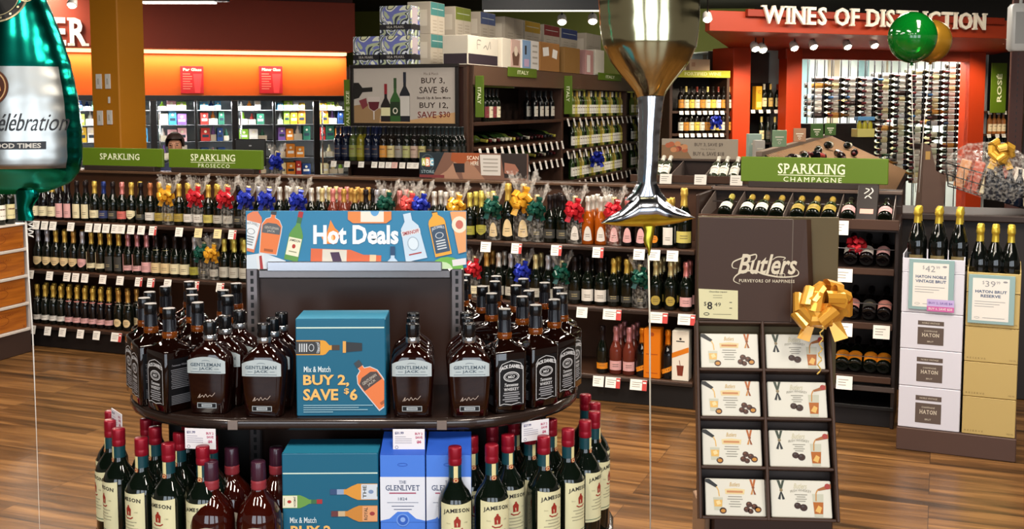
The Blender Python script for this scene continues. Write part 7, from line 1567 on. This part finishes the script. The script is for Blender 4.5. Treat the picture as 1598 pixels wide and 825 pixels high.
for g, lst, zz, nm in (('w', [(1427, 0), (1459, 0), (1483, 0), (1434, 1), (1466, 1), (1491, 1)], ztw + .011, 'white'), ('g', [(1525, 0), (1551, 0), (1576, 0), (1528, 1), (1554, 1), (1579, 1)], gz[4] + .012, 'gold')):
    for n, (px, r) in enumerate(lst):
        x, _ = HF.hit(px, 370, .065); lo_, hi_ = (.055, xs_ - .06) if g == 'w' else (xg0 + .052, xg1 - .052)
        if g == 'w': x = (.065, .165, .262)[n % 3]
        else: x = xg0 + (.052, .05 + (xg1 - xg0 - .1) / 2, xg1 - xg0 - .05)[n % 3]
        use('hat', hat, HF.w(x, .065 + r * .1, zz), HF.a, f'gold-foiled champagne bottle, {["left", "centre", "right"][n % 3]} of the {["front", "rear"][r]} row in the open {nm} case', 'bottle', 'champagne bottles in the open cases')
def psign(pa, pb, ya, yb, price, l1, l2, lab, extra=False):
    x0, z1 = HF.hit(pa, ya, -.02); x1, z0_ = HF.hit(pb, yb, -.02); W, h = x1 - x0, z1 - z0_; m = MB(); m.box(0, -.004, 0, W, 0, h, mat('#8aa6a6', .45), .001); P = front(0, -.0046, 0); dk = mat('#4a5a78', .5); gy = mat('#8d8d90', .5)
    m.rect(W * .09, h * .06, W * .88, h * .93, mat('#dedad2', .45), P); m.text('$', W * .3, h * .80, W * .34, h * .88, gy, P, .0004); m.text(price, W * .36, h * .76, W * .58, h * .88, gy, P, .0004); m.text('99', W * .60, h * .82, W * .68, h * .88, gy, P, .0004)
    m.text(l1, W * .15, h * .63, W * .83, h * .69, dk, P, .0004, bold=.03); m.text(l2, W * (.15 if extra else .27), h * .54, W * (.83 if extra else .70), h * .60, dk, P, .0004, bold=.03)
    for k in range(3): m.rect(W * .14, h * (.45 - .05 * k), W * (.8 - .12 * k), h * (.46 - .05 * k), gy, P, .0004)
    m.ring(W * .2, h * .12, W * .06, gy, P, .0004, .0015, h * .02, 14); m.rect(W * .32, h * .115, W * .8, h * .125, gy, P, .0004); m.disc(W * .79, h * .87, W * .05, gy, P, .0004, h * .02, 12)
    if extra: m.rect(W * .42, h * -.02, W * 1.02, h * .22, mat('#b9a6d4', .5), P, .0008); m.rect(W * .42, h * -.02, W * 1.02, h * .08, mat('#c0609a', .5), P, .0012); m.text('BUY 2, SAVE $4', W * .46, h * .12, W * .98, h * .17, mat('#6a4a9a'), P, .0016); m.text('BUY 6, SAVE $20', W * .46, h * .005, W * .98, h * .055, WHITE, P, .0016)
    return tag(m.obj('price_sign', None, HF.w(x0, -.0, z0_), HF.a), lab, 'sign')
psign(1419, 1487, 404, 487, '42', 'HATON NOBLE', 'VINTAGE BRUT', 'teal-bordered $42 price sign reading HATON NOBLE VINTAGE BRUT', True); psign(1512, 1582, 428, 509, '39', 'HATON BRUT', 'RESERVE', 'teal-bordered $39 price sign reading HATON BRUT RESERVE')
# easel card and gift basket behind the stacks
be = at_y(1452, 300, 6.75); es = thing('paper_bag', 'tall brown and grey wine gift bag standing behind the left champagne bottles', 'bag', (be.x, 6.75, 1.10), R(8)); m = MB()
m.add([(-.055, 0, 0), (.085, 0, 0), (.10, .0, .22), (.035, 0, .25), (-.01, 0, .40), (-.05, 0, .42), (-.055, .08, 0), (.085, .08, 0), (.10, .05, .22), (.035, .05, .25), (-.01, .04, .40), (-.05, .04, .42)], [(0, 1, 2, 3, 4, 5), (11, 10, 9, 8, 7, 6), (0, 6, 7, 1), (1, 7, 8, 2), (2, 8, 9, 3), (3, 9, 10, 4), (4, 10, 11, 5), (5, 11, 6, 0)], mat('#5a463c', .5, var=.15)); m.obj('bag_body', es)
m = MB(); m.poly([(-.04, .32), (-.01, .32), (-.01, .37), (-.04, .37)], mat('#a8844a'), front(0, -.001, 0)); m.obj('gold_tag', es)
pd = thing('pedestal_table', 'dark wooden pedestal behind the champagne cases carrying the gift basket', 'table', (at_y(1545, 370, 6.6).x, 6.85, 0), R(-20)); m = MB(); m.box(-.62, -.28, 1.06, .45, .28, 1.10, mat('#2c1e18', .5), .006); m.obj('table_top', pd)
m = MB(); m.box(-.5, -.22, 0, .4, .22, 1.06, mat('#1d1512', .5), .006); m.obj('pedestal', pd)
bk0 = at_y(1535, 362, 6.72); bsk = thing('gift_basket', 'gift basket of wine and treats in cellophane with a golden bow, behind the champagne bottles', 'basket', (bk0.x, 6.72, 1.115), R(-22)); tl_ = Matrix.Rotation(R(16), 4, 'Y')
wr = mat('#1c1614', .35, .4)
m = MB(); Ls, Ds, Hs = .27, .14, .13
for z, e in ((0, .8), (Hs * .5, .9), (Hs, 1.0)):
    loop = [(Ls * e, -Ds * e, z), (Ls * e, Ds * e, z), (-Ls * e, Ds * e, z), (-Ls * e, -Ds * e, z), (Ls * e, -Ds * e, z)]; m.tube(loop, .004, wr, 6)
for k in range(11): x = -1 + 2 * k / 10; [m.tube([(Ls * x * .8, s * Ds * .8, 0), (Ls * x, s * Ds, Hs)], .0028, wr, 5) for s in (-1, 1)]
Mz = Matrix.Translation((0, 0, .09)) @ tl_
m.v = [tuple(Mz @ Vector(p)) for p in m.v]; m.obj('wire_frame', bsk)
m = MB(); rz_ = random.Random(4)
for k in range(6): x = -.19 + k * .075; c = rz_.choice(['#d9c9a0', '#c98a5a', '#e2d6c4', '#b5533a', '#efe6d4']); m.box(x, -.09, .01, x + .06, .07, .15 + rz_.random() * .08, mat(c, .4), .004, Mz)
m.obj('snack_boxes', bsk)
m = MB()
for k in range(4): m.lathe([(.02, 0), (.03, .005), (.03, .13), (.011, .18), (.011, .22)], mat('#101826', .12), 12, Mz @ Matrix.Translation((.02 + k * .055, -.1, .0)) @ Matrix.Rotation(R(-14), 4, 'Y'))
m.obj('dark_bottles', bsk)
m = MB(); vs = []; fs = []; nn = 24
for k, (e, z) in enumerate(((.85, 0), (1.02, .1), (1.0, .18), (.75, .26), (.4, .30), (.1, .31))):
    for i in range(nn): t = 2 * PI * i / nn; rj = 1 + rz_.uniform(-.05, .05); vs.append(tuple(Mz @ Vector((Ls * e * rj * (abs(math.cos(t)) ** .6) * (1 if math.cos(t) > 0 else -1), Ds * 1.1 * e * rj * (abs(math.sin(t)) ** .6) * (1 if math.sin(t) > 0 else -1), z + rz_.uniform(-.012, .012)))))
for k in range(5):
    for i in range(nn): j = (i + 1) % nn; fs.append((k * nn + i, k * nn + j, (k + 1) * nn + j, (k + 1) * nn + i))
m.add(vs, fs, CELLO); m.obj('cellophane_wrap', bsk)
bow('#d9a63c', .085, 6, 18, 2, .5).obj('golden_bow', bsk, tuple(Mz @ Vector((.0, -.10, .27))))
